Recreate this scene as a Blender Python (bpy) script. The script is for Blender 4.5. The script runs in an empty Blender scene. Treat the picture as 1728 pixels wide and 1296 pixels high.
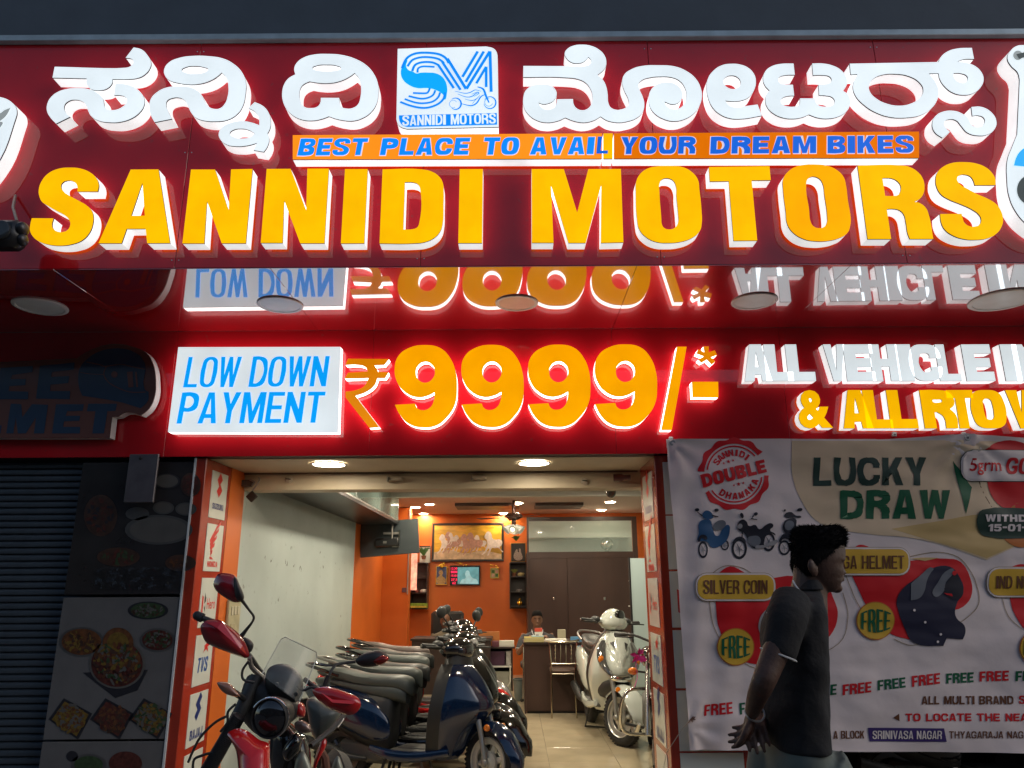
import bpy, bmesh, math, random
from mathutils import Vector, Matrix
R = math.radians
random.seed(7)
S = bpy.context.scene
COL = S.collection
# ------------------------------------------------------------------ camera, sky, sun, exposure
TILT, FPX, ROLL = R(15.1), 1250.0, 0.0065
CAM = Vector((0, 0, 1.5))
_f = Vector((0, math.cos(TILT), math.sin(TILT)))
_u0 = Vector((0, -math.sin(TILT), math.cos(TILT)))
_r0 = Vector((1, 0, 0))
_r = (_r0 - _u0 * ROLL).normalized()
_u = (_u0 + _r0 * ROLL).normalized()
cam = bpy.data.objects.new('camera', bpy.data.cameras.new('camera'))
COL.objects.link(cam)
cam.data.sensor_width = 36.0
cam.data.lens = 36.0 * FPX / 1728.0
cam.data.clip_start, cam.data.clip_end = 0.05, 500
M = Matrix((( _r.x, _u.x, -_f.x, CAM.x), (_r.y, _u.y, -_f.y, CAM.y), (_r.z, _u.z, -_f.z, CAM.z), (0, 0, 0, 1)))
cam.matrix_world = M
S.camera = cam

W = bpy.data.worlds.new('World'); S.world = W; W.use_nodes = True
nt = W.node_tree
bg = nt.nodes['Background']
sky = nt.nodes.new('ShaderNodeTexSky'); sky.sky_type = 'NISHITA'; sky.sun_disc = False
SUN_EL, SUN_ROT = R(30), R(112)
sky.sun_elevation, sky.sun_rotation = SUN_EL, SUN_ROT
nt.links.new(sky.outputs[0], bg.inputs[0]); bg.inputs[1].default_value = 0.105
sl = bpy.data.lights.new('evening_sun', 'SUN'); sl.energy = 0.60; sl.angle = R(40); sl.color = (1.0, 0.93, 0.88)
so = bpy.data.objects.new('evening_sun', sl); COL.objects.link(so)
so.rotation_euler = Vector((-math.sin(SUN_ROT) * math.cos(SUN_EL), -math.cos(SUN_ROT) * math.cos(SUN_EL), -math.sin(SUN_EL))).to_track_quat('-Z', 'Y').to_euler(); so['kind'] = 'helper'
S.view_settings.view_transform = 'Standard'; S.view_settings.look = 'None'
S.view_settings.exposure = 0.0; S.view_settings.gamma = 1.0; S.view_settings.use_curve_mapping = False
S.cycles.use_denoising = True
S.cycles.max_bounces = 8
S.cycles.sample_clamp_indirect = 6.0
S.cycles.caustics_reflective = False; S.cycles.caustics_refractive = False

# ------------------------------------------------------------------ geometry of the place
Y1, Y2 = 3.92, 5.0            # front of the upper and of the lower fascia
def at(px, py, Y=None, Z=None, X=None):
    d = _f * FPX + _r * (px - 864.0) + _u * (648.0 - py)
    if Y is not None: t = (Y - CAM.y) / d.y
    elif Z is not None: t = (Z - CAM.z) / d.z
    else: t = (X - CAM.x) / d.x
    return CAM + d * t
Z1 = at(864, 449, Y=Y1).z     # underside of the upper fascia
Z2 = at(864, 767, Y=Y2).z     # underside of the lower fascia

# ------------------------------------------------------------------ materials
MT = {}
def mat(name, col, rough=0.5, metal=0.0, spec=0.5, em=None, es=0.0, coat=0.0, noise=0.0, nscale=8.0, bump=0.0, bscale=40.0,
        gloss=0.0, trans=0.0, stretch=None, dirt=0.0, alpha=None, ior=None):
    if name in MT: return MT[name]
    m = bpy.data.materials.new(name); m.use_nodes = True
    n = m.node_tree.nodes; L = m.node_tree.links
    b = n['Principled BSDF']
    b.inputs['Base Color'].default_value = (*col, 1)
    b.inputs['Roughness'].default_value = rough
    b.inputs['Metallic'].default_value = metal
    b.inputs['Specular IOR Level'].default_value = spec
    b.inputs['Coat Weight'].default_value = coat
    b.inputs['Coat Roughness'].default_value = 0.06
    if trans: b.inputs['Transmission Weight'].default_value = trans
    if ior: b.inputs['IOR'].default_value = ior
    if alpha is not None: b.inputs['Alpha'].default_value = alpha
    tc = n.new('ShaderNodeTexCoord'); mp = n.new('ShaderNodeMapping')
    L.new(tc.outputs['Object'], mp.inputs[0])
    if stretch: mp.inputs['Scale'].default_value = stretch
    csrc = None
    if noise or dirt:
        t = n.new('ShaderNodeTexNoise'); t.inputs['Scale'].default_value = nscale; t.inputs['Detail'].default_value = 5
        L.new(mp.outputs[0], t.inputs['Vector'])
        r = n.new('ShaderNodeMapRange'); r.inputs['From Min'].default_value = 0.3; r.inputs['From Max'].default_value = 0.7
        r.inputs['To Min'].default_value = 1 - noise; r.inputs['To Max'].default_value = 1 + noise * 0.4
        L.new(t.outputs['Fac'], r.inputs['Value'])
        mx = n.new('ShaderNodeMix'); mx.data_type = 'RGBA'; mx.blend_type = 'MULTIPLY'; mx.inputs['Factor'].default_value = 1
        mx.inputs['A'].default_value = (*col, 1)
        L.new(r.outputs[0], mx.inputs['B'])
        csrc = mx.outputs['Result']
        if dirt:
            t2 = n.new('ShaderNodeTexNoise'); t2.inputs['Scale'].default_value = nscale * 9; t2.inputs['Detail'].default_value = 3
            L.new(mp.outputs[0], t2.inputs['Vector'])
            r2 = n.new('ShaderNodeMapRange'); r2.inputs['From Min'].default_value = 0.66; r2.inputs['From Max'].default_value = 0.74
            L.new(t2.outputs['Fac'], r2.inputs['Value'])
            m2 = n.new('ShaderNodeMath'); m2.operation = 'MULTIPLY'; m2.inputs[1].default_value = dirt
            L.new(r2.outputs[0], m2.inputs[0])
            mx2 = n.new('ShaderNodeMix'); mx2.data_type = 'RGBA'; L.new(m2.outputs[0], mx2.inputs['Factor'])
            L.new(csrc, mx2.inputs['A']); mx2.inputs['B'].default_value = (0.08, 0.07, 0.06, 1)
            csrc = mx2.outputs['Result']
        L.new(csrc, b.inputs['Base Color'])
    if bump:
        t = n.new('ShaderNodeTexNoise'); t.inputs['Scale'].default_value = bscale; t.inputs['Detail'].default_value = 4
        L.new(mp.outputs[0], t.inputs['Vector'])
        bp = n.new('ShaderNodeBump'); bp.inputs['Strength'].default_value = bump; bp.inputs['Distance'].default_value = 0.01
        L.new(t.outputs['Fac'], bp.inputs['Height']); L.new(bp.outputs[0], b.inputs['Normal'])
    if es:
        b.inputs['Emission Strength'].default_value = es
        b.inputs['Emission Color'].default_value = (*(em or col), 1)
        if csrc is not None:
            mx3 = n.new('ShaderNodeMix'); mx3.data_type = 'RGBA'; mx3.blend_type = 'MULTIPLY'; mx3.inputs['Factor'].default_value = 1
            mx3.inputs['A'].default_value = (*(em or col), 1)
            r3 = n.new('ShaderNodeMapRange'); r3.inputs['From Min'].default_value = 0.3; r3.inputs['From Max'].default_value = 0.7
            r3.inputs['To Min'].default_value = 1 - noise * 1.2; r3.inputs['To Max'].default_value = 1.0 + noise * 0.5
            tt = n.new('ShaderNodeTexNoise'); tt.inputs['Scale'].default_value = nscale * 0.6
            L.new(mp.outputs[0], tt.inputs['Vector']); L.new(tt.outputs['Fac'], r3.inputs['Value'])
            L.new(r3.outputs[0], mx3.inputs['B'])
            L.new(mx3.outputs['Result'], b.inputs['Emission Color'])
    if gloss:
        g = n.new('ShaderNodeBsdfGlossy'); g.inputs['Roughness'].default_value = 0.035
        fr = n.new('ShaderNodeFresnel'); fr.inputs['IOR'].default_value = 1.45
        rr = n.new('ShaderNodeMapRange'); rr.inputs['From Min'].default_value = 0.0; rr.inputs['From Max'].default_value = 0.35
        rr.inputs['To Min'].default_value = gloss * 0.45; rr.inputs['To Max'].default_value = gloss * 1.6
        L.new(fr.outputs[0], rr.inputs['Value'])
        ms = n.new('ShaderNodeMixShader'); L.new(rr.outputs[0], ms.inputs[0])
        L.new(b.outputs[0], ms.inputs[1]); L.new(g.outputs[0], ms.inputs[2])
        out = [k for k in n if k.type == 'OUTPUT_MATERIAL'][0]
        L.new(ms.outputs[0], out.inputs[0])
    MT[name] = m
    return m

# ------------------------------------------------------------------ object helpers
def put(o, parent=None, world=True):
    COL.objects.link(o)
    if parent is not None: o.parent = parent
    return o
def tag(o, label=None, cat=None, group=None, kind=None):
    if label: o['label'] = label
    if cat: o['category'] = cat
    if group: o['group'] = group
    if kind: o['kind'] = kind
    return o
def thing(name, label, cat, loc=(0, 0, 0), group=None):
    o = bpy.data.objects.new(name, None); o.empty_display_size = 0.05
    COL.objects.link(o); o.location = loc
    return tag(o, label, cat, group)
def off(o):
    v = Vector((0, 0, 0))
    while o is not None: v = v + o.location; o = o.parent
    return v
def mobj(name, me, m, parent=None, label=None, cat=None, kind=None, group=None, loc=None):
    o = bpy.data.objects.new(name, me)
    if m is not None:
        ms = m if isinstance(m, (list, tuple)) else [m]
        if len(me.materials) == 0:
            for k in ms: me.materials.append(k)
    put(o, parent)
    if loc is not None: o.location = loc
    return tag(o, label, cat, group, kind)

class MB:
    """collects geometry; build() links it as ONE mesh object (world coordinates, brought into the parent's frame)"""
    def __init__(s): s.v = []; s.f = []; s.m = []
    def add(s, vs, fs, mi=0):
        b = len(s.v); s.v += [Vector(p) for p in vs]
        s.f += [tuple(i + b for i in f) for f in fs]; s.m += [mi] * len(fs)
        return s
    def box(s, c, d, rot=None, mi=0, bev=0.0):
        c = Vector(c); hx, hy, hz = d[0] / 2, d[1] / 2, d[2] / 2
        if bev:
            b = min(bev, hx * .9, hy * .9, hz * .9)
            vs = []; idx = {}
            for sx in (-1, 1):
                for sy in (-1, 1):
                    for sz in (-1, 1):
                        for a in range(3):
                            p = [sx * (hx - b), sy * (hy - b), sz * (hz - b)]
                            p[a] = (sx * hx, sy * hy, sz * hz)[a]
                            idx[(sx, sy, sz, a)] = len(vs); vs.append(Vector(p))
            fs = []
            for a in range(3):
                o1, o2 = [(1, 2), (0, 2), (0, 1)][a]
                for sg in (-1, 1):
                    q = []
                    for (p, r) in ((-1, -1), (1, -1), (1, 1), (-1, 1)):
                        k = [0, 0, 0]; k[a] = sg; k[o1] = p; k[o2] = r; q.append(idx[(*k, a)])
                    fs.append(q)
            for a in range(3):
                o1, o2 = [(1, 2), (0, 2), (0, 1)][a]
                for p in (-1, 1):
                    for r in (-1, 1):
                        k0 = [0, 0, 0]; k0[a] = -1; k0[o1] = p; k0[o2] = r; k1 = list(k0); k1[a] = 1
                        fs.append([idx[(*k0, o1)], idx[(*k1, o1)], idx[(*k1, o2)], idx[(*k0, o2)]])
            for sx in (-1, 1):
                for sy in (-1, 1):
                    for sz in (-1, 1): fs.append([idx[(sx, sy, sz, a)] for a in range(3)])
        else:
            vs = [Vector((x * hx, y * hy, z * hz)) for x in (-1, 1) for y in (-1, 1) for z in (-1, 1)]
            fs = [(0, 1, 3, 2), (4, 6, 7, 5), (0, 4, 5, 1), (2, 3, 7, 6), (0, 2, 6, 4), (1, 5, 7, 3)]
        if rot is not None: vs = [rot @ p for p in vs]
        return s.add([p + c for p in vs], fs, mi)
    def span(s, x0, x1, y0, y1, z0, z1, mi=0, bev=0.0):
        return s.box(((x0 + x1) / 2, (y0 + y1) / 2, (z0 + z1) / 2), (abs(x1 - x0), abs(y1 - y0), abs(z1 - z0)), mi=mi, bev=bev)
    def rings(s, rings, cap=True, mi=0, closed=True):
        n = len(rings[0]); vs = [p for r in rings for p in r]; fs = []
        for i in range(len(rings) - 1):
            for j in range(n if closed else n - 1):
                k = (j + 1) % n
                fs.append((i * n + j, i * n + k, (i + 1) * n + k, (i + 1) * n + j))
        if cap and closed:
            fs.append(tuple(range(n))[::-1]); fs.append(tuple((len(rings) - 1) * n + j for j in range(n)))
        return s.add(vs, fs, mi)
    def tube(s, pts, r, n=8, mi=0, smooth=0, cap=True, flat=1.0):
        pts = [Vector(p) for p in pts]
        rs = list(r) if isinstance(r, (list, tuple)) else [r] * len(pts)
        if smooth and len(pts) > 2: pts, rs = cat(pts, rs, smooth)
        t0 = (pts[1] - pts[0]).normalized()
        up = Vector((0, 0, 1)) if abs(t0.z) < 0.9 else Vector((1, 0, 0))
        a = t0.cross(up).normalized(); rg = []
        for i, p in enumerate(pts):
            t = (pts[min(i + 1, len(pts) - 1)] - pts[max(i - 1, 0)])
            t = t.normalized() if t.length > 1e-9 else t0
            a = (a - t * a.dot(t)); a = a.normalized() if a.length > 1e-6 else t.orthogonal().normalized()
            b = t.cross(a)
            rg.append([p + a * (math.cos(k * 2 * math.pi / n) * rs[i]) + b * (math.sin(k * 2 * math.pi / n) * rs[i] * flat) for k in range(n)])
        return s.rings(rg, cap=cap, mi=mi)
    def ell(s, c, r, rot=None, nu=14, nv=9, mi=0, fn=None):
        c = Vector(c); rg = []
        for i in range(nv + 1):
            th = math.pi * (0.004 + 0.992 * i / nv)
            ring = []
            for j in range(nu):
                ph = 2 * math.pi * j / nu
                p = Vector((r[0] * math.sin(th) * math.cos(ph), r[1] * math.sin(th) * math.sin(ph), r[2] * math.cos(th)))
                if fn: p = fn(p)
                if rot is not None: p = rot @ p
                ring.append(c + p)
            rg.append(ring)
        return s.rings(rg, cap=True, mi=mi)
    def lathe(s, c, axis, prof, n=20, mi=0, cap=False):
        c = Vector(c); ax = Vector(axis).normalized(); a = ax.orthogonal().normalized(); b = ax.cross(a)
        rg = [[c + ax * h + (a * math.cos(2 * math.pi * k / n) + b * math.sin(2 * math.pi * k / n)) * rr for k in range(n)] for rr, h in prof]
        return s.rings(rg, cap=cap, mi=mi)
    def prism(s, poly, d, mi=0):
        """poly: list of 3D points (planar, any shape); d: extrusion vector"""
        d = Vector(d); poly = [Vector(p) for p in poly]; n = len(poly)
        fs = [tuple(range(n)), tuple(range(2 * n - 1, n - 1, -1))] + [(i, (i + 1) % n, (i + 1) % n + n, i + n) for i in range(n)]
        return s.add(poly + [p + d for p in poly], fs, mi)
    def build(s, name, m, parent=None, smooth=40, **kw):
        me = bpy.data.meshes.new(name); o0 = off(parent)
        me.from_pydata([tuple(p - o0) for p in s.v], [], s.f)
        ms = m if isinstance(m, (list, tuple)) else [m]
        for k in ms: me.materials.append(k)
        if len(ms) > 1: me.polygons.foreach_set('material_index', s.m)
        bm = bmesh.new(); bm.from_mesh(me); bmesh.ops.recalc_face_normals(bm, faces=bm.faces); bm.to_mesh(me); bm.free()
        if smooth:
            me.shade_smooth(); me.set_sharp_from_angle(angle=R(smooth))
        me.update()
        return mobj(name, me, None, parent, **kw)
def cat(pts, rs, k):
    P = [pts[0]] + list(pts) + [pts[-1]]; Q = [rs[0]] + list(rs) + [rs[-1]]; o = []; q = []
    for i in range(1, len(P) - 2):
        for j in range(k):
            t = j / k
            o.append(0.5 * ((2 * P[i]) + (P[i + 1] - P[i - 1]) * t + (2 * P[i - 1] - 5 * P[i] + 4 * P[i + 1] - P[i + 2]) * t * t + (3 * P[i] - P[i - 1] - 3 * P[i + 1] + P[i + 2]) * t ** 3))
            q.append(Q[i] + (Q[i + 1] - Q[i]) * t)
    o.append(P[-2]); q.append(Q[-2])
    return o, q

# ------------------------------------------------------------------ flat outlines
def parse(s, ox, oy, k):
    out = []
    for tok in s.split():
        c = tok.endswith('c')
        x, y = tok.rstrip('c').split(',')
        out.append((ox + float(x) / k, oy + float(y) / k, c))
    return out
def outline_mesh(paths, res=5):
    """paths: lists of (x, y, corner) in the plane; returns (verts2d, faces)"""
    cu = bpy.data.curves.new('outline', 'CURVE'); cu.dimensions = '2D'; cu.fill_mode = 'BOTH'; cu.resolution_u = res
    for p in paths:
        sp = cu.splines.new('BEZIER'); sp.bezier_points.add(len(p) - 1); sp.use_cyclic_u = True
        for b, (x, y, c) in zip(sp.bezier_points, p):
            b.co = (x, y, 0)
            b.handle_left_type = b.handle_right_type = 'VECTOR' if c else 'AUTO'
    return curve_mesh(cu)
def curve_mesh(cu):
    o = bpy.data.objects.new('tmp', cu); COL.objects.link(o)
    bpy.context.view_layer.update()
    dg = bpy.context.evaluated_depsgraph_get()
    me = bpy.data.meshes.new_from_object(o.evaluated_get(dg))
    bm = bmesh.new(); bm.from_mesh(me); bmesh.ops.remove_doubles(bm, verts=bm.verts, dist=1e-5)
    bmesh.ops.dissolve_degenerate(bm, edges=bm.edges, dist=1e-6)
    bm.verts.index_update()
    v = [(p.co.x, p.co.y) for p in bm.verts]; f = [tuple(q.index for q in a.verts) for a in bm.faces]
    bm.free(); bpy.data.objects.remove(o); bpy.data.curves.remove(cu); bpy.data.meshes.remove(me)
    return v, f
_tc = {}
def text_mesh(s, w, h, bold=0.0, shear=0.0):
    """the built-in font squeezed to a w x h box, then thickened by bold (in box units)"""
    key = (s, round(w, 4), round(h, 4), round(bold, 4), shear)
    if key in _tc: return _tc[key]
    c = bpy.data.curves.new('t', 'FONT'); c.body = s; c.fill_mode = 'BOTH'
    o = bpy.data.objects.new('t', c); COL.objects.link(o); bpy.context.view_layer.update()
    dg = bpy.context.evaluated_depsgraph_get()
    cu = o.evaluated_get(dg).to_curve(dg, apply_modifiers=False).copy(); o.evaluated_get(dg).to_curve_clear()
    me = bpy.data.meshes.new_from_object(o.evaluated_get(dg))
    x0 = min(v.co.x for v in me.vertices); x1 = max(v.co.x for v in me.vertices)
    y0 = min(v.co.y for v in me.vertices); y1 = max(v.co.y for v in me.vertices)
    bpy.data.objects.remove(o); bpy.data.meshes.remove(me)
    kx, ky = (w - 2 * bold) / max(x1 - x0, 1e-6), (h - 2 * bold) / max(y1 - y0, 1e-6)
    cu.transform(Matrix(((kx, 0, 0, -x0 * kx + bold), (0, ky, 0, -y0 * ky + bold), (0, 0, 1, 0), (0, 0, 0, 1))))
    cu.dimensions = '2D'; cu.fill_mode = 'BOTH'; cu.offset = bold; cu.resolution_u = 3
    v, f = curve_mesh(cu)
    if shear: v = [(x + (y - h / 2) * shear, y) for x, y in v]
    _tc[key] = (v, f)
    return v, f
def boundary(f):
    c = {}
    for a in f:
        for i in range(len(a)):
            e = (a[i], a[(i + 1) % len(a)]); k = (min(e), max(e))
            c[k] = None if k in c else e
    return [e for e in c.values() if e]
def flat(v2, f, fn, name, m, parent, mi=None, **kw):
    """a thin flat piece: v2 mapped by fn(x, y) to the world"""
    me = bpy.data.meshes.new(name); o0 = off(parent)
    me.from_pydata([tuple(Vector(fn(x, y)) - o0) for x, y in v2], [], f); me.update()
    return mobj(name, me, m, parent, **kw)

# ------------------------------------------------------------------ heavy block capitals, drawn as outlines in a unit box
ADV = {'I': .42, 'M': 1.25, 'W': 1.35, 'L': .86, 'E': .88, 'F': .84, 'J': .85, 'T': .95, '-': .6, '1': .62, ' ': .5, '&': 1.1}
def glyph(ch, a, b):
    def pc(*q): return [(x, y, True) for x, y in q]
    def ps(s): return [(float(t.rstrip('c').split(',')[0]), float(t.rstrip('c').split(',')[1]), t.endswith('c')) for t in s.split()]
    def oval(x0, y0, x1, y1):
        w, h = x1 - x0, y1 - y0; mx = (x0 + x1) / 2
        return [(x, y, False) for x, y in ((mx, y0), (x1 - .12 * w, y0 + .07 * h), (x1, y0 + .28 * h), (x1, y1 - .28 * h), (x1 - .12 * w, y1 - .07 * h), (mx, y1), (x0 + .12 * w, y1 - .07 * h), (x0, y1 - .28 * h), (x0, y0 + .28 * h), (x0 + .12 * w, y0 + .07 * h))]
    f = lambda t: ps(t.format(a=a, b=b, ia=1 - a, ib=1 - b, p=.38 + b, q=.42 + b, g=.53 - b, r=.5 - b * .4, s=.5 + b * .5, k=1 - a * 1.08))
    if ch == 'I': return [pc((0, 0), (1, 0), (1, 1), (0, 1))]
    if ch == 'L': return [pc((0, 0), (1, 0), (1, b), (a, b), (a, 1), (0, 1))]
    if ch == 'E': return [pc((0, 0), (1, 0), (1, b), (a, b), (a, .5 - b / 2), (.92, .5 - b / 2), (.92, .5 + b / 2), (a, .5 + b / 2), (a, 1 - b), (1, 1 - b), (1, 1), (0, 1))]
    if ch == 'F': return [pc((0, 0), (a, 0), (a, .46 - b / 2), (.92, .46 - b / 2), (.92, .46 + b / 2), (a, .46 + b / 2), (a, 1 - b), (1, 1 - b), (1, 1), (0, 1))]
    if ch == 'T': return [pc((.5 - a / 2, 0), (.5 + a / 2, 0), (.5 + a / 2, 1 - b), (1, 1 - b), (1, 1), (0, 1), (0, 1 - b), (.5 - a / 2, 1 - b))]
    if ch == 'H': return [pc((0, 0), (a, 0), (a, .5 - b / 2), (1 - a, .5 - b / 2), (1 - a, 0), (1, 0), (1, 1), (1 - a, 1), (1 - a, .5 + b / 2), (a, .5 + b / 2), (a, 1), (0, 1))]
    if ch == '-': return [pc((0, .42), (1, .42), (1, .42 + b), (0, .42 + b))]
    if ch == 'A':
        k = .60 * a; A_ = .80; il = lambda y: a + (.5 - a) * y / A_
        return [pc((0, 0), (a, 0), (il(.17), .17), (1 - il(.17), .17), (1 - a, 0), (1, 0), (.5 + k, 1), (.5 - k, 1)), pc((il(.17 + b), .17 + b), (1 - il(.17 + b), .17 + b), (.5, A_))]
    if ch == 'N': return [pc((0, 0), (a, 0), (a, .56), (1 - a, 0), (1, 0), (1, 1), (1 - a, 1), (1 - a, .44), (a, 1), (0, 1))]
    if ch == 'M': return [pc((0, 0), (a, 0), (a, .62), (.5 - a * .36, 0), (.5 + a * .36, 0), (1 - a, .62), (1 - a, 0), (1, 0), (1, 1), (1 - a * 1.25, 1), (.5, .38), (a * 1.25, 1), (0, 1))]
    if ch == 'W': return [pc((0, 1), (a, 1), (.29, .40), (.5 - a * .42, 1), (.5 + a * .42, 1), (.71, .40), (1 - a, 1), (1, 1), (.80, 0), (.62, 0), (.5, .52), (.38, 0), (.20, 0))]
    if ch == 'V': return [pc((0, 1), (a, 1), (.5, .28), (1 - a, 1), (1, 1), (.5 + .52 * a, 0), (.5 - .52 * a, 0))]
    if ch == 'Y': return [pc((0, 1), (a * 1.1, 1), (.5, .62), (1 - a * 1.1, 1), (1, 1), (.5 + a / 2, .40), (.5 + a / 2, 0), (.5 - a / 2, 0), (.5 - a / 2, .40))]
    if ch == 'K': return [pc((0, 0), (a, 0), (a, .28), (.46, .42), (1 - a * 1.15, 0), (1, 0), (.68, .60), (1, 1), (1 - a * 1.15, 1), (a, .58), (a, 1), (0, 1))]
    if ch == 'Z': return [pc((0, 0), (1, 0), (1, b), (a * 1.1, b), (1, 1 - b), (1, 1), (0, 1), (0, 1 - b), (1 - a * 1.1, 1 - b), (0, b))]
    if ch in 'O0': return [oval(0, 0, 1, 1), oval(a, b * .9, 1 - a, 1 - b * .9)]
    if ch == 'C': return [f('1,.62c 1,.74 .86,.94 .5,1 .14,.94 0,.72 0,.28 .14,.06 .5,0 .86,.06 1,.26 1,.38c {ia},.38c {ia},.28 .5,{b} {a},.28 {a},.72 .5,{ib} {ia},.72 {ia},.62c')]
    if ch == 'G': return [f('1,.64c 1,.74 .86,.94 .5,1 .14,.94 0,.72 0,.28 .14,.06 .5,0 .86,.06 1,.2c 1,.53c .52,.53c .52,{g}c {ia},{g}c {ia},.24 .5,{b} {a},.28 {a},.72 .5,{ib} {ia},.74 {ia},.64c')]
    if ch == 'D': return [f('0,0c .5,0 .87,.09 1,.32 1,.68 .87,.91 .5,1 0,1c'), f('{a},{b}c .45,{b} {ia},.30 {ia},.70 .45,{ib} {a},{ib}c')]
    if ch == 'P': return [f('0,0c {a},0c {a},.38c .6,.38 .92,.47 1,.69 .92,.91 .6,1 0,1c'), f('{a},{p}c .52,{p} {ia},.69 .52,{ib} {a},{ib}c')]
    if ch == 'R': return [f('0,0c {a},0c {a},.42c .44,.42c {k},.30 {ia},0c 1,0c .99,.34 .84,.5c .98,.6 1,.78 .88,.94 .55,1 0,1c'), f('{a},{q}c .5,{q} {ia},.72 .5,{ib} {a},{ib}c')]
    if ch == 'B': return [f('0,0c .6,0 .93,.08 1,.27 .95,.44 .82,.52c .94,.6 .98,.76 .88,.94 .55,1 0,1c'), f('{a},{b}c .48,{b} {ia},.28 .48,{r} {a},{r}c'), f('{a},{s}c .48,{s} {ia},.76 .48,{ib} {a},{ib}c')]
    if ch == 'S': return [f('1,.68c 1,.82 .84,.96 .5,1 .16,.96 .01,.80 .04,.62 .28,.48 .60,.37 {ia},.26 .5,{b} {a},.2 {a},.32c 0,.32c 0,.18 .16,.04 .5,0 .84,.04 1,.22 .96,.42 .72,.56 .40,.67 {a},.76 .5,{ib} {ia},.8 {ia},.68c')]
    if ch == 'J': return [f('0,.36c 0,.2 .2,.03 .5,0 .85,.04 1,.26 1,1c {ia},1c {ia},.28 .5,{b} {a},.25 {a},.36c')]
    if ch == 'U': return [f('0,1c 0,.26 .15,.04 .5,0 .85,.04 1,.26 1,1c {ia},1c {ia},.28 .5,{b} {a},.28 {a},1c')]
    if ch == '1': return [pc((.4, 0), (1, 0), (1, 1), (.5, 1), (0, .8), (0, .62), (.4, .72))]
    if ch == '5': return [f('0,.28c 0,.16 .16,.02 .5,0 .85,.04 1,.3 .86,.6 .5,.66 .30,.62c .30,{ib}c .95,{ib}c .95,1c .02,1c .02,.45c .28,.45c .5,.48 {ia},.33 .5,{b} {a},.2 {a},.28c')]
    if ch == '2': return [f('0,.68c 0,.84 .16,.97 .5,1 .86,.96 1,.76 .9,.54 .36,{b}c 1,{b}c 1,0c 0,0c 0,.14c .5,.5 {ia},.74 .5,{ib} {a},.8 {a},.68c')]
    return None
_bm = {}
def block_mesh(s, w, h, t=.30, shear=0.0, gap=.13):
    key = (s, round(w, 4), round(h, 4), t, shear)
    if key in _bm: return _bm[key]
    tot = sum(ADV.get(c, 1) for c in s) + gap * (len(s) - 1); u = w / tot
    V = []; Fc = []; x = 0
    for c in s:
        bw = ADV.get(c, 1) * u
        if c != ' ':
            a = min(.46, t * u / bw); b = min(.25, .82 * t * u / h)
            v, f = outline_mesh([[(x + px * bw, py * h, k) for px, py, k in p] for p in glyph(c, a, b)], 4)
            n = len(V); V += v; Fc += [tuple(i + n for i in q) for q in f]
        x += bw + gap * u
    if shear: V = [(p + (q - h / 2) * shear, q) for p, q in V]
    _bm[key] = (V, Fc)
    return V, Fc
def any_text(s, w, h, bold=0.05, shear=0.0, t=None):
    if all(c == ' ' or glyph(c, .3, .2) for c in s): return block_mesh(s, w, h, t or (.21 + bold * 1.6), shear)
    return text_mesh(s, w, h, min(bold, .010) * h, shear)
# ------------------------------------------------------------------ sign materials
M_red = mat('red_panel', (0.52, 0.006, 0.012), rough=0.35, spec=.1, gloss=0.10, noise=0.12, nscale=3, bump=0.02, bscale=3, dirt=0.25)
M_soff = mat('red_soffit_panel', (0.62, 0.008, 0.014), rough=0.25, gloss=0.60, noise=0.12, nscale=3, bump=0.05, bscale=1.8, dirt=0.25)
M_joint = mat('panel_joint', (0.05, 0.005, 0.008), rough=0.6)
M_face = mat('yellow_lit_acrylic', (0.8, 0.42, 0.0), rough=0.35, em=(1.0, 0.50, 0.0), es=0.93, noise=0.10, nscale=9, spec=.05)
M_face2 = mat('amber_lit_acrylic', (0.8, 0.36, 0.0), rough=0.35, em=(1.0, 0.40, 0.0), es=0.95, noise=0.10, nscale=9, spec=.05)
M_dull = mat('dim_orange_acrylic', (0.8, 0.3, 0.0), rough=0.35, em=(0.85, 0.26, 0.0), es=0.85, noise=0.12, nscale=5)
M_wface = mat('white_lit_acrylic', (0.8, 0.82, 0.84), rough=0.4, em=(0.74, 0.83, 0.86), es=0.90, noise=0.08, nscale=6, dirt=0.35)
M_ret = mat('white_lit_return', (0.85, 0.86, 0.88), rough=0.4, em=(0.95, 0.98, 0.97), es=0.76, noise=0.12, nscale=9, dirt=0.5)
M_rethot = mat('white_lit_return_price', (0.85, 0.86, 0.88), rough=0.4, em=(1.0, 0.97, 0.93), es=3.0, noise=0.12, nscale=9, dirt=0.5)
M_trim = mat('dark_letter_edge', (0.03, 0.03, 0.03), rough=0.5)
M_blue = mat('blue_lit_film', (0.0, 0.2, 0.7), rough=0.4, em=(0.0, 0.24, 0.85), es=0.9)
M_blue2 = mat('sky_blue_lit_film', (0.0, 0.3, 0.8), rough=0.4, em=(0.0, 0.36, 0.95), es=0.95)
M_paler = mat('pale_outline_film', (0.7, 0.7, 0.8), rough=0.4, em=(0.75, 0.65, 0.62), es=0.8)
M_alu = mat('aluminium_edge', (0.34, 0.42, 0.46), rough=0.35, metal=0.3, noise=0.2, nscale=10)
M_slate = mat('slate_painted_wall', (0.055, 0.075, 0.10), rough=0.8, noise=0.12, nscale=4, bump=0.1, bscale=20)
M_dimor = mat('unlit_orange_acrylic', (0.16, 0.055, 0.035), rough=0.4, coat=0.2, noise=0.1)
M_dimbl = mat('unlit_blue_acrylic', (0.015, 0.045, 0.10), rough=0.4, coat=0.2)
M_wplas = mat('white_plastic_side', (0.62, 0.66, 0.66), rough=0.5, noise=0.1)

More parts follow.
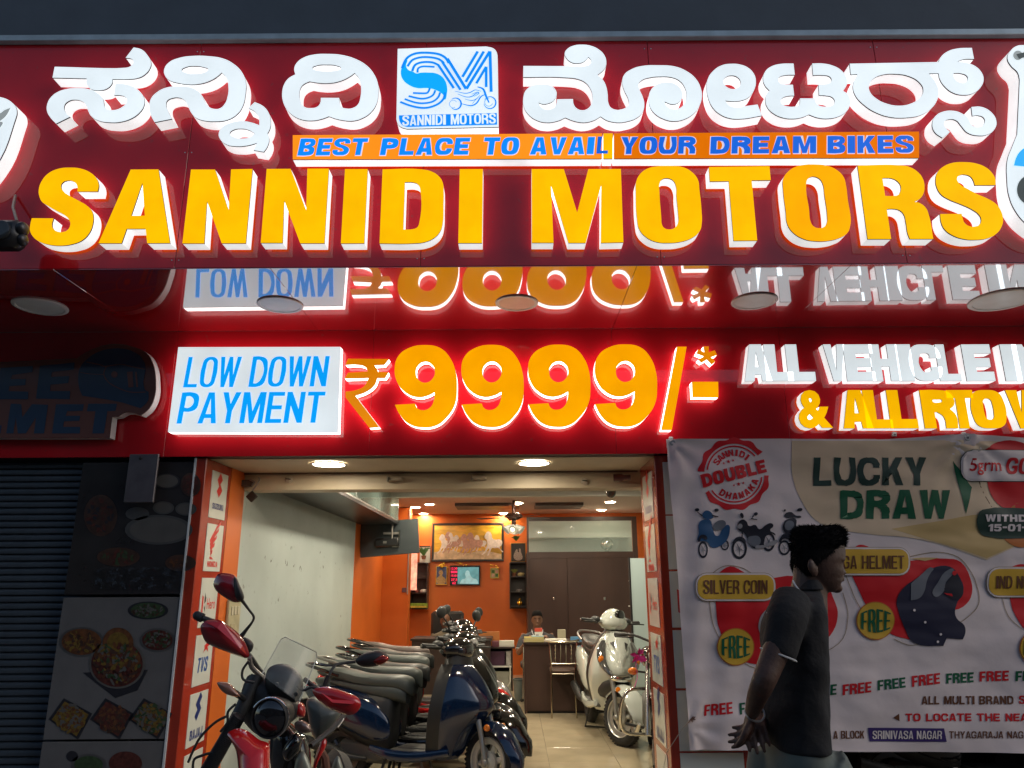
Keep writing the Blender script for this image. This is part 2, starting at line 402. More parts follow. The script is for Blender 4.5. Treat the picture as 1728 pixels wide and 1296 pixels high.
# ------------------------------------------------------------------ fascia boxes
def lw(px, py, Y): return at(px, py, Y=Y)
ztop = at(864, 70, Y=Y1).z
XL, XR = -4.6, 4.6
t = thing('upper_fascia', 'tall glossy red sign panel with backlit lettering and silver top edge, above the shopfront', 'sign board', (0, Y1 + .1, Z1))
pw = [XL, -3.3, -1.93, -0.52, 0.86, 2.27, 3.5, XR]
for i in range(len(pw) - 1):
    MB().span(pw[i] + .0015, pw[i + 1] - .0015, Y1, Y1 + .006, Z1 + .002, ztop, bev=.0015).build('panel', M_red, t, smooth=0)
MB().span(XL, XR, Y1 + .007, Y1 + .22, Z1 + .01, ztop - .005).build('backing', M_joint, t, smooth=0)
m = MB(); m.span(XL, XR, Y1 - .035, Y1 + .3, ztop + .001, ztop + .045, bev=.004); m.build('top_edge', M_alu, t)
m = MB(); m.span(-7, 7, Y1 + .05, Y1 + .6, ztop + .05, ztop + 3.5)
m.build('building_wall', M_slate, None, smooth=0, kind='structure', label='dark slate wall of the floor above the sign')
for i, x in enumerate(pw[1:-1]):
    for z in (Z1 + .05, Z1 + .75, ztop - .06):
        for d in (-.02, .02): MB().lathe((x + d, Y1 - .0005, z), (0, -1, 0), [(.004, 0), (.003, .0015), (.0005, .0018)], n=8, cap=True).build('screw', M_alu, t)
# soffit between the two fascias
zs = at(864, 452, Y=Y1).z
t = thing('mirror_soffit', 'polished red panelled soffit reflecting the lower sign', 'soffit', (0, (Y1 + Y2) / 2, Z1))
sw = [XL, -2.62, -1.38, 0.72, 1.95, XR]
for i in range(len(sw) - 1):
    MB().span(sw[i] + .001, sw[i + 1] - .001, Y1 + .001, Y2 + .02, Z1 - .004, Z1, bev=.001).build('panel', M_soff, t, smooth=0)
MB().span(XL, XR, Y1 + .23, Y2 + .2, Z1 + .012, Z1 + .03).build('backing', M_joint, t, smooth=0)
t = thing('lower_fascia', 'lower glossy red sign panel carrying the price lettering, over the shop entrance', 'sign board', (0, Y2 + .1, Z2))
lwid = [XL, -2.38, -0.98, 0.71, 1.9, XR]
for i in range(len(lwid) - 1):
    MB().span(lwid[i] + .001, lwid[i + 1] - .001, Y2, Y2 + .006, Z2, Z1 - .006, bev=.001).build('panel', M_red, t, smooth=0)
MB().span(XL, XR, Y2 + .007, Y2 + .12, Z2 + .005, Z1 - .02).build('backing', M_joint, t, smooth=0)

# downlights in the red soffit (off)
M_rim = mat('white_light_rim', (0.8, 0.8, 0.78), rough=0.4)
M_len = mat('frosted_unlit_lens', (0.80, 0.86, 0.85), rough=0.35, noise=0.08)
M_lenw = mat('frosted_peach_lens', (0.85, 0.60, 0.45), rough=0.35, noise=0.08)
def downlight(c, r, lens, label, group, rim=M_rim):
    t = thing('ceiling_light', label, 'ceiling light', c, group)
    MB().lathe(c, (0, 0, -1), [(r, 0), (r, .004), (r * .97, .008), (r * .86, .008), (r * .84, .004)], n=36).build('rim', rim, t)
    MB().lathe(c, (0, 0, -1), [(r * .84, .004), (r * .6, .0052), (.002, .0055)], n=36, cap=True).build('lens', lens, t)
    return t
for (x, y, w, lab, ln) in ((68, 517, 42, 'unlit round light at the far left of the red soffit', M_len), (473, 514, 38, 'unlit round light under the reflection of the white payment board', M_len),
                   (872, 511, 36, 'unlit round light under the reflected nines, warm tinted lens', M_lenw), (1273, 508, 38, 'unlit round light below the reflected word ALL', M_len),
                   (1692, 506, 52, 'unlit round light at the far right of the red soffit', M_len)):
    c = at(x, y, Z=Z1 - .005); zd = (c - CAM).dot(_f)
    downlight(c, w * zd / FPX, ln, lab, 'round lights in the red soffit')

# ------------------------------------------------------------------ channel letters
def letter(name, label, paths, Y, depth, face, ret=M_ret, group=None, gap=.016, cat_='sign letter', mesh=None, trim=True, res=5):
    """paths hold picture points that are carried onto the plane of the letter's face"""
    Yf = Y - gap - depth
    if mesh is None:
        P = []
        for p in paths:
            q = []
            for (x, y, c) in p:
                w = at(x, y, Y=Yf); q.append((w.x, w.z, c))
            P.append(q)
        v, f = outline_mesh(P, res)
    else: v, f = mesh
    cx = sum(p[0] for p in v) / len(v); z0 = min(p[1] for p in v)
    t = thing(name, label, cat_, (cx, Y, z0), group)
    flat(v, f, lambda x, z: (x, Yf, z), 'front_face', face, t)
    bd = boundary(f)
    def wall(nm, ya, yb, m):
        mb = MB(); idx = {}
        vs = []; fs = []
        for a, b in bd:
            for k in (a, b):
                if k not in idx:
                    idx[k] = len(vs); vs.append(Vector((v[k][0], ya, v[k][1]))); vs.append(Vector((v[k][0], yb, v[k][1])))
            fs.append((idx[a], idx[b], idx[b] + 1, idx[a] + 1))
        mb.add(vs, fs); return mb.build(nm, m, t, smooth=40)
    wall('edge_trim', Yf, Yf + .0085, M_trim)
    wall('side_return', Yf + .0085, Y - gap, ret)
    return t
def P(fr, *ss): return [parse(s, *fr) for s in ss]
def F8(x): return (x, 270, 8.1)
YEL = [
 ('S', 'leftmost large yellow letter S that starts the shop name', P(F8(40), '735,432c 1012,430c 1025,340 990,245 900,165 770,115 640,103 480,118 340,180 250,280 205,410 215,500 250,570 330,625 450,695 560,755 625,825 635,890 600,955 540,982 470,980 405,940 388,880 407,797c 110,795c 88,890 85,960 130,1050 215,1115 340,1155 500,1170 660,1150 800,1095 900,990 945,870 950,760 920,680 860,620 750,555 620,485 550,435 512,370 530,310 610,280 690,300 730,350')),
 ('A', 'large yellow letter A standing right of the first S', P(F8(160), '490,130c 870,128c 1028,1135c 715,1137c 693,938c 435,940c 365,1138c 50,1138c', '650,310c 683,760c 497,762c')),
 ('N', 'large yellow letter N right of the A', P(F8(300), '180,130c 510,130c 695,690c 728,128c 1022,122c 930,1138c 600,1138c 400,565c 362,1140c 62,1140c')),
 ('N', 'large yellow letter N left of the first letter I', P(F8(430), '162,122c 490,120c 702,690c 718,118c 1012,118c 952,1138c 620,1138c 402,555c 380,1132c 80,1132c')),
 ('I', 'large yellow letter I between the N and the D', P(F8(570), '98,124c 410,124c 362,1138c 42,1140c')),
 ('D', 'large yellow letter D with a tall narrow opening', P(F8(570), '612,128c 1152,128 1290,160 1385,225 1435,310 1447,440 1444,600 1434,860 1402,970 1322,1060 1192,1120 1052,1138 570,1140c', '918,303c 1030,305 1100,335 1128,410 1115,850 1085,920 1020,945 895,950c')),
 ('I', 'large yellow letter I that ends the first word, left of the gap', P(F8(690), '695,124c 1012,124c 1000,1135c 675,1135c')),
 ('M', 'large yellow letter M that starts the second word', P(F8(890), '58,124c 498,124c 680,718c 832,124c 1278,122c 1312,1125c 1005,1132c 1010,340c 797,1132c 560,1132c 323,340c 357,1130c 60,1130c')),
 ('O', 'large yellow letter O between the M and the T', P(F8(1050), '650,80 830,98 960,170 1035,270 1055,400 1085,700 1088,850 1060,970 960,1060 810,1115 640,1132 450,1115 310,1040 230,940 205,830 185,430 190,300 245,190 350,115 490,85', '610,248 690,275 735,360 740,480 765,750 765,850 720,925 640,948 570,925 540,870 535,800 508,420 508,330 545,265')),
 ('T', 'large yellow letter T right of the first O', P(F8(1180), '132,95c 960,85c 978,275c 717,278c 793,1100c 470,1102c 403,290c 145,292c')),
 ('O', 'large yellow letter O between the T and the R, slightly duller', P(F8(1300), '590,60 760,75 900,130 1000,230 1035,350 1060,550 1098,790 1095,880 1050,1000 930,1070 780,1105 640,1110 460,1080 310,990 235,880 210,700 175,400 175,260 240,160 340,95 460,65', '590,225 670,255 715,320 740,480 778,770 775,850 740,910 660,930 590,905 550,840 530,680 490,330 510,260 550,232')),
 ('R', 'large yellow letter R left of the last S', P(F8(1420), '220,75c 800,72 930,95 1040,160 1110,250 1135,370 1115,470 1070,530 995,570c 1075,590 1150,650 1185,720 1255,1078c 935,1078c 905,1000 880,850 850,740 800,690 720,668 620,670c 680,1080c 358,1080c', '560,245c 680,250 760,285 808,350 805,430 770,480 720,490 598,490c')),
 ('S', 'rightmost large yellow letter S that ends the shop name', P(F8(1550), '770,345c 1055,343c 1050,260 1000,170 920,100 800,50 620,28 460,40 340,90 260,170 235,270 250,370 310,470 420,540 580,605 740,680 830,750 858,820 835,880 780,908 700,905 630,860 605,800 590,735c 295,738c 310,850 360,950 470,1030 620,1080 780,1090 940,1070 1060,1010 1140,900 1155,800 1120,680 1060,600 950,530 800,465 680,400 590,350 540,300 530,240 570,205 640,200 710,225 750,280')),
]
for i, (c, lab, p) in enumerate(YEL):
    letter('lit_letter', lab, p, Y1, .085, M_face2 if i in (10,) else M_face, group='large yellow letters of the shop name')
K1 = (70, 70, 8.1); K2 = (240, 80, 6.479); K3 = (460, 80, 8.1); K5 = (870, 65, 7.624); K6 = (1030, 90, 6.4); K7 = (1270, 90, 9.256); K8 = (1410, 70, 5.434)
mo = parse('100,352c 640,354 900,352 960,325 972,280 938,238c 890,290 810,318 720,305 655,250 632,190 670,130 750,90 850,78 960,90 1070,140 1140,210 1168,300 1150,380 1055,470c 1130,540 1170,630 1185,720 1195,830 1230,890 1310,918', *K5)
mo += parse('100,608 160,590 195,560 195,500 150,400 128,310 150,230 220,175 330,138 520,128 700,142 820,190 920,270 975,370 988,470 960,570 900,650 800,710 690,732 580,710 480,650 425,570 415,480 435,400 490,345 580,315 680,322 750,370 780,440 765,500 720,540 660,548 585,520c 610,570 670,600 740,595 800,540 822,450 800,360 740,290 660,258 540,250 420,262 340,290 303,340 315,390 350,470 367,550 345,640 280,700 180,735 90,747', *K6)
mo += parse('1220,1066 1160,1045 1095,1003c 1000,1055 880,1080 750,1060 640,1017c 540,1060 400,1080 270,1050 160,970 105,870 100,760 130,670 210,610 330,592 450,605 515,660 528,730 490,800 420,835 350,842 295,825c 330,880 400,915 460,905 510,870 535,780c 738,778c 750,850 790,900 860,922 930,900 980,830 990,740 960,640 890,560 800,520 680,503 100,497c', *K5)
KAN = [
 ('leftmost white script letter, flat top bar with a hooked end', P(K1, '180,345c 1150,358 1220,335 1258,285 1235,240 1150,222c 1260,80c 1370,110 1450,190 1495,280 1480,370 1400,460 1310,500 1180,515 970,515c 965,570 900,640 780,668 680,650 615,580 618,505c 150,495c')),
 ('white script stroke curling like an S under the leftmost flat bar', P(K1, '1010,578c 1130,580 1250,615 1350,690 1405,790 1395,890 1330,980 1230,1050 1080,1098 930,1105 780,1080 680,1020 640,950 610,870 560,820 460,795 370,815 315,870 320,950 390,1028c 200,1122c 130,1050 75,950 80,850 130,760 220,690 340,650 500,635 640,650 760,700 840,780 853,845 862,890 895,925 950,938 1030,930 1110,890 1160,840 1165,790 1130,750 1070,735 990,735c')),
 ('second white script letter, a big open loop with an oval hole', P(K2, '135,818c 325,780c 290,710 262,630 275,580 330,553 400,548 460,575 500,640 540,720 590,770 680,800 800,808 920,795 1020,745 1090,660 1130,500 1132,380 1090,270 1000,180 880,120 720,95 560,92 400,115 290,165 240,240 250,310 300,360 400,390 520,405 640,395 750,360 830,310 868,275c 920,330 942,430 935,530 900,620 850,665 790,672 730,650 690,600 650,520 590,465 500,430 380,425 260,440 160,490 95,560 78,650 95,740', '432,248 470,218 575,203 680,218 722,240 690,268 575,290 470,275')),
 ('small white subscript letter hanging below the second script letter', P(K2, '1230,597c 1320,640 1385,720 1405,820 1395,890 1370,940c 1388,1000 1370,1080 1330,1142c 1215,1122c 1255,1045c 1150,1072 1020,1080 920,1060 850,1000 838,930 880,870 980,820 1100,805 1210,825 1280,850c 1275,770 1230,700 1160,662c', '1228,940c 1180,980 1080,995 990,975 958,940 990,905 1080,888 1170,905')),
 ('broad white script letter left of the blue logo board', P(K3, '310,368c 295,290 330,210 420,140 560,98 760,88 960,105 1140,160 1290,250 1390,370 1440,500 1445,650 1420,770 1350,880 1240,960 1100,1003 960,995 850,970 768,942c 680,975 540,1000 400,985 280,930 190,840 140,730 132,600 160,500 220,420', '545,280 600,248 740,235 880,250 935,285 870,315 740,325 600,312', '505,465c 640,485 780,487 920,460 1050,400 1122,350c 1180,420 1208,540 1200,680 1165,780 1100,825 1010,835 940,810 910,690c 660,688c 650,760 610,810 530,828 440,815 385,740 368,640 385,550 430,500')),
 ('wide white script letter right of the blue logo board, ending in a spiral', [mo]),
 ('white script letter shaped like a lowercase e', P(K6, '1240,510c 1330,518 1430,505 1500,470 1550,400 1572,310 1550,220 1480,150 1400,120 1310,112 1200,130 1110,190 1055,270 1040,370 1060,490 1110,590 1190,660 1290,700 1400,708 1637,672c 1590,552c 1460,570 1370,585 1290,565', '1312,238 1380,262 1408,315 1390,360 1330,385 1260,365 1220,310 1245,260')),
 ('white script letter like two mirrored threes joined at the foot', P(K7, '640,158c 660,335c 520,340 430,365 400,410 430,465 500,485 630,490c 650,660c 560,665 470,695 440,750 470,800 560,830 640,833 720,815 740,765 740,703c 965,703c 985,760 1040,815 1130,832 1230,820 1283,760 1250,690 1150,660 1040,655c 1030,490c 1110,485 1200,465 1235,410 1200,360 1090,340 945,342c 930,158c 1100,158 1250,190 1380,260 1460,370 1475,480 1410,585c 1490,640 1525,740 1510,840 1440,930 1330,990 1180,1018 1020,1005 880,955c 770,1000 640,1020 480,1005 330,940 230,840 200,730 215,640 265,580c 200,510 165,410 200,280 290,205 430,165')),
 ('white script letter with an oval ring and a raised curl, rightmost on the line', P(K8, '130,203c 945,188c 960,150 1020,95 1110,65 1250,58c 1270,160c 1180,162 1118,183c 1200,195 1280,225 1340,285 1358,350 1330,420 1270,470 1180,490 1080,470 1000,410 955,340 945,292c 855,293c 910,360 945,450 930,540 870,620 780,675 660,697 520,695 380,655 260,580 180,490 160,400 200,300c 140,303c', '308,400 350,340 430,305 550,297 680,320 770,375 805,440 780,510 700,565 590,588 470,570 370,520 315,460', '1082,290c 1150,292 1205,315 1212,345 1180,378 1130,370 1090,335')),
 ('small white S-shaped subscript letter near the right edge', P(K8, '1245,600c 1340,600 1430,650 1475,730 1460,800 1400,850 1310,862 1210,835 1150,770 1110,725 1050,712 1000,735 1000,775 1050,830c 980,883c 910,830 888,750 920,680 990,642 1080,635 1160,660 1220,710 1250,765 1310,785 1365,750 1360,700 1310,678 1255,682c')),
]
for lab, p in KAN:
    letter('script_letter', lab, p, Y1, .088, M_wface, group='white script letters along the top')

# ------------------------------------------------------------------ printed flat pieces
def word(s, x0, y0, x1, y1, Y, m, t, bold=0.0, shear=0.0, dy=0.0, name='printed_text', rot=0.0):
    a = at(x0, y1, Y=Y); b = at(x1, y0, Y=Y)
    w, h = b.x - a.x, b.z - a.z
    v, f = any_text(s, w, h, bold, shear)
    ca, sa = math.cos(rot), math.sin(rot)
    def fn(x, z):
        x -= w / 2; z -= h / 2
        return (a.x + w / 2 + x * ca - z * sa, Y - dy, a.z + h / 2 + x * sa + z * ca)
    return flat(v, f, fn, name, m, t)
def poly(s, fr, Y, m, t, name='printed_shape', dy=0.0, res=5, **kw):
    Pp = []
    for p in (s if isinstance(s, list) else [s]):
        Pp.append([(at(x, y, Y=Y).x, at(x, y, Y=Y).z, c) for x, y, c in parse(p, *fr)])
    v, f = outline_mesh(Pp, res)
    return flat(v, f, lambda x, z: (x, Y - dy, z), name, m, t, **kw)
def ribbon(s, fr, width, Y, m, t, name='printed_line', dy=0.0, k=5, taper=False):
    pts = [at(x, y, Y=Y) for x, y, c in parse(s, *fr)]
    zd = (pts[0] - CAM).dot(_f); w = width / fr[2] * zd / FPX / 2
    rs = [w] * len(pts)
    if taper: rs = [w * (0.3 + 0.7 * math.sin(math.pi * (i + .3) / (len(pts) - .4))) for i in range(len(pts))]
    if k: pts, rs = cat(pts, rs, k)
    vs = []; fs = []
    for i, p in enumerate(pts):
        d = pts[min(i + 1, len(pts) - 1)] - pts[max(i - 1, 0)]; d = Vector((d.x, 0, d.z)).normalized(); nn = Vector((-d.z, 0, d.x)) * rs[i]
        vs += [p + nn, p - nn]
    for i in range(len(pts) - 1): fs.append((2 * i, 2 * i + 1, 2 * i + 3, 2 * i + 2))
    mb = MB(); mb.add([Vector((p.x, Y - dy, p.z)) for p in vs], fs)
    return mb.build(name, m, t, smooth=0)

# logo board
L4 = (660, 70, 8.1)
t = letter('logo_board', 'white lit board with blue S M motorcycle logo and shop name, between the script letters',
           P(L4, '90,100c 1300,68c 1400,95 1440,140 1455,190c 1468,1168c 220,1195c 130,1165 85,1110 72,1060c'), Y1, .09, M_wface, cat_='sign board')
Yl = Y1 - .016 - .09
poly('210,250 150,350 133,430 160,520 240,595 360,640 490,640 560,650 640,680 700,720 720,750 718,800 765,700 765,620 740,540 680,470 600,435 520,428 400,430 350,440 290,410 250,400 205,340', L4, Yl, M_blue2, t, dy=.002)
for s_, w_ in (('150,370 215,235 330,170 480,158 640,175 740,225 790,300c', 30), ('225,345 290,260 400,222 530,220 650,245 725,300', 28),
               ('290,410 330,325 430,288 560,290 645,325', 28), ('362,430 372,372 440,345 595,352', 24),
               ('740,700 715,790 640,860 520,905 400,910 260,880 125,830', 26), ('670,700 645,765 570,825 450,848 330,838 185,790', 24),
               ('605,670 575,735 500,775 400,785 240,750', 24), ('530,640 510,690 470,712 300,708', 24)):
    ribbon(s_, L4, w_ * 1.22, Yl, M_blue, t, dy=.003)
for s_, w_ in (('770,240 1025,655', 34), ('700,285 950,668', 30), ('640,320 858,645', 30), ('975,492 1185,142', 32), ('1020,560 1268,142', 32), ('1030,655 1350,142', 34), ('1352,140 1368,695', 34),
               ('1165,580 1300,352', 30), ('1300,352 1300,630', 30)):
    ribbon(s_, L4, w_ * 1.22, Yl, M_blue, t, dy=.0045, k=0)
def ringp(cx, cy, r, w, a0=0, a1=360, n=18):
    return ' '.join('%g,%g' % (cx + r * math.cos(R(a0 + (a1 - a0) * i / n)), cy + r * math.sin(R(a0 + (a1 - a0) * i / n))) for i in range(n + 1))
ribbon(ringp(1350, 840, 82, 0, -150, 170), L4, 20, Yl, M_blue, t, dy=.003, k=0, taper=True)
ribbon(ringp(1335, 835, 55, 0, 20, 280), L4, 8, Yl, M_blue, t, dy=.004, k=0)
ribbon(ringp(880, 855, 78, 0, -130, 130), L4, 24, Yl, M_blue, t, dy=.003, k=0, taper=True)
ribbon(ringp(850, 860, 52, 0, 60, 330), L4, 7, Yl, M_blue, t, dy=.004, k=0)
for s_, w_ in (('1180,628 1260,660 1300,760 1340,845', 26), ('870,685 1000,715 1080,705 1150,670 1230,690', 12), ('910,725 1020,765 1100,760 1160,720 1200,710', 12),
               ('1010,795 1100,815 1170,790 1215,740', 10), ('970,860 1090,885 1170,850 1230,760 1300,730', 18), ('1100,730 1180,700 1200,720 1130,760', 10), ('1110,860 1160,800 1200,760', 8)):
    ribbon(s_, L4, w_ * 1.22, Yl, M_blue, t, dy=.0055, k=4, taper=True)
poly('108,1012c 1445,980c 1450,1140c 220,1172c 160,1150 120,1100 108,1050c', L4, Yl, M_blue, t, dy=.002)
word('SANNIDI MOTORS', 679, 193.5, 836.5, 211.5, Yl, M_wface, t, bold=.045, dy=.005, rot=.02)

# orange strip
def strip(x0, x1, face, label):
    p = [[(x0, 228 - (x0 - 500) * .0057, True), (x1, 228 - (x1 - 500) * .0057, True), (x1, 269 - (x1 - 500) * .0025, True), (x0, 269 - (x0 - 500) * .0025, True)]]
    return letter('tagline_board', label, p, Y1, .078, face, cat_='sign board', group='orange tagline boards')
M_or = mat('orange_lit_acrylic', (0.8, 0.25, 0.0), rough=0.35, em=(1.0, 0.26, 0.0), es=0.95, noise=0.05, nscale=4)
M_or2 = mat('orange_dim_acrylic', (0.7, 0.18, 0.0), rough=0.35, spec=.05, em=(0.80, 0.165, 0.0), es=0.85, noise=0.1, nscale=4)
s1 = strip(494, 1016, M_or, 'bright orange tagline board reading BEST PLACE TO AVAIL')
s3 = strip(1018, 1034, M_face, 'short bright yellow piece between the two orange tagline boards')
s2 = strip(1036, 1551, M_or2, 'darker orange tagline board reading YOUR DREAM BIKES')
Ys = Y1 - .016 - .078
def tagword(s, x0, x1, t, m):
    y0 = 234 - (x0 - 500) * .0052; y1 = 263 - (x0 - 500) * .0042
    word(s, x0 - 1.2, y0 - 1.2, x1 + 1.2, y1 + 1.2, Ys, M_paler, t, bold=.125, shear=.12, dy=.002)
    word(s, x0, y0, x1, y1, Ys, m, t, bold=.075, shear=.12, dy=.0045)
M_bl1 = mat('azure_lit_print', (0.0, 0.2, 0.8), rough=0.4, em=(0.0, 0.25, 0.93), es=0.85)
M_bl2 = mat('royal_lit_print', (0.0, 0.12, 0.6), rough=0.4, em=(0.0, 0.12, 0.70), es=0.8)
tagword('BEST', 504, 620, s1, M_bl1); tagword('PLACE', 643, 792, s1, M_bl1); tagword('TO', 816, 875, s1, M_bl1); tagword('AVAI', 896, 1002, s1, M_bl1)
word('L', 1008, 231, 1026, 260, Ys, M_bl2, s1, bold=.07, shear=.12, dy=.0045)
tagword('YOUR', 1048, 1172, s2, M_bl2); tagword('DREAM', 1200, 1375, s2, M_bl2); tagword('BIKES', 1398, 1538, s2, M_bl2)

# ------------------------------------------------------------------ lower sign
Yb = Y2 - .016 - .075
bb = P((0, 440, 3.6), '1083,525c 2068,523c 2052,1043c 1020,1040c')
t = letter('payment_board', 'white lit rectangular board reading LOW DOWN PAYMENT in blue', bb, Y2, .075, M_wface, ret=M_rethot, cat_='sign board')
M_lb = mat('bright_blue_lit_print', (0, .3, .8), rough=.4, em=(0.0, 0.33, 0.90), es=1.0)
for w_, x0, x1, y0, y1 in (('LOW', 311, 407, 602, 654), ('DOWN', 421, 555, 601, 653), ('PAYMENT', 300, 548, 661, 715)):
    word(w_, x0, y0, x1, y1, Yb, M_lb, t, bold=.04, shear=.07, dy=.003)
N6 = (440, 440, 3.6)
nine = ['1056,798c 1010,820 950,828 880,800 830,740 813,660 835,580 900,530 1000,512 1090,530 1150,590 1185,680 1192,770 1180,870 1130,950 1070,998 985,1012 900,990 845,935 815,875c 937,868c 950,895 985,908 1030,890 1052,845',
        '1000,612 1040,630 1057,665 1048,710 1005,740 960,725 942,685 955,635']
for i, lab in enumerate(('first orange digit nine, beside the rupee sign', 'second orange digit nine from the rupee sign', 'third orange digit nine from the rupee sign', 'last orange digit nine, beside the slash')):
    letter('price_digit', lab, P((440 + 112.6 * i, 440 - .4 * i, 3.6), *nine), Y2, .07, M_face2, ret=M_rethot, group='orange nines of the price', cat_='sign digit')
letter('rupee_sign', 'orange lit rupee sign before the price', P(N6, '530,595c 778,597c 750,632c 690,635c 705,655 712,675c 775,677c 755,712c 708,712c 690,755 640,795 575,820c 720,1010c 660,1015c 515,830c 515,795c 580,785 630,760 655,712c 510,715c 530,680c 650,672c 635,645 590,632 515,632c'), Y2, .07, M_dull, ret=M_rethot)
letter('slash_sign', 'orange lit slash after the last nine', P((860, 440, 3.6), '1018,522c 1075,522c 985,1028c 922,1028c'), Y2, .07, M_face2, ret=M_rethot)
letter('dash_sign', 'short orange lit dash under the asterisk', P((860, 440, 3.6), '1108,735c 1267,735c 1268,830c 1112,828c'), Y2, .07, M_face2, ret=M_rethot)
letter('asterisk_sign', 'small orange lit asterisk above the dash', P((860, 440, 3.6), '1178,520c 1210,520c 1208,556c 1246,544c 1260,572c 1222,586c 1250,612c 1228,630c 1200,600c 1166,618c 1146,600c 1180,580c 1135,562c 1146,538c 1184,556c'), Y2, .07, M_dull, ret=M_rethot)
def sletters(words, y0, y1, face, ret, tone, dy=0):
    for w_, spec in words:
        for k, (x0, x1) in enumerate(spec):
            ch = w_[k]; Yf = Y2 - .016 - .08
            a = at(x0, y1, Y=Yf); b = at(x1, y0, Y=Yf)
            v, f = block_mesh(ch, b.x - a.x, b.z - a.z, .36) if ch != '&' else text_mesh(ch, b.x - a.x, b.z - a.z, .05 * (b.z - a.z))
            v = [(x + a.x, z + a.z) for x, z in v]
            same = [i for i in range(len(w_)) if w_[i] == ch]
            o = '' if len(same) == 1 else ('first ' if k == same[0] else ('second ' if k == same[1] else 'third '))
            nm = w_ if len(w_) > 1 else 'the line'
            letter('lit_letter', '%s lit %sletter %s of the word %s above the cloth banner' % (tone, o, ch, nm) if w_ != '&' else 'orange lit ampersand starting the line above the cloth banner',
                   None, Y2, .08, face, ret=ret, group='%s small sign letters' % tone, mesh=(v, f))
sletters([('ALL', [(1257, 1297), (1294, 1333), (1331, 1370)]), ('VEHICLE', [(1396, 1424), (1430, 1470), (1474, 1512), (1519, 1535), (1541, 1583), (1587, 1613), (1632, 1669)]), ('IN', [(1698, 1714), (1718, 1756)])], 581, 643, M_wface, M_ret, 'white')
sletters([('&', [(1350, 1395)]), ('ALL', [(1424, 1466), (1463, 1499), (1504, 1541)]), ('RTO', [(1561, 1607), (1606, 1640), (1646, 1690)]), ('WORK', [(1708, 1768), (1772, 1808), (1812, 1850), (1854, 1890)])], 658, 723, M_face, M_ret, 'yellow')

# unlit helmet sign
H5 = (0, 560, 5.889)
t = letter('helmet_sign', 'unlit dull orange sign cut round a helmet drawing and the words FREE HELMET', P(H5, '-600,330c 760,262c 860,200 1000,140 1180,120 1330,150 1450,205 1520,320 1545,480 1535,640 1480,760 1400,830c 1250,800 1170,840c 1110,845c 1085,1052c -600,1052c'), Y2, .075, M_dimor, ret=M_wplas, cat_='sign board')
Yh = Y2 - .091
poly('800,350 860,280 980,200 1180,165 1350,210 1430,290 1450,370c 1440,570 1480,600c 1470,690 1400,760c 1200,700 820,635c 790,560 780,470 785,400', H5, Yh, M_dimbl, t, dy=.003)
ribbon('860,300 1000,330 1050,345 1200,325 1300,345 1450,375', H5, 9, Yh, M_dimor, t, dy=.005)
ribbon('1450,600 1300,600 1180,560 1080,500 1035,420 1060,350', H5, 9, Yh, M_dimor, t, dy=.005)
ribbon('800,405 900,420 1030,425', H5, 6, Yh, M_dimor, t, dy=.005)
poly(ringp(1140, 425, 32, 0, 0, 330, 10), H5, Yh, M_dimor, t, dy=.005)
poly('1265,400c 1320,395c 1330,550c 1280,555c', H5, Yh, M_dimor, t, dy=.005)
poly('1345,400c 1362,400c 1375,550c 1358,552c', H5, Yh, M_dimor, t, dy=.005)
for s_ in ('400,340c 745,305c 735,375c 520,400c 510,450c 690,440c 680,510c 505,525c 500,590c 700,590c 695,670c 360,665c',
           '10,360c 330,340c 325,400c 125,430c 110,470c 260,470c 255,530c 95,540c 90,590c 285,595c 280,670c -60,670c',
           '110,715c 215,720c 225,850c 320,720c 480,725c 440,1010c 340,1010c 360,850c 260,1010c 180,1010c 160,850c 135,1010c 65,1010c',
           '560,720c 835,720c 825,785c 670,790c 655,835c 800,835c 790,885c 640,890c 630,945c 800,945c 795,1010c 520,1010c',
           '880,715c 1165,715c 1150,785c 1070,790c 1035,1010c 920,1010c 950,790c 865,790c',
           '-200,720c -60,720c -80,930c 20,930c 10,1010c -230,1010c', '-460,350c -200,350c -200,410c -380,420c -390,670c -480,670c'):
    poly(s_, H5, Yh, M_dimbl, t, dy=.003)
M_wd = mat('white_script_side', (.5, .5, .5), rough=.5)

# partly seen signs at the two ends
E6 = (0, 160, 4.05)
t = letter('round_logo_sign', 'white lit rounded sign with a grey figure, cut off by the left edge', P(E6, '-300,40c -150,15 0,15 90,60 115,110 100,180 -40,500 -150,600 -300,600c'), Y1, .10, M_wface, cat_='sign board')
poly('-60,150c 0,130 35,105c 75,90c 40,150 -10,190c 20,190 5,225c -60,300c', E6, Y1 - .116, mat('grey_lit_print', (.2, .2, .2), em=(.28, .32, .32), es=.8), t, dy=.003)
G7 = (1640, 60, 3.24)
t = letter('scooter_sign', 'white lit sign cut round a scooter picture, at the right edge', P(G7, '560,60c 285,52 250,55 210,85 195,125 215,165 250,200 262,240c 248,540c 220,610 195,680 192,780 205,880 240,960 300,1030 400,1090 560,1100c'), Y1, .10, M_wface, cat_='sign board')
Yg = Y1 - .116
poly('228,712c 240,670 262,635 300,610 420,600c 420,720c 290,718c', G7, Yg, M_blue2, t, dy=.003)
M_tyrp = mat('dark_tyre_print', (.03, .04, .04), em=(.03, .045, .045), es=.8)
M_gryp = mat('mid_grey_print', (.3, .32, .32), em=(.3, .34, .34), es=.7)
poly(ringp(330, 845, 85, 0, 0, 350, 24).replace(' ', ' '), G7, Yg, M_tyrp, t, dy=.003)
poly(ringp(335, 845, 50, 0, 0, 350, 24), G7, Yg, M_gryp, t, dy=.005)
poly(ringp(250, 110, 26, 0, 0, 330, 12), G7, Yg, M_gryp, t, dy=.003)
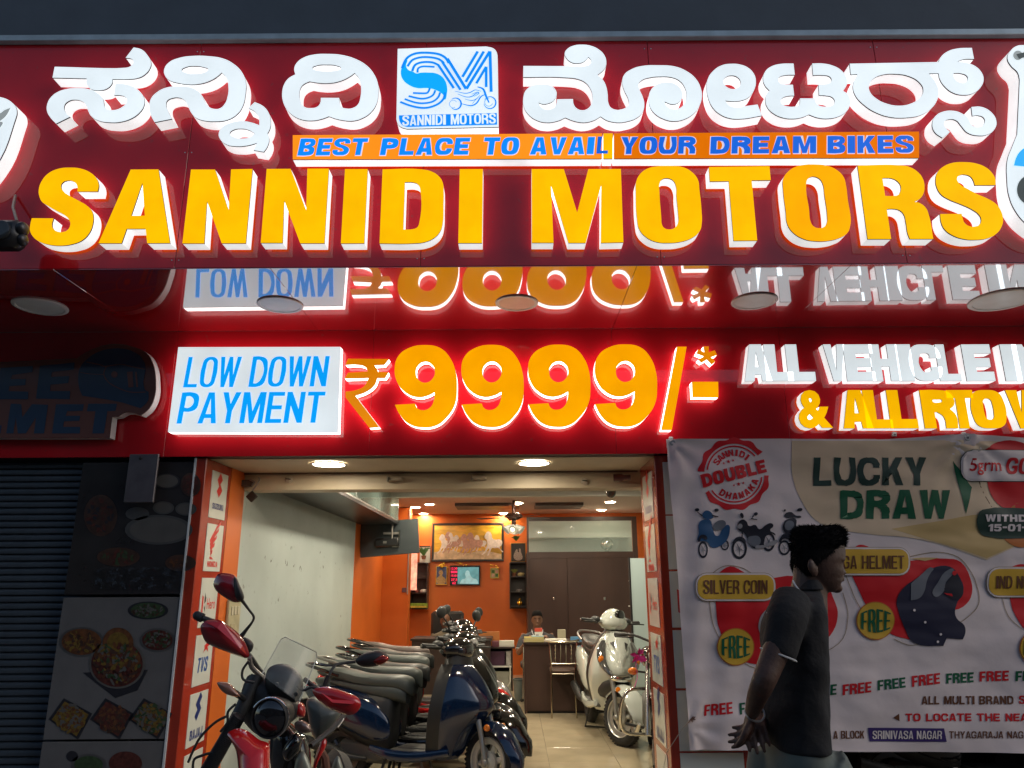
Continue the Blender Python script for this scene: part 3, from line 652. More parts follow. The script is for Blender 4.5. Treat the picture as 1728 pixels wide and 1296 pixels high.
poly('240,105c 300,90c 310,115c 255,130c', G7, Yg, M_tyrp, t, dy=.005)
# black floodlight housing at the left end
t = thing('floodlight', 'small dark floodlight and bracket in front of the red panel at the left edge', 'lamp', at(20, 400, Y=Y1 - .05))
c = at(14, 398, Y=Y1 - .22)
MB().box(c, (.17, .12, .16), bev=.03).ell(c + Vector((.085, -.02, .03)), (.03, .04, .04)).ell(c + Vector((.09, -.01, -.03)), (.025, .035, .035)).build('housing', mat('black_plastic', (.012, .012, .014), rough=.35), t)
MB().lathe(c + Vector((0, -.06, 0)), (0, -1, 0), [(.055, 0), (.055, .015), (.045, .02), (.002, .012)], n=20).build('lens', mat('dark_lens', (.03, .035, .04), rough=.12), t)
MB().tube([c + Vector((.02, .03, .08)), at(22, 350, Y=Y1 - .1), at(26, 330, Y=Y1 - .01)], .008).build('bracket', mat('old_steel', (.22, .2, .18), rough=.4, metal=.7), t)
# ------------------------------------------------------------------ shell of the shop
M_street = mat('street_concrete', (0.10, 0.097, 0.094), rough=0.85, noise=0.3, nscale=2, bump=0.4, bscale=30)
M_floor = mat('vitrified_tile', (0.50, 0.42, 0.28), rough=0.13, noise=0.16, nscale=3.5, spec=0.5)
M_cream = mat('cream_laminate', (0.55, 0.47, 0.34), rough=0.5, noise=0.1, nscale=3)
M_white = mat('offwhite_wall_paint', (0.42, 0.48, 0.46), rough=0.6, noise=0.12, nscale=1.6, bump=0.05, bscale=12, dirt=0.3)
M_orange = mat('orange_wall_paint', (0.62, 0.135, 0.018), rough=0.42, noise=0.10, nscale=2.0, bump=0.04, bscale=15)
M_ceil = mat('grey_ceiling_paint', (0.58, 0.56, 0.53), rough=0.7, noise=0.08)
M_ceild = mat('ceiling_pinkish', (0.60, 0.48, 0.42), rough=0.7)
M_wood = mat('dark_brown_laminate', (0.060, 0.032, 0.026), rough=0.38, noise=0.3, nscale=2.5, stretch=(1, 1, .35))
M_woodd = mat('darker_brown_laminate', (0.03, 0.018, 0.016), rough=0.4, noise=0.2)
M_dark = mat('near_black', (0.012, 0.012, 0.013), rough=0.5)
M_redp = mat('red_column_laminate', (0.36, 0.035, 0.015), rough=0.22, noise=0.15, nscale=4, coat=0.4)
M_tile = mat('white_brand_plate', (0.60, 0.63, 0.58), rough=0.22, noise=0.06, nscale=6, coat=0.3)
M_grout = mat('grout', (0.18, 0.15, 0.11), rough=0.8)
XW = at(410, 840, Y=5.78).x
XR1 = at(1105, 790, Y=5.06).x
XRW = 2.45
YB = 13.5
ZC = 2.72
m = MB(); m.span(-60, 60, -60, 4.62, -.2, -.02); m.build('street', M_street, None, smooth=0, kind='structure')
M_opp = mat('dark_opposite_facade', (0.05, 0.055, 0.06), rough=0.8, noise=.3, nscale=1)
t = thing('opposite_building', 'dark building across the street', 'building', (0, -14, 0))
MB().span(-45, 45, -20, -14, 0, 8).build('facade', M_opp, t, smooth=0)
for i in range(14):
    for j in range(2):
        MB().span(-39 + i * 6, -36.6 + i * 6, -14.0, -13.92, 1.2 + j * 3.4, 3.2 + j * 3.4, bev=.02).build('window', mat('dark_window', (.01, .012, .015), rough=.1), t, smooth=0)
m = MB(); m.span(-7, 7, 4.62, YB + .2, -.2, -.006)
m.build('shop_floor_base', M_grout, None, smooth=0, kind='structure')
# floor tiles of the showroom
fl = thing('floor', None, None, (0, 5, 0)); fl['kind'] = 'structure'
ts = .6; me0 = None; k = 0
for i in range(8):
    for j in range(15):
        x = -2.1 + i * ts; y = 4.66 + j * ts
        x1 = min(x + ts, 2.5) - .0015; y1 = min(y + ts, YB) - .0015
        if x1 - x < .1 or y1 - y < .1: continue
        if me0 is None:
            mb = MB(); mb.span(-.2985, .2985, -.2985, .2985, -.006, 0, bev=.0012)
            o = mb.build('tile', M_floor, None, smooth=0); me0 = o.data; bpy.data.objects.remove(o)
        o = mobj('tile', me0, None, fl); o.location = Vector((x + .3, y + .3, 0)) - fl.location
        k += 1
def wallbox(x0, x1, y0, y1, z0, z1, m, name='wall', label=None):
    mb = MB(); mb.span(x0, x1, y0, y1, z0, z1); return mb.build(name, m, None, smooth=0, kind='structure', label=label)
wallbox(XW - .12, XW, 5.502, 5.80, 0, ZC, M_orange, label='orange strip of wall just inside the left entrance column')
YO = at(597, 960, X=XW).y
wallbox(XW - .121, XW - .001, 5.80, YO, 0, ZC, M_white, label='off-white left wall of the showroom')
wallbox(XW - .119, XW + .002, YO, YB, 0, ZC, M_orange, label='orange rear part of the left showroom wall')
wallbox(XW - .1, XRW + .1, YB, YB + .1, 0, ZC + .05, M_orange, label='orange back wall of the showroom')
wallbox(XRW, XRW + .1, 5.77, YB, 0, ZC, M_white, label='right showroom wall')
wallbox(XR1 + .5, XRW + .4, 5.68, 5.76, 0, Z2 - .02, M_dark, label='dark recess behind the cloth banner')
wallbox(XRW + .4, 4.6, 5.6, 5.7, 0, Z2 + .1, M_dark, label='dark recess right of the shop')
M_scuf = mat('wall_scuff', (.16, .15, .13), rough=.8)
rr = random.Random(21); mb = MB()
for (px, py) in ((448, 942), (458, 944), (482, 948), (484, 951), (496, 955), (507, 957), (509, 961), (545, 958), (566, 950), (492, 924), (540, 933), (430, 1140), (520, 1000), (470, 1010), (412, 990), (575, 1040)):
    c = at(px, py, X=XW); 
    for k in range(3):
        y, z, w, h = c.y + (rr.random() - .5) * .05, c.z + (rr.random() - .5) * .03, .003 + .008 * rr.random(), .004 + .014 * rr.random()
        mb.add([Vector((XW + .0005 + .0002 * k, y + w * math.cos(a), z + h * math.sin(a) + w * math.cos(a) * .5)) for a in [j * 1.0472 for j in range(6)]], [(0, 1, 2, 3, 4, 5)])
o = mb.build('scuff_marks', M_scuf, None, smooth=0, kind='structure')
# entrance soffit and beam
wallbox(XW - .12, XRW + .1, Y2 + .121, 5.78, Z2 - .001, Z2 + .02, M_cream, 'entrance_soffit', 'cream boarded soffit just behind the lower red sign')
zb = at(864, 824, Y=5.78).z
wallbox(XW, XRW + .1, 5.78, 5.98, zb, ZC + .1, M_cream, 'entrance_beam', 'cream beam across the head of the entrance')
MB().span(XW, XR1, 5.762, 5.779, Z2 - .014, Z2 - .002).build('trim_strip', mat('dark_trim', (.12, .1, .08), rough=.5), None, smooth=0, kind='structure')
# ceilings
wallbox(XW, XRW, 5.98, 9.6, ZC - .06, ZC + .04, M_ceil, 'ceiling')
wallbox(XW, XRW, 9.6, 9.72, ZC - .13, ZC + .04, M_ceil, 'ceiling')
wallbox(XW, XRW, 9.72, YB, ZC + .0, ZC + .05, M_ceild, 'ceiling')
for (x0, x1, y0, y1) in ((-.9, .1, 11.6, 12.2), (.35, 1.1, 11.6, 12.2)):
    MB().span(x0, x1, y0, y1, ZC - .05, ZC - .001, bev=.004).build('ceiling_panel', M_wood, None, smooth=0, kind='structure', label='dark wood panel set under the rear ceiling')

# lit downlights
M_lamp = mat('lit_lamp_lens', (1, 1, 1), em=(1.0, 0.86, 0.62), es=230)
M_lamph = mat('lit_front_lamp_lens', (1, 1, 1), em=(1.0, 0.88, 0.68), es=350)
M_lampo = mat('lit_entrance_lens', (1, 1, 1), em=(1.0, 0.86, 0.64), es=85)
for (x, y, w, lab) in ((555, 783, 31, 'lit round light over the left half of the entrance'), (901, 781, 29, 'lit round light over the middle of the entrance')):
    c = at(x, y, Z=Z2 - .003); zd = (c - CAM).dot(_f)
    downlight(c, w * zd / FPX, M_lampo, lab, 'lit lights over the entrance')
for (x, y, lab) in ((703, 831, 'lit ceiling light nearest the glass loft cabinet'), (725, 851, 'lit ceiling light behind the nearest one, left part of the showroom'),
                    (701, 856, 'lit ceiling light close to the left wall, above the television'), (715, 867.5, 'lit ceiling light at the back left corner'),
                    (874, 848.5, 'lit ceiling light before the fan'), (849, 866.5, 'lit ceiling light at the upper right of the horse painting'),
                    (1030, 847, 'lit ceiling light at the right, nearer the entrance'), (1015, 860.5, 'lit ceiling light at the right, above the glass wardrobe top')):
    z = ZC - .065 if y < 835 else ZC - .002
    c = at(x, y, Z=z)
    if c.y > YB - .15: c = at(x, y, Y=YB - .15); c.z = ZC - .002
    if 9.5 < c.y < 9.75 : c.y = 9.8
    downlight(c, .085, M_lamp, lab, 'lit ceiling lights inside the showroom')
for hk, (x, y) in enumerate(((-1.0, 7.0), (.6, 7.2), (-1.0, 8.6), (1.2, 8.8), (.3, 10.6))):
    downlight(Vector((x, y, (ZC - .065) if y < 9.6 else ZC - .002)), .11, M_lamph, {0: 'front left', 1: 'front right', 2: 'middle left', 3: 'middle right', 4: 'rear middle'}[hk] + ' lit ceiling light hidden behind the entrance beam', 'hidden front ceiling lights')
# hooks, padlock and sensor at the beam
M_steel = mat('dull_steel', (.35, .34, .32), rough=.35, metal=.8)
M_chrome = mat('chrome', (.75, .73, .68), rough=.12, metal=1.0)
for (x, y, lab) in ((667, 809, 'left shutter stop on the cream beam'), (808, 807, 'right shutter stop on the cream beam')):
    c = at(x, y, Y=5.75)
    t = thing('shutter_stop', lab, 'bracket', c, 'shutter stops on the beam')
    MB().span(c.x - .05, c.x + .06, c.y - .03, c.y + .028, c.z - .012, c.z + .014, bev=.004).build('plate', mat('beige_metal', (.42, .36, .28), rough=.4), t)
    MB().span(c.x - .058, c.x - .05, c.y - .05, c.y + .02, c.z - .02, c.z + .02).build('end_tab', M_steel, t)
for (x, y, lab) in ((487, 809, 'small round hook left on the beam'), (987, 812, 'small round hook right on the beam')):
    c = at(x, y, Y=5.77)
    t = thing('beam_hook', lab, 'hook', c, 'hooks on the beam')
    MB().lathe(c, (0, -1, 0), [(.03, -.01), (.03, .004), (.022, .008), (.002, .009)], n=18).build('base', mat('beige_metal', (.42, .36, .28)), t)
    MB().tube([c + Vector((-.018, -.012, .004)), c + Vector((0, -.03, 0)), c + Vector((.018, -.012, 0))], .004).build('hook', M_dark, t)
c = at(425, 838, Y=5.7)
t = thing('padlock', 'square steel padlock hanging at the top left of the entrance', 'padlock', c)
MB().box(c, (.065, .02, .065), rot=Matrix.Rotation(R(45), 3, 'Y'), bev=.004).build('body', mat('gun_metal', (.06, .055, .05), rough=.35, metal=.7), t)
MB().tube([c + Vector((.0, 0, .045)), c + Vector((.03, 0, .09)), c + Vector((.045, .01, .13)), c + Vector((.03, .03, .15))], .006, smooth=3).build('shackle', M_steel, t)
c = at(415, 816, Y=5.72)
t = thing('shutter_lock', 'rusty lock bracket on the beam at the upper left', 'lock', c)
MB().span(c.x - .06, c.x + .04, c.y, c.y + .05, c.z - .02, c.z + .03, bev=.006).build('box', mat('rusty_metal', (.10, .08, .07), rough=.6, noise=.3), t)
MB().tube([c + Vector((.03, -.01, .03)), c + Vector((.07, -.01, .01)), c + Vector((.05, -.01, -.02))], .007).build('bolt', M_steel, t)
c = at(1042, 806, Y=5.72)
t = thing('spotlight_housing', 'small dark red spotlight at the right end of the beam', 'spotlight', c)
MB().lathe(c, (1, -.2, 0), [(.028, -.03), (.03, .03), (.02, .05), (.02, .1)], n=18, cap=True).build('barrel', mat('maroon_metal', (.10, .03, .03), rough=.3), t)
MB().tube([c, c + Vector((0, .05, .02))], .01).build('arm', M_steel, t)
c = at(1031, 831, Y=6.1)
t = thing('security_camera', 'dark dome camera hanging under the ceiling at the right', 'camera', c)
MB().ell(c, (.042, .042, .045)).build('dome', mat('smoked_dome', (.05, .045, .04), rough=.08, coat=1), t)
MB().lathe(c + Vector((0, 0, .03)), (0, 0, 1), [(.046, 0), (.046, .02), (.02, .03), (.02, .5)], n=20).build('mount', M_ceil, t)

# ------------------------------------------------------------------ brand columns
M_lr = mat('red_logo_film', (.55, .02, .015), rough=.3)
M_lb2 = mat('navy_logo_film', (.02, .035, .16), rough=.3)
M_lk = mat('black_logo_film', (.02, .02, .02), rough=.3)
def zrow(y, px): return at(px, y, Y=5.08).z
ROWS = [(790.5, 356, 871, 348.7), (881, 345, 963.3, 336.3), (974.8, 334, 1061, 326.8), (1074, 324.7, 1163, 314.4), (1175.7, 313, 1268.8, 303.2), (1281, 301, 1380, 291)]
RZ = [(zrow(a, b), zrow(c, d)) for a, b, c, d in ROWS]
def txt(s, x, z, w, h, fn, m, parent, bold=.09, shear=0.0, name='lettering'):
    v, f = any_text(s, w, h, bold, shear)
    return flat(v, f, lambda a, b: fn(x - w / 2 + a, z - h / 2 + b), name, m, parent)
def shp(pts, fn, m, parent, name='emblem', smoothp=False):
    v, f = outline_mesh([[(x, y, not smoothp) for x, y in p] for p in (pts if isinstance(pts[0], list) else [pts])], 4)
    return flat(v, f, fn, name, m, parent)
def brand(kind, cx, zc, s, fn, parent):
    """emblem and name centred at (cx, zc), s = plate width"""
    g = lambda pts: [(cx + a * s, zc + b * s) for a, b in pts]
    if kind == 0:
        shp(g([(.0, .62), (.17, .45), (.02, .33), (.19, .18), (0, -.02), (-.17, .14), (-.03, .27), (-.19, .42)]), fn, M_lr, parent)
        txt('SUZUKI', cx, zc - .25 * s, .72 * s, .15 * s, fn, M_lb2, parent)
    elif kind == 1:
        for k in range(5):
            xl, yl, xr, yr = -.32 + .03 * k, .20 - .085 * k, .34 - .10 * k, .74 - .19 * k
            shp(g([(xl, yl), (.3 * xl + .7 * xr - .08, .3 * yl + .7 * yr + .0), (xr, yr), (xr - .03, yr - .10), (.3 * xl + .7 * xr - .06, .3 * yl + .7 * yr - .085), (xl + .05, yl - .055)]), fn, M_lr, parent)
        shp(g([(-.24, -.19), (-.08, -.20), (.02, -.255), (-.20, -.255)]), fn, M_lr, parent)
        txt('HONDA', cx, zc - .37 * s, .66 * s, .14 * s, fn, M_lr, parent)
    elif kind == 2:
        shp(g([(-.42, .22), (-.33, .16), (-.33, -.26), (-.42, -.18)]), fn, M_lr, parent)
        shp(g([(-.27, .28), (-.18, .14), (-.18, .06), (-.27, .0)]), fn, M_lk, parent)
        shp(g([(-.20, -.02), (-.18, -.20), (-.27, -.10)]), fn, M_lk, parent)
        txt('Hero', cx + .16 * s, zc, .52 * s, .26 * s, fn, M_lr, parent, bold=.07)
    elif kind == 3:
        shp(g([(-.05, .18), (.02, .28), (.0, .36), (.12, .40), (.26, .50), (.22, .42), (.30, .34), (.20, .32), (.26, .18), (.14, .26), (.06, .24)]), fn, M_lr, parent)
        txt('TVS', cx, zc - .08 * s, .62 * s, .34 * s, fn, mat('blue_logo_film', (.02, .08, .30), rough=.3), parent, bold=.09, shear=.15)
    else:
        shp(g([(.05, .62), (.17, .50), (.05, .36), (.17, .24), (-.07, -.02), (-.19, .10), (-.06, .24), (-.19, .36)]), fn, M_lb2, parent)
        txt('BAJAJ', cx, zc - .30 * s, .72 * s, .22 * s, fn, M_lb2, parent)
XL1 = at(350, 790, Y=5.06).x
LAB = ['white plate with a red S emblem and the word SUZUKI', 'white plate with a red wing emblem and the word HONDA', 'white plate with the word Hero in red', 'white plate with a red horse and the letters TVS', 'white plate with a blue emblem and the word BAJAJ', 'plain lowest white plate']
t = thing('brand_column', 'left red entrance column with white vehicle brand plates on its inner face', 'column', (XL1 - .05, 5.25, 0))
MB().span(XL1 - .075, XL1, 5.035, 5.50, 0, Z2 - .002, bev=.004).build('core', M_redp, t, smooth=0)
MB().span(XL1 - .078, XL1 - .066, 5.022, 5.034, 0, Z2 - .002).build('edge_strip', M_wplas, t, smooth=0)
for i, (za, zb_) in enumerate(RZ):
    y0, y1 = 5.15, 5.44
    p = MB().span(XL1, XL1 + .004, y0, y1, zb_, za, bev=.001).build('brand_plate', M_tile, t, smooth=0, label=LAB[i])
    if i < 5:
        fn = lambda a, b: (XL1 + .0048, a, b)
        brand(i, (y0 + y1) / 2, (za + zb_) / 2 - .01, .275, fn, p)
t = thing('brand_column', 'right red entrance column with white vehicle brand plates on two faces, beside the cloth banner', 'column', (XR1 + .25, 5.25, 0))
MB().span(XR1, XR1 + .49, 5.06, 5.66, 0, Z2 - .002, bev=.004).build('core', M_redp, t, smooth=0)
for i, (za, zb_) in enumerate(RZ):
    y0, y1 = 5.18, 5.55
    p = MB().span(XR1 - .004, XR1, y0, y1, zb_ - .02, za - .02, bev=.001).build('brand_plate', M_tile, t, smooth=0, label=LAB[i])
    if i < 5:
        fn = lambda a, b: (XR1 - .0048, 2 * 5.365 - a, b)
        brand(i, 5.365, (za + zb_) / 2 - .03, .33, fn, p)
    p = MB().span(XR1 + .055, XR1 + .45, 5.056, 5.06, zb_ - .01, za + .02, bev=.001).build('brand_plate', M_tile, t, smooth=0, label=LAB[i].replace('white plate', 'wide white front plate'))
    if i < 5:
        fn = lambda a, b: (a, 5.0552, b)
        brand(i, XR1 + .25, (za + zb_) / 2 - .01, .36, fn, p)

# ------------------------------------------------------------------ neighbour's shutter and food posters (left)
M_shut = mat('blue_grey_shutter', (0.05, 0.065, 0.08), rough=0.5, metal=.2, noise=.25, nscale=5, stretch=(1, 1, 6))
sh = thing('roller_shutter', 'closed dark blue grey roller shutter of the neighbouring shop at the left', 'shutter', (-3.6, 5.12, 0))
me0 = None; zz = .02; n_ = 0
while zz < Z2 - .03:
    if me0 is None:
        mb = MB(); prof = [(0, 0), (-.012, .008), (-.016, .022), (-.012, .036), (0, .043), (.004, .043), (.004, 0)]
        mb.rings([[Vector((x, y, z)) for y, z in prof] for x in (-1.15, 1.15)])
        o = mb.build('slat', M_shut, None, smooth=35); me0 = o.data; bpy.data.objects.remove(o)
    o = mobj('slat', me0, None, sh); o.location = Vector((-3.6 + .02, 5.12, zz)) - sh.location; zz += .0445; n_ += 1
wallbox(-4.8, XL1 - .08, 5.16, 5.26, 0, Z2 + .1, M_dark, label='dark wall behind the shutter')
def poster(name, label, quad, mbase, items):
    (xa, ya), (xb, yb) = quad
    Yp = 5.03
    a = at(xa, yb, Y=Yp); b = at(xb, ya, Y=Yp)
    x0 = min(a.x, at(xa, ya, Y=Yp).x); x1 = b.x; z0, z1 = a.z, b.z
    return x0, x1, z0, z1
M_pd = mat('dark_food_print', (.03, .028, .03), rough=.12, coat=.6, noise=.3, nscale=4, bump=.25, bscale=5)
M_pl = mat('pale_food_print', (.125, .122, .12), rough=.25, coat=.3, noise=.1)
x0 = at(140, 780, Y=5.03).x; x1 = XL1 - .085
zt = Z2 - .03; zm = at(225, 1003, Y=5.03).z
t = thing('food_poster', 'dark glossy poster of food plates with crinkled clear film, upper one', 'poster', ((x0 + x1) / 2, 5.05, zm))
MB().span(x0, x1, 5.03, 5.05, zm, zt, bev=.003).build('board', M_pd, t, smooth=0)
Yp = 5.03
def dish(cx, cy, rx, ry, cols, t, dy=.002):
    for k, (m_, s_) in enumerate(cols):
        pts = ' '.join('%g,%g' % (cx + rx * s_ * math.cos(a * math.pi / 9), cy + ry * s_ * math.sin(a * math.pi / 9)) for a in range(18))
        poly(pts, (0, 0, 1), Yp, m_, t, 'printed_dish', dy=dy + .0015 * k)
D_g = mat('print_grey', (.07, .07, .068), rough=.3, coat=.5, noise=.2); D_w = mat('print_rice', (.10, .095, .085), rough=.3, coat=.5, noise=.2)
D_o = mat('print_curry', (.13, .05, .018), rough=.3, coat=.4, noise=.45, nscale=40); D_y = mat('print_yellow', (.16, .10, .02), rough=.3, noise=.35, nscale=40)
D_b = mat('print_brown', (.06, .03, .02), rough=.3, coat=.4, noise=.4, nscale=30); D_gr = mat('print_green', (.04, .07, .03), rough=.3, noise=.4, nscale=40)
D_r = mat('print_red', (.09, .025, .018), rough=.3, noise=.5, nscale=50); D_k = mat('print_bowl', (.02, .02, .025), rough=.3)
def bits(cx, cy, rx, ry, n, mats, t, dy, size=3.2):
    rr = random.Random(int(cx * 7 + cy)); sets = [([], []) for _ in mats]
    for k in range(n):
        a = rr.random() * 6.28; q = math.sqrt(rr.random()) * .9; x = cx + rx * q * math.cos(a); y = cy + ry * q * math.sin(a)
        v, f = sets[k % len(mats)]; b0 = len(v); w = size * (.5 + rr.random()); h = size * (.3 + .5 * rr.random()); an = rr.random() * 3.1; d_ = dy + .0004 * k / n + .0003 * (k % 5)
        for j in range(6):
            u = 2 * math.pi * j / 6; px = w * math.cos(u); py = h * math.sin(u)
            p = at(x + px * math.cos(an) - py * math.sin(an), y + px * math.sin(an) + py * math.cos(an), Y=Yp); v.append(Vector((p.x, Yp - d_, p.z)))
        f.append(tuple(range(b0, b0 + 6)))
    for (v, f), m_ in zip(sets, mats):
        if v: MB().add(v, f).build('printed_food', m_, t, smooth=0, kind='stuff')
dish(268, 894, 57, 25, [(D_g, 1), (D_w, .86)], t); dish(282, 812, 22, 13, [(D_k, 1), (D_w, .85)], t); dish(276, 857, 18, 11, [(D_g, 1), (D_w, .8)], t)
dish(314, 859, 18, 11, [(D_g, 1), (D_w, .8)], t); dish(232, 867, 20, 11, [(D_g, 1)], t); dish(322, 818, 17, 20, [(D_b, 1), (D_r, .8)], t)
dish(170, 870, 28, 35, [(D_b, 1)], t); dish(200, 940, 36, 16, [(D_b, 1)], t); dish(305, 950, 26, 14, [(D_b, 1)], t)
bits(170, 870, 24, 30, 70, [D_b, D_r, D_k], t, .0042, 4); bits(200, 940, 30, 13, 60, [D_b, D_r, D_gr], t, .0042, 4); bits(322, 818, 14, 16, 40, [D_r, D_b], t, .0062); bits(305, 950, 22, 11, 40, [D_b, D_o], t, .0042)
# crinkled film strip
mb = MB(); rnd = random.Random(3)
rows = []
for i in range(40):
    r_ = []
    for j in range(10):
        px = 160 + i * 4.1; py = 958 + j * 4
        r_.append(at(px, py, Y=Yp - .006 - rnd.random() * .012))
    rows.append(r_)
mb.rings(rows, cap=False, closed=False)
M_film = mat('clear_film', (.8, .85, .85), rough=.06, trans=1.0, alpha=.35, spec=1.0)
mb.build('plastic_film', M_film, t, smooth=25)
z2a = at(200, 1008, Y=5.03).z; z2b = at(180, 1248, Y=5.03).z
t = thing('food_poster', 'pale poster of bowls and snack trays on the shutter, lower one', 'poster', ((x0 + x1) / 2, 5.05, z2b))
MB().span(x0, x1, 5.03, 5.05, z2b, z2a, bev=.003).build('board', M_pl, t, smooth=0)
dish(250, 1030, 34, 15, [(D_k, 1), (D_gr, .85), (D_w, .35)], t); dish(138, 1083, 38, 25, [(D_g, 1), (D_o, .88)], t); dish(266, 1080, 30, 20, [(D_g, 1), (D_r, .85)], t)
poly('140,1135c 250,1130c 232,1165c 195,1178c', (0, 0, 1), Yp, D_k, t, dy=.002)
dish(198, 1120, 47, 42, [(D_w, 1), (D_r, .92)], t, .0035); dish(200, 1085, 26, 26, [(D_o, 1), (D_y, .7)], t, .0065); dish(180, 1105, 20, 15, [(D_o, 1)], t, .008); dish(220, 1112, 18, 15, [(D_o, 1)], t, .008)
for (cx, cy, m_) in ((120, 1212, D_y), (190, 1212, D_r), (255, 1212, D_o)):
    for s_, mm, d_ in ((1, D_k, .002), (.84, m_, .0045)):
        poly('%g,%gc %g,%gc %g,%gc %g,%gc' % (cx - 38 * s_, cy + 2, cx - 12 * s_, cy - 34 * s_, cx + 36 * s_, cy - 8 * s_, cx + 12 * s_, cy + 36 * s_), (0, 0, 1), Yp, mm, t, dy=d_)
FB = [D_o, D_y, D_r, D_b, D_w, D_gr]
bits(198, 1118, 44, 38, 170, FB, t, .0105, 5); bits(250, 1030, 28, 12, 60, [D_gr, D_w, D_b], t, .0062); bits(138, 1083, 32, 20, 90, [D_o, D_y, D_b], t, .0062, 4); bits(266, 1080, 25, 16, 90, [D_r, D_w, D_gr], t, .0062)
for (cx, cy, ms) in ((120, 1212, [D_y, D_o, D_w]), (190, 1212, [D_r, D_o, D_b]), (255, 1212, [D_y, D_gr, D_w])): bits(cx, cy, 27, 26, 150, ms, t, .0055, 4)
t = thing('food_poster', 'pale poster with round dishes at the bottom left edge', 'poster', ((x0 + x1) / 2, 5.05, .05))
MB().span(x0, x1, 5.03, 5.05, .05, z2b - .012, bev=.003).build('board', M_pl, t, smooth=0)
dish(150, 1290, 30, 18, [(D_g, 1), (D_gr, .8)], t); dish(212, 1288, 28, 20, [(D_r, 1)], t); dish(122, 1276, 10, 9, [(D_k, 1)], t)
c0 = at(208, 848, Y=4.93); c1 = at(268, 766, Y=4.93)
t = thing('notice_plate', 'grey metal plate with torn film hanging below the unlit helmet sign', 'plate', ((c0.x + c1.x) / 2, 4.94, c0.z))
MB().span(c0.x, c1.x, 4.93, 4.95, c0.z, c1.z, bev=.004).build('plate', mat('grey_plate', (.13, .12, .13), rough=.3, metal=.3, noise=.3, nscale=9, bump=.3, bscale=8), t, smooth=0)
MB().ell(at(237, 773, Y=4.927), (.012, .006, .012)).build('screw', M_dark, t)

# ------------------------------------------------------------------ showroom furniture
def cub(name, label, cat_, px0, py0, px1, py1, Y, depth, m, bev=.004, part='body', group=None):
    a = at(px0, py1, Y=Y); b = at(px1, py0, Y=Y)
    t = thing(name, label, cat_, ((a.x + b.x) / 2, Y + depth / 2, a.z), group)
    MB().span(a.x, b.x, Y, Y + depth, a.z, b.z, bev=bev).build(part, m, t, smooth=0)
    return t, a, b
# loft cabinet with glass
A = at(606.7, 885, X=XW); B_ = at(664.7, 885, Z=A.z)
t = thing('loft_cabinet', 'glass fronted loft cabinet along the top of the left wall', 'cabinet', (XW + .3, 8, A.z))
XLo = at(640, 868, Z=A.z).x
MB().span(XW, XLo, 6.0, A.y, A.z, A.z + .03, bev=.002).build('bottom_board', mat('dark_grey_laminate', (.018, .018, .021), rough=.3, noise=.2), t, smooth=0)
MB().span(XW, XLo, A.y - .03, A.y, A.z + .031, ZC - .061).build('end_board', M_woodd, t, smooth=0)
M_glass = mat('green_tint_glass', (.55, .75, .68), rough=.03, spec=1.0, alpha=.30, coat=1)
for k in range(3):
    ya = 6.05 + k * (A.y - 6.1) / 3; yb_ = ya + (A.y - 6.1) / 3 - .02
    p = MB().span(XLo - .012, XLo, ya, yb_, A.z + .05, ZC - .08, bev=.002).build('glass_door', M_glass, t, smooth=0)
    MB().span(XLo - .016, XLo + .004, yb_ + .001, yb_ + .019, A.z + .031, ZC - .061).build('mullion', M_steel, t, smooth=0)
MB().span(XLo - .02, XLo + .004, 6.0, A.y, A.z + .031, A.z + .048).build('rail', M_steel, t, smooth=0)
MB().span(XW + .002, XW + .01, 6.0, A.y - .031, A.z + .031, ZC - .061).build('back_board', mat('pale_green_board', (.42, .55, .48), rough=.5), t, smooth=0)
rnd = random.Random(5)
for k in range(9):
    y = 7.2 + k * .3; x = XW + .12 + rnd.random() * .15; h = .08 + rnd.random() * .12
    tt = thing('carton', ['grey', 'white', 'green'][k % 3] + ' small parcel in the loft cabinet, ' + ['nearest the street', 'second from the street', 'third from the street', 'left of the middle', 'in the middle', 'right of the middle', 'third from the far end', 'second from the far end', 'at the far end'][k], 'box', (x, y, A.z + .031), 'parcels in the loft cabinet')
    MB().span(x - .07, x + .07, y - .1, y + .1, A.z + .031, A.z + .03 + h, bev=.003).build('carton_body', [mat('grey_box', (.3, .3, .3)), mat('white_box', (.5, .5, .48)), mat('green_box', (.1, .2, .12))][k % 3], tt, smooth=0)
# television on a ceiling bracket, seen from behind
c = at(657, 908, Y=A.y + .05)
t = thing('television', 'wall television seen from its dark back, hanging near the glass loft cabinet', 'television', c)
w = .5 * (at(709, 905, Y=c.y).x - at(607, 905, Y=c.y).x); hh = .5 * (at(657, 880, Y=c.y).z - at(657, 938, Y=c.y).z)
rot = Matrix.Rotation(R(-8), 3, 'Z') @ Matrix.Rotation(R(-4), 3, 'Y')
MB().box(c, (2 * w, .035, 2 * hh), rot=rot, bev=.006).build('case', mat('tv_back', (.05, .062, .07), rough=.35), t, smooth=0)
MB().box(c + Vector((-.02, -.05, -.06)), (.34, .06, .12), rot=rot, bev=.02).build('electronics_cover', mat('tv_back_dark', (.02, .022, .025), rough=.35), t)
MB().tube([c + Vector((.05, -.07, -.1)), c + Vector((.05, -.09, .12)), c + Vector((.05, -.06, hh + .1))], .013).box(c + Vector((.03, -.07, .06)), (.2, .02, .03)).box(c + Vector((.03, -.07, -.06)), (.2, .02, .03)).build('bracket', M_steel, t)
MB().box(c + Vector((.14, -.05, .03)), (.02, .02, .14)).box(c + Vector((.1, -.06, -.12)), (.1, .015, .012)).build('cables', M_chrome, t)

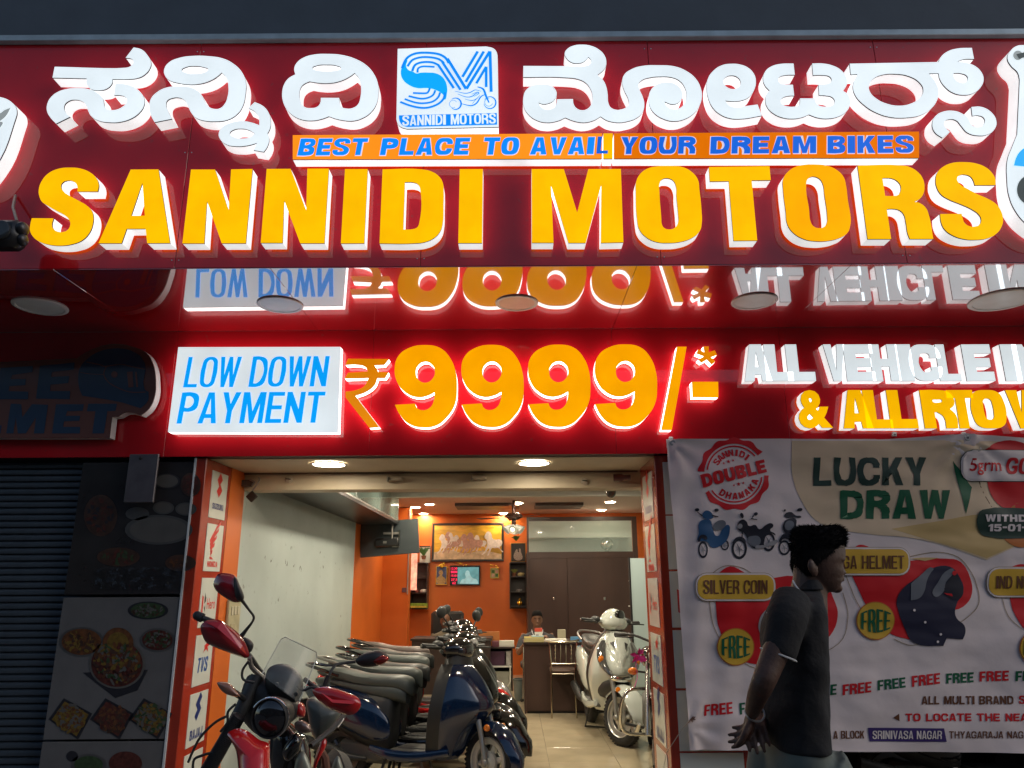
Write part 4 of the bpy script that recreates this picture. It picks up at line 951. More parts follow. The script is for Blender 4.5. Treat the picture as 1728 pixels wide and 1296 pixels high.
def painting(px0, py0, px1, py1, Y, name, label, frame, mpic, fw=.035, cat_='picture'):
    a = at(px0, py1, Y=Y); b = at(px1, py0, Y=Y)
    t = thing(name, label, cat_, ((a.x + b.x) / 2, Y + .02, a.z))
    MB().span(a.x + fw, b.x - fw, Y + .008, Y + .02, a.z + fw, b.z - fw).build('picture_panel', mpic, t, smooth=0)
    f = MB()
    f.span(a.x, b.x, Y, Y + .035, b.z - fw, b.z, bev=.004).span(a.x, b.x, Y, Y + .035, a.z, a.z + fw, bev=.004)
    f.span(a.x, a.x + fw, Y + .001, Y + .034, a.z + fw, b.z - fw, bev=.004).span(b.x - fw, b.x, Y + .001, Y + .034, a.z + fw, b.z - fw, bev=.004)
    f.build('frame', frame, t, smooth=0)
    return t, a, b
M_gold = mat('golden_sky_print', (.85, .48, .05), rough=.25, noise=.5, nscale=3.0, stretch=(1, 1, 3.5))
YP = YB - .06
t, a, b = painting(728, 882, 850, 948, YP, 'horse_painting', 'wide framed painting of white running horses on gold, on the orange wall', M_woodd, M_gold, .04)
M_hw = mat('horse_cream_print', (.8, .68, .6), rough=.4, noise=.2, nscale=30); M_hb = mat('horse_rose_print', (.55, .30, .22), rough=.4, noise=.3, nscale=30)
HP = (660, 860, 7.2)
poly('515,520c 700,490 900,530 1100,500 1340,540c 1340,606c 515,606c', HP, YP + .006, mat('pale_dust_print', (.66, .48, .30), rough=.4, noise=.35, nscale=12), t, dy=0)
def horse(dx, dy, s, m_, d):
    pts = '0,0 12,-40 30,-62 55,-60 75,-30 85,10 120,22 160,20 185,40 180,80 160,100 200,150c 188,155c 145,110 110,112 80,110 60,150 40,190c 28,190c 45,140 50,115 30,130 10,160 -25,185c -30,175c 0,145 20,100 30,70 22,20c'
    q = ' '.join('%g,%g%s' % (dx + float(p.rstrip('c').split(',')[0]) * s, dy + float(p.rstrip('c').split(',')[1]) * s, 'c' if p.endswith('c') else '') for p in pts.split())
    poly(q, HP, YP + .006, m_, t, 'printed_horse', dy=d)
for k, (dx, dy, s, m_) in enumerate(((760, 360, .8, M_hw), (1010, 360, .8, M_hw), (845, 360, 1.0, M_hb), (585, 360, .95, M_hw), (655, 335, 1.05, M_hb), (920, 345, 1.05, M_hb), (1135, 340, 1.15, M_hw), (700, 320, .6, M_hw))):
    horse(dx, dy, s, m_, .0015 + .0015 * k)
t, a, b = painting(735, 955, 755, 987, YP, 'small_picture', 'small framed picture of a figure in blue and yellow, left of the clock', M_gold, mat('blue_picture', (.08, .10, .22), rough=.3, noise=.3, nscale=30), .012)
poly('565,900 560,830 590,800 580,760 605,735 630,765 620,800 660,840 655,895', HP, YP + .006, mat('figure_print', (.5, .3, .12), noise=.4, nscale=60), t, dy=.002)
M_yfl = mat('marigold', (.75, .42, .02), rough=.6, noise=.3, nscale=60); M_leaf = mat('leaf_green', (.05, .14, .03), rough=.5, noise=.3, nscale=30)
def flowers(px, py, n, spread, parent, Y, r=.022):
    mb = MB(); rr = random.Random(px)
    for k in range(n): mb.ell(at(px + (rr.random() - .5) * spread, py + (rr.random() - .5) * 5, Y=Y), (r * (.6 + rr.random() * .6),) * 3, nu=8, nv=5)
    return mb.build('flowers', M_yfl, parent)
flowers(745, 954, 7, 9, t, YP - .02)
M_tvs = mat('clock_picture', (.05, .16, .18), em=(.14, .36, .38), es=.75, noise=.35, nscale=14)
t, a, b = painting(759, 954, 810, 988, YP, 'digital_clock', 'black digital wall clock with red figures and a pale blue screen', M_dark, M_dark, .012, cat_='clock')
poly('808,700c 1065,700c 1065,905c 808,902c', HP, YP + .006, M_tvs, t, dy=.002)
poly('835,900c 860,850 905,830 900,780 920,740 945,745 960,790 990,830 1040,850 1060,900c', HP, YP + .006, mat('pale_figure_lit', (.2, .3, .3), em=(.30, .52, .52), es=.8, noise=.3, nscale=20), t, dy=.004)
M_led = mat('red_led', (.5, 0, .03), em=(1.0, .02, .10), es=1.6)
for s_, y in (('12:30', 715), ('MON', 757), ('15:01', 802), ('27.5', 850), ('62', 892)):
    w_ = 27 if len(s_) > 2 else 15
    x_ = 660 + 765 / 7.2
    word(s_, x_ - w_ / 5.2, 860 + (y - 14) / 7.2, x_ + w_ / 5.2, 860 + (y + 14) / 7.2, YP + .006, M_led, t, bold=.05, dy=.003)
flowers(784, 952, 5, 30, t, YP - .02, .014)
t, a, b = painting(827, 958, 842, 976, YP, 'small_plaque', 'small gold framed plaque of four squares, right of the clock', M_gold, mat('plaque_base', (.3, .3, .1), rough=.4), .008)
for dx in (0, 1):
    for dy in (0, 1):
        poly('%g,%gc %g,%gc %g,%gc %g,%gc' % (1222 + dx * 45, 735 + dy * 45, 1257 + dx * 45, 735 + dy * 45, 1257 + dx * 45, 770 + dy * 45, 1222 + dx * 45, 770 + dy * 45), HP, YP + .006, [M_leaf, M_hb][(dx + dy) % 2], t, dy=.002)
flowers(834, 956, 5, 12, t, YP - .02, .014)

# left shelf with lit picture strip
def shelf(name, label, px0, px1, py0, py1, Y, levels, m_, depth=.25):
    a = at(px0, py1, Y=Y); b = at(px1, py0, Y=Y)
    t = thing(name, label, 'shelf', ((a.x + b.x) / 2, Y + depth / 2, a.z))
    MB().span(a.x, b.x, Y + depth - .01, Y + depth, a.z, b.z).build('back_board', m_, t, smooth=0)
    for x in (a.x, b.x - .018): MB().span(x, x + .018, Y, Y + depth - .011, a.z, b.z, bev=.001).build('side_board', m_, t, smooth=0)
    zs_ = []
    for py in levels:
        z = at(px0, py, Y=Y).z; zs_.append(z)
        MB().span(a.x + .019, b.x - .019, Y + .002, Y + depth - .011, z, z + .018, bev=.001).build('shelf_board', m_, t, smooth=0)
    return t, a, b, zs_
YS = YB - .31
t, a, b, zs_ = shelf('wall_shelf', 'dark brown open wall shelf left of the horse painting', 690, 722, 950, 1029, YS, [951, 976, 1002, 1027], M_woodd)
def vase(name, label, px, py, Y, r, h, m_, cat_='ornament', kind=0):
    c = at(px, py, Y=Y)
    t = thing(name, label, cat_, c)
    if kind == 0: MB().lathe(c, (0, 0, 1), [(r * .6, 0), (r, h * .3), (r * .8, h * .6), (r * .4, h * .85), (r * .55, h)], n=14, cap=True).build('vessel', m_, t)
    elif kind == 1: MB().ell(c + Vector((0, 0, h / 2)), (r, r * .7, h / 2)).ell(c + Vector((r * .7, 0, h * .7)), (r * .4, r * .4, h * .25)).build('figure', m_, t)
    else: MB().ell(c + Vector((0, 0, h * .35)), (r * .7, r * .6, h * .36)).ell(c + Vector((0, 0, h * .82)), (r * .36, r * .36, h * .2)).ell(c + Vector((-r * .6, -.01, h * .4)), (r * .25, r * .25, h * .2)).ell(c + Vector((r * .6, -.01, h * .4)), (r * .25, r * .25, h * .2)).build('figure', m_, t)
    return t
def plant(name, label, px, py, Y, h, n, m_=M_leaf, pot=True):
    c = at(px, py, Y=Y); t = thing(name, label, 'plant', c); rr = random.Random(int(px))
    if pot: MB().lathe(c, (0, 0, 1), [(.03, 0), (.045, .06), (.04, .065)], n=12, cap=True).build('pot', mat('clay', (.2, .08, .04)), t)
    mb = MB()
    for k in range(n):
        an = rr.random() * 6.28; l = h * (.6 + .5 * rr.random()); s_ = .25 + rr.random() * .6
        p0 = c + Vector((0, 0, .05)); d = Vector((math.cos(an) * s_, math.sin(an) * s_ * .5, 1)).normalized()
        p1 = p0 + d * l * .6; p2 = p1 + Vector((d.x * 1.5, d.y, .2)) * l * .4; sd = d.cross(Vector((0, 1, .2))).normalized() * .012
        mb.add([p0 - sd * .3, p0 + sd * .3, p1 + sd, p2, p1 - sd], [(0, 1, 2, 4), (4, 2, 3)])
    mb.build('leaves', m_, t, smooth=0)
    return t
vase('white_bowl_ornament', 'white shell-shaped ornament on the left wall shelf', 714, 1001, YS + .08, .06, .07, mat('porcelain', (.6, .55, .5), rough=.2), kind=1)
vase('small_idol', 'tiny reddish figurine on the left wall shelf', 703, 1001, YS + .08, .035, .09, mat('red_figurine', (.3, .1, .08), rough=.3), kind=2)
c0 = at(692, 1026, Y=YS - .01); c1 = at(721, 1018, Y=YS - .01)
t = thing('green_box', 'green and yellow printed box at the bottom of the left wall shelf', 'box', (c0.x, YS, c0.z))
MB().span(c0.x, c1.x, YS - .01, YS + .12, c0.z, c1.z, bev=.003).build('box_body', mat('lime_print', (.22, .32, .03), rough=.4, noise=.4, nscale=25), t, smooth=0)
MB().span(c0.x + .01, c1.x - .01, YS - .013, YS - .0105, c0.z + .005, c0.z + .03).build('printed_band', mat('yellow_print', (.6, .42, .05), noise=.4, nscale=40), t, smooth=0)
c0 = at(692, 996, Y=YS - .12); c1 = at(704, 934, Y=YS - .12)
t = thing('lit_picture_strip', 'tall glowing pink and orange picture box at the left end of the back wall', 'light box', (c0.x, YS - .12, c0.z))
MB().span(c0.x, c1.x, YS - .12, YS - .06, c0.z, c1.z, bev=.004).build('lit_face', mat('pink_glow_print', (.8, .4, .3), em=(1.0, .42, .28), es=1.1, noise=.6, nscale=16), t, smooth=0)
MB().span(c0.x - .02, c0.x - .001, YS - .13, YS - .05, c0.z - .02, c1.z, bev=.002).build('red_edge_tube', mat('red_tube', (.7, 0, .02), em=(1, .02, .05), es=1.4), t, smooth=0)
plant('potted_palm', 'dark green palm leaves in front of the white panel, left of the horse painting', 715, 944, YS - .05, .24, 26)
c0 = at(708, 950, Y=YB - .05); c1 = at(726, 921, Y=YB - .05)
t = thing('pale_board', 'pale white panel on the wall behind the palm', 'panel', (c0.x, YB, c0.z))
MB().span(c0.x, c1.x, YB - .05, YB - .002, c0.z, c1.z, bev=.003).build('board', mat('pale_panel', (.62, .66, .6)), t, smooth=0)
MB().span(c0.x, c1.x, YB - .056, YB - .051, c1.z - .02, c1.z).build('dark_edge', M_dark, t, smooth=0)
# orange wall return with switch at left
c0 = at(676, 1003, Y=12.2); c1 = at(689, 930, Y=12.2)
t = thing('wall_pier', 'orange pier with pale corner strips on the left wall', 'pier', (XW, 12.2, 0))
MB().span(XW + .002, c0.x + .12, 12.2, 12.45, .0, ZC - .01).build('pier_body', M_orange, t, smooth=0)
MB().span(c0.x + .1, c0.x + .118, 12.185, 12.199, c0.z, ZC - .02).build('corner_strip', mat('aluminium_strip', (.45, .42, .4), metal=.5, rough=.3), t, smooth=0)
MB().span(c0.x + .02, c0.x + .09, 12.185, 12.199, c0.z + .03, c0.z + .1, bev=.003).build('switch_plate', mat('purple_plate', (.12, .06, .08)), t, smooth=0)
# right shelf
t, a, b, zs_ = shelf('wall_shelf', 'dark brown open wall shelf beside the wardrobe', 860, 889, 949, 1028, YS, [950, 974, 1000, 1025], mat('grey_brown_laminate', (.05, .038, .034), rough=.4))
t, a, b = painting(862, 916, 887, 948, YS + .1, 'idol_picture', 'small gold edged picture with pale figures, on top of the right shelf', mat('old_gold', (.4, .26, .08), metal=.6, rough=.35), mat('dark_picture', (.03, .02, .015), rough=.4, noise=.3, nscale=40), .01)
poly('1500,600 1510,500 1530,480 1545,520 1560,470 1580,520 1590,600', HP, YS + .105, mat('pale_relief', (.45, .36, .3), noise=.4, nscale=60), t, dy=.004)
plant('trailing_plant', 'bushy green plant over the small picture beside the wardrobe', 871, 918, YS + .05, .13, 40, pot=False)
plant('yellow_green_plant', 'yellow green plant on the upper board of the right shelf', 868, 973, YS + .08, .12, 22, mat('olive_leaf', (.2, .2, .03)))
vase('pale_ornament', 'pale yellow shell ornament right of the small plant', 879, 973, YS + .08, .06, .07, mat('pale_yellow_gloss', (.5, .42, .2), rough=.25), kind=1)
vase('tiny_figurine', 'tiny dark and white figurine on the third board of the right shelf', 876, 999, YS + .08, .05, .05, mat('silver_paint', (.3, .3, .3), rough=.25, metal=.5), kind=1)
vase('gold_idol', 'small golden figure at the bottom of the right shelf', 877, 1023, YS + .06, .055, .135, mat('gold_metal', (.8, .45, .06), rough=.25, metal=.9), kind=2)

# ceiling fan with lamps
fc = at(867, 872, Y=11.3)
t = thing('ceiling_fan', 'dark ceiling fan with frosted lamp shades, before the back wall', 'fan', (fc.x, fc.y, ZC))
MB().lathe(Vector((fc.x, fc.y, fc.z)), (0, 0, 1), [(.01, -.05), (.07, -.045), (.13, -.01), (.135, .015), (.09, .05), (.03, .06), (.018, .3)], n=24).build('motor', mat('bronze', (.08, .04, .03), rough=.25, metal=.6), t)
for k in range(5):
    an = R(20 + 72 * k); d = Vector((math.cos(an), math.sin(an), 0)); q = Vector((-d.y, d.x, 0))
    c = Vector((fc.x, fc.y, fc.z - .01))
    MB().add([c + d * .1 - q * .03, c + d * .1 + q * .03, c + d * .55 + q * .06, c + d * .6, c + d * .55 - q * .06 + Vector((0, 0, -.01))], [(0, 1, 2, 3, 4)]).build('blade', M_wood, t, smooth=0)
for k in range(8):
    an = R(45 * k); MB().ell(Vector((fc.x + math.cos(an) * .132, fc.y + math.sin(an) * .132, fc.z)), (.008, .008, .008), nu=6, nv=4).build('stud', M_chrome, t)
MB().lathe(Vector((fc.x, fc.y, fc.z - .05)), (0, 0, -1), [(.03, 0), (.035, .06), (.02, .1)], n=14, cap=True).build('lamp_hub', mat('bronze', (.08, .04, .03)), t)
for k, an in enumerate((200, 260, 340, 80)):
    d = Vector((math.cos(R(an)), math.sin(R(an)), -.75)).normalized(); c = Vector((fc.x, fc.y, fc.z - .11)) + d * .03
    MB().lathe(c, d, [(.015, 0), (.035, .03), (.055, .09), (.07, .13)], n=16).build('lamp_shade', mat('frosted_shade', (.4, .4, .36), em=(.45, .42, .3), es=.35), t)
    if k == 1: MB().ell(c + d * .12, (.035, .035, .035), nu=10, nv=6).build('bulb', mat('warm_bulb', (1, 1, 1), em=(1, .85, .5), es=1.6), t)

# wardrobe with glass top
YW = 12.3
x0 = at(889, 900, Y=YW).x; x1 = at(1075, 900, Y=YW).x
zt_ = at(980, 872, Y=YW).z; zg1 = at(980, 879, Y=YW).z; zg0 = at(980, 931, Y=YW).z; zd = at(980, 942, Y=YW).z
t = thing('wardrobe', 'dark brown wardrobe with a glass fronted top, behind the counter', 'wardrobe', ((x0 + x1) / 2, YW, 0))
MB().span(x0, x1, YW + .02, YB - .05, .02, zg0 - .0).build('carcass', M_woodd, t, smooth=0)
xm = at(957, 960, Y=YW).x; xq = at(893, 960, Y=YW).x
for k, (xa, xb) in enumerate(((xq + .002, xm - .002), (xm + .002, x1 - .08))):
    p = MB().span(xa, xb, YW, YW + .019, .08, zd, bev=.002).build('door', M_wood, t, smooth=0)
    hx = at(934 if k == 0 else 1020, 1010, Y=YW)
    MB().box(hx + Vector((0, -.012, 0)), (.035, .02, .05), bev=.004).build('handle', M_chrome, p)
MB().span(x0, xq, YW, YW + .019, 0, zt_).build('side_frame', M_wood, t, smooth=0)
MB().span(x1 - .079, x1, YW, YW + .019, 0, zt_).build('side_frame', M_wood, t, smooth=0)
MB().span(xq + .001, x1 - .08, YW - .002, YW + .019, zd + .002, zg0, bev=.002).build('middle_rail', M_wood, t, smooth=0)
MB().span(xq + .001, x1 - .08, YW - .002, YW + .019, zg1, zt_, bev=.002).build('top_rail', M_wood, t, smooth=0)
M_bk = mat('pale_cabinet_back', (.75, .80, .76), rough=.6)
MB().span(x0 + .01, x1 - .01, YW + .5, YW + .52, zg0, zt_).build('back_panel', M_bk, t, smooth=0)
MB().span(x0 + .01, x1 - .01, YW + .02, YW + .5, zg0 - .01, zg0).build('floor_panel', M_bk, t, smooth=0)
zs2 = at(980, 906, Y=YW + .05).z
MB().span(xq + .01, x1 - .09, YW + .03, YW + .5, zs2 - .012, zs2, bev=.001).build('inner_shelf', mat('white_edge', (.6, .6, .55)), t, smooth=0)
MB().span(xq + .002, xm + .12, YW + .004, YW + .009, zg0 + .001, zg1 - .001).build('glass_door', mat('clear_cabinet_glass', (.55, .68, .64), rough=.02, spec=.8, alpha=.22, coat=1), t, smooth=0)
MB().span(xm + .122, x1 - .081, YW + .010, YW + .015, zg0 + .001, zg1 - .001).build('glass_door', MT['clear_cabinet_glass'], t, smooth=0)
c = at(1024, 922, Y=YW + .12)
t = thing('steel_globe', 'round polished steel globe in the glass wardrobe top', 'ornament', (c.x, c.y, zg0))
MB().ell(Vector((c.x, c.y, zg0 + .125)), (.105, .105, .105), nu=24, nv=14).build('ball', M_chrome, t)
MB().lathe(Vector((c.x, c.y, zg0)), (0, 0, 1), [(.05, 0), (.03, .01), (.02, .03)], n=16).build('foot', M_chrome, t)
# tall pale panel and thin shelf right of wardrobe
c0 = at(1070, 1090, Y=9.5); c1 = at(1084, 942, Y=9.5)
t = thing('glass_door_leaf', 'pale blue standing glass door leaf at the right of the showroom', 'door', (c0.x, 9.5, 0))
MB().span(c0.x, c1.x + .25, 9.5, 9.54, .0, c1.z, bev=.003).build('leaf', mat('pale_blue_board', (.42, .52, .52), rough=.3), t, smooth=0)
MB().span(c0.x - .02, c0.x - .001, 9.49, 9.55, 0, c1.z + .01, bev=.002).build('edge_profile', M_dark, t, smooth=0)
for k, py in enumerate((980, 1023)):
    c = at(1066, py, Y=9.9)
    t = thing('small_wall_bracket', ['upper', 'lower'][k] + ' pale glass shelf bracket beside the pale blue door leaf', 'bracket', c)
    MB().span(c.x - .03, c.x + .03, 9.9, 9.98, c.z - .006, c.z + .006, bev=.002).build('shelf_plate', mat('pale_glassy', (.6, .6, .55)), t, smooth=0)
    MB().span(c.x - .01, c.x + .02, 9.92, 9.96, c.z + .0065, c.z + .06, bev=.004).build('stored_item', M_hb, t, smooth=0)
# counter
YD = 9.55
c0 = at(884, 1187, Y=YD); c1 = at(1075, 1083, Y=YD)
t = thing('counter_desk', 'dark brown office counter facing the entrance', 'desk', ((c0.x + c1.x) / 2, YD, 0))
MB().span(c0.x + .03, c1.x, YD + .03, YD + .05, .03, c1.z - .03).build('front_panel', M_wood, t, smooth=0)
MB().span(c0.x, c1.x, YD, YD + .65, c1.z - .028, c1.z, bev=.004).build('top', M_woodd, t, smooth=0)
MB().span(c0.x + .01, c0.x + .029, YD + .03, YD + .6, 0, c1.z - .029).build('side_panel', M_wood, t, smooth=0)
MB().span(c0.x + .04, c1.x, YD + .051, YD + .07, 0, .029).build('plinth', M_dark, t, smooth=0)
MB().tube([at(883, 1092, Y=YD - .03), at(883, 1180, Y=YD - .03)], .008).build('side_rail', M_chrome, t)
ZD = c1.z
def onDesk(name, label, px, w, d, h, m_, dy=.1, part='body', cat_='papers', z=None):
    c = at(px, 1083, Y=YD + dy); z = ZD if z is None else z
    t = thing(name, label, cat_, (c.x, YD + dy, z))
    MB().span(c.x - w / 2, c.x + w / 2, YD + dy - d / 2, YD + dy + d / 2, z + .0005, z + h, bev=.002).build(part, m_, t, smooth=0)
    return t, c
M_pap = mat('paper', (.62, .60, .52), rough=.7)
t, c = onDesk('file_stack', 'stack of yellow files at the left end of the counter', 901, .24, .2, .055, mat('yellow_file', (.45, .36, .08)), .13)
for k in range(3): MB().span(c.x - .118, c.x + .118, YD + .0295, YD + .031, ZD + .01 + k * .016, ZD + .014 + k * .016).build('file_edge', M_pap, t, smooth=0)
onDesk('white_tray', 'flat pale blue tray on the files below the payment card', 907, .15, .12, .015, mat('pale_blue_plastic', (.4, .55, .6)), .13, z=ZD + .056, cat_='tray')
t, c = onDesk('papers', 'loose white papers in the middle of the counter', 938, .26, .2, .03, M_pap, .15)
onDesk('calculator_box', 'beige standing box on the counter beside the papers', 948, .10, .07, .13, mat('beige_box', (.35, .32, .22)), .3, cat_='box')
onDesk('blue_roll', 'blue wrapped roll at the right of the counter papers', 973, .15, .07, .055, mat('blue_wrap', (.12, .3, .5), rough=.3), .12, cat_='roll')
c = at(908, 1079, Y=YD + .1)
t = thing('payment_card', 'white standing card with a red top on the counter before the seated man', 'card', (c.x, YD + .1, ZD))
a = at(902.5, 1078, Y=YD + .1); b = at(915, 1059.5, Y=YD + .1)
MB().span(a.x, b.x, YD + .1, YD + .112, a.z, b.z, bev=.002).build('card', mat('white_card', (.72, .7, .65)), t, smooth=0)
MB().span(a.x, b.x, YD + .0965, YD + .0995, b.z - .045, b.z).build('red_band', mat('red_card', (.6, .08, .05)), t, smooth=0)
MB().span(a.x + .012, b.x - .045, YD + .097, YD + .0995, a.z + .03, b.z - .075).build('grey_square', mat('grey_print_flat', (.3, .3, .3)), t, smooth=0)
# chrome chair
YC = 9.25
def cp(px, py, y=YC): return at(px, py, Y=y)
t = thing('chrome_chair', 'chrome framed chair with spindle back standing before the counter', 'chair', (cp(949, 1190).x, YC + .2, 0))
M_chr = mat('warm_chrome', (.55, .5, .4), rough=.2, metal=1)
bl = cp(931, 1192); br = cp(973, 1190); tl = cp(927, 1084); tr = cp(973, 1082)
MB().tube([cp(918, 1081), cp(930, 1083, YC - .02), cp(950, 1083, YC - .03), cp(968, 1082, YC - .02), cp(977, 1080)], .012, smooth=3).build('top_rail', M_chr, t)
lm = cp(931, 1120); rm = cp(971, 1120)
for nm, pts in (('rear_leg', [tl, cp(930, 1120), cp(931, 1140), Vector((bl.x, YC, 0))]), ('rear_leg', [tr, cp(972, 1120), cp(970, 1140), Vector((br.x, YC, 0))]),
                ('front_leg', [Vector((bl.x + .0, YC + .38, .44)), Vector((bl.x - .02, YC + .4, 0))]), ('front_leg', [Vector((br.x, YC + .38, .44)), Vector((br.x + .02, YC + .4, 0))])):
    MB().tube(pts, .010, smooth=2).build(nm, M_chr, t)
MB().tube([lm, rm], .009).build('lower_back_rail', M_chr, t); MB().tube([cp(931, 1137), cp(970, 1137)], .009).build('seat_rail', M_chr, t)
for x in (937, 946, 955, 964):
    mb = MB(); mb.tube([cp(x, 1088), cp(x, 1119)], .005, n=6)
    if x in (937, 964):
        for y in (1090, 1097, 1104, 1111): mb.ell(cp(x, y), (.011, .011, .011), nu=8, nv=6)
    mb.build('spindle', M_chr, t)
z = cp(950, 1132).z
MB().span(bl.x - .01, br.x + .01, YC, YC + .4, z - .03, z + .015, bev=.015).build('seat', mat('brown_seat', (.09, .05, .035), rough=.5), t)
# bin
c = at(877, 1140, Y=10.6)
t = thing('waste_bin', 'grey plastic waste bin against the orange wall', 'bin', (c.x, c.y, 0))
MB().lathe(Vector((c.x, c.y, 0)), (0, 0, 1), [(.065, 0), (.075, .02), (.09, .26), (.096, .262), (.096, .275), (.085, .275), (.07, .02), (.002, .02)], n=20).build('bucket', mat('grey_plastic', (.14, .17, .17), rough=.5), t)
MB().lathe(Vector((c.x, c.y, .255)), (0, 0, 1), [(.097, 0), (.1, .01), (.097, .02)], n=20).build('rim', mat('grey_plastic_dark', (.09, .11, .11)), t)
# back desk and side shelf unit
YK = 11.2
c0 = at(690, 1160, Y=YK); c1 = at(830, 1077, Y=YK)
t = thing('back_desk', 'dark desk behind the row of scooters', 'desk', ((c0.x + c1.x) / 2, YK, 0))
MB().span(c0.x, c1.x, YK, YK + .6, c1.z - .03, c1.z, bev=.003).build('top', M_woodd, t, smooth=0)
MB().span(c0.x + .02, c1.x - .02, YK + .02, YK + .04, .0, c1.z - .031).build('front_panel', M_woodd, t, smooth=0)
c0 = at(812, 1165, Y=YK + .3); c1 = at(869, 1092, Y=YK + .3)
t = thing('low_shelf_unit', 'low open shelf unit with papers and parcels near the waste bin', 'shelf', ((c0.x + c1.x) / 2, YK + .3, 0))
ya, yb_ = YK + .3, YK + .7
MB().span(c0.x, c1.x, ya, yb_, c1.z - .02, c1.z, bev=.002).build('top', M_woodd, t, smooth=0)
for x in (c0.x, c1.x - .05): MB().span(x, x + .018, ya + .01, yb_, 0, c1.z - .021).build('side_board', M_wood, t, smooth=0)
MB().span(c0.x, c1.x - .05, yb_ - .01, yb_, 0, c1.z - .021).build('back_board', M_woodd, t, smooth=0)
z1_ = at(840, 1124, Y=ya).z
MB().span(c0.x + .019, c1.x - .051, ya + .01, yb_ - .011, z1_ - .02, z1_, bev=.001).build('shelf_board', mat('white_edge', (.6, .6, .55)), t, smooth=0)
MB().tube([at(861, 1125, Y=ya - .01), at(861, 1150, Y=ya - .01), at(857, 1158, Y=ya - .01)], .01).build('white_rail', M_pap, t)
for (px, py, w, h, m_, lab) in ((855, 1091, .22, .085, M_pap, 'stack of white papers on the low shelf unit'), (836, 1091, .1, .08, mat('maroon_box', (.16, .05, .07)), 'small maroon box left of the white papers'),
                               (841, 1123, .24, .2, mat('purple_wrap', (.07, .03, .06), rough=.3), 'dark purple parcel inside the low shelf unit'), (857, 1123, .10, .2, mat('silver_pack', (.4, .38, .36), rough=.3, noise=.3, nscale=20), 'silver packet beside the purple parcel'),
                               (848, 1163, .26, .26, mat('grey_white_box', (.38, .38, .32), noise=.2), 'large pale box at the bottom of the low shelf unit'), (818, 1091, .17, .10, mat('white_board', (.6, .6, .6)), 'white bracket shaped box behind the scooter windshield'), (826, 1092, .3, .2, mat('amber_box', (.45, .16, .04)), 'amber wooden box behind the white one')):
    yy = ya + .12 if lab[0] != 'a' else ya + .3
    c = at(px, py, Y=yy)
    z = c1.z if py < 1100 else (z1_ if py < 1140 else 0)
    tt = thing('parcel', lab, 'box', (c.x, yy, z))
    MB().span(c.x - w / 2, c.x + w / 2, yy - .07, yy + .07, z + .001, z + h, bev=.004).build('package', m_, tt, smooth=0)
# switch board on the white wall
c = at(392, 1047, X=XW + .01)
t = thing('switch_board', 'old cream electrical switch board on the white wall', 'switch board', (XW, c.y, c.z))
MB().box(Vector((XW + .012, c.y, c.z)), (.024, .24, .30), bev=.006).build('plate', mat('aged_cream_plastic', (.42, .38, .24), rough=.45, noise=.2, nscale=12), t, smooth=0)
for k in range(3): MB().box(Vector((XW + .027, c.y - .06 + .06 * k, c.z + .07)), (.008, .035, .06), bev=.002).build('switch', mat('cream_switch', (.5, .46, .34)), t, smooth=0)
MB().box(Vector((XW + .027, c.y - .03, c.z - .06)), (.006, .08, .08), bev=.002).build('socket', mat('cream_switch2', (.36, .32, .2)), t, smooth=0)
# ------------------------------------------------------------------ cloth banner on the right
from mathutils import noise as NZ
YBN = 4.955
_c0 = at(1130, 744, Y=YBN); _c1 = at(1627, 741, Y=YBN); _c2 = at(1163, 1225, Y=YBN)
def drape(x, z):
    d = 0.0
    for c, amp, k, ph in ((_c0, .020, 9, .4), (_c1, .016, 13, 1.0), (_c2, .012, 8, 0)):
        dx, dz = x - c.x, z - c.z; r = math.hypot(dx, dz) + 1e-4; an = math.atan2(dz, dx)
        d += amp * math.sin(an * k + ph) * min(1, r / .06) * math.exp(-r / .22)
    u = x - _c0.x; v = (_c0.z - z)
    d += .011 * math.sin(u * 30 + v * 4) * math.exp(-u / .28) * min(1, v / .4)
    d += .009 * math.sin(u * 4.1 + v * 2.3) + .005 * math.sin(v * 9 - u * 5)
    n = NZ.noise(Vector((x * 3.2, z * 7.5, 0))) * .011 + NZ.noise(Vector((x * 9, z * 16 + 5, 2))) * .0040
    return d + n
def bpt(px, py, lift=0.0):
    p = at(px, py, Y=YBN)
    return Vector((p.x, YBN - .02 - drape(p.x, p.z) - lift, p.z))
def topy(px): return 742 - .002 * (px - 1125) if px < 1480 else (742 - 9 * (1 - abs(px - 1627) / 147) ** 1.3 if px < 1774 else 743)
def lefx(py): return 1123 + 4 * math.sin((py - 742) / 200) + 38 * ((py - 742) / 520) ** 1.1
M_cloth = mat('printed_cloth', (.80, .68, .64), rough=.55, spec=.3, noise=.06, nscale=3, bump=.12, bscale=26)
bn = thing('cloth_banner', 'large white printed cloth banner advertising a lucky draw, tied below the red sign', 'banner', (at(1430, 1262, Y=YBN).x, YBN, at(1430, 1262, Y=YBN).z))
mb = MB(); rows = []
NX, NY = 110, 84
for j in range(NY + 1):
    r_ = []
    for i in range(NX + 1):
        v = j / NY; u = i / NX
        py0 = 742 + v * 523; xl = lefx(py0); px = xl + (1790 - xl) * u
        py = topy(px) + (1265 + 5 * u - topy(px)) * v
        r_.append(bpt(px, py))
    rows.append(r_)
mb.rings(rows, cap=False, closed=False); mb.build('cloth', M_cloth, bn, smooth=180)
def colr(n, c, **k): return mat('ink_' + n, c, rough=.5, spec=.3, noise=.06, nscale=5, **k)
I_red = colr('red', (.66, .012, .018)); I_grn = colr('green', (.008, .11, .045)); I_dgr = colr('dark_green', (.02, .05, .035)); I_gold = colr('gold', (.68, .40, .04)); I_tan = colr('tan', (.64, .44, .18))
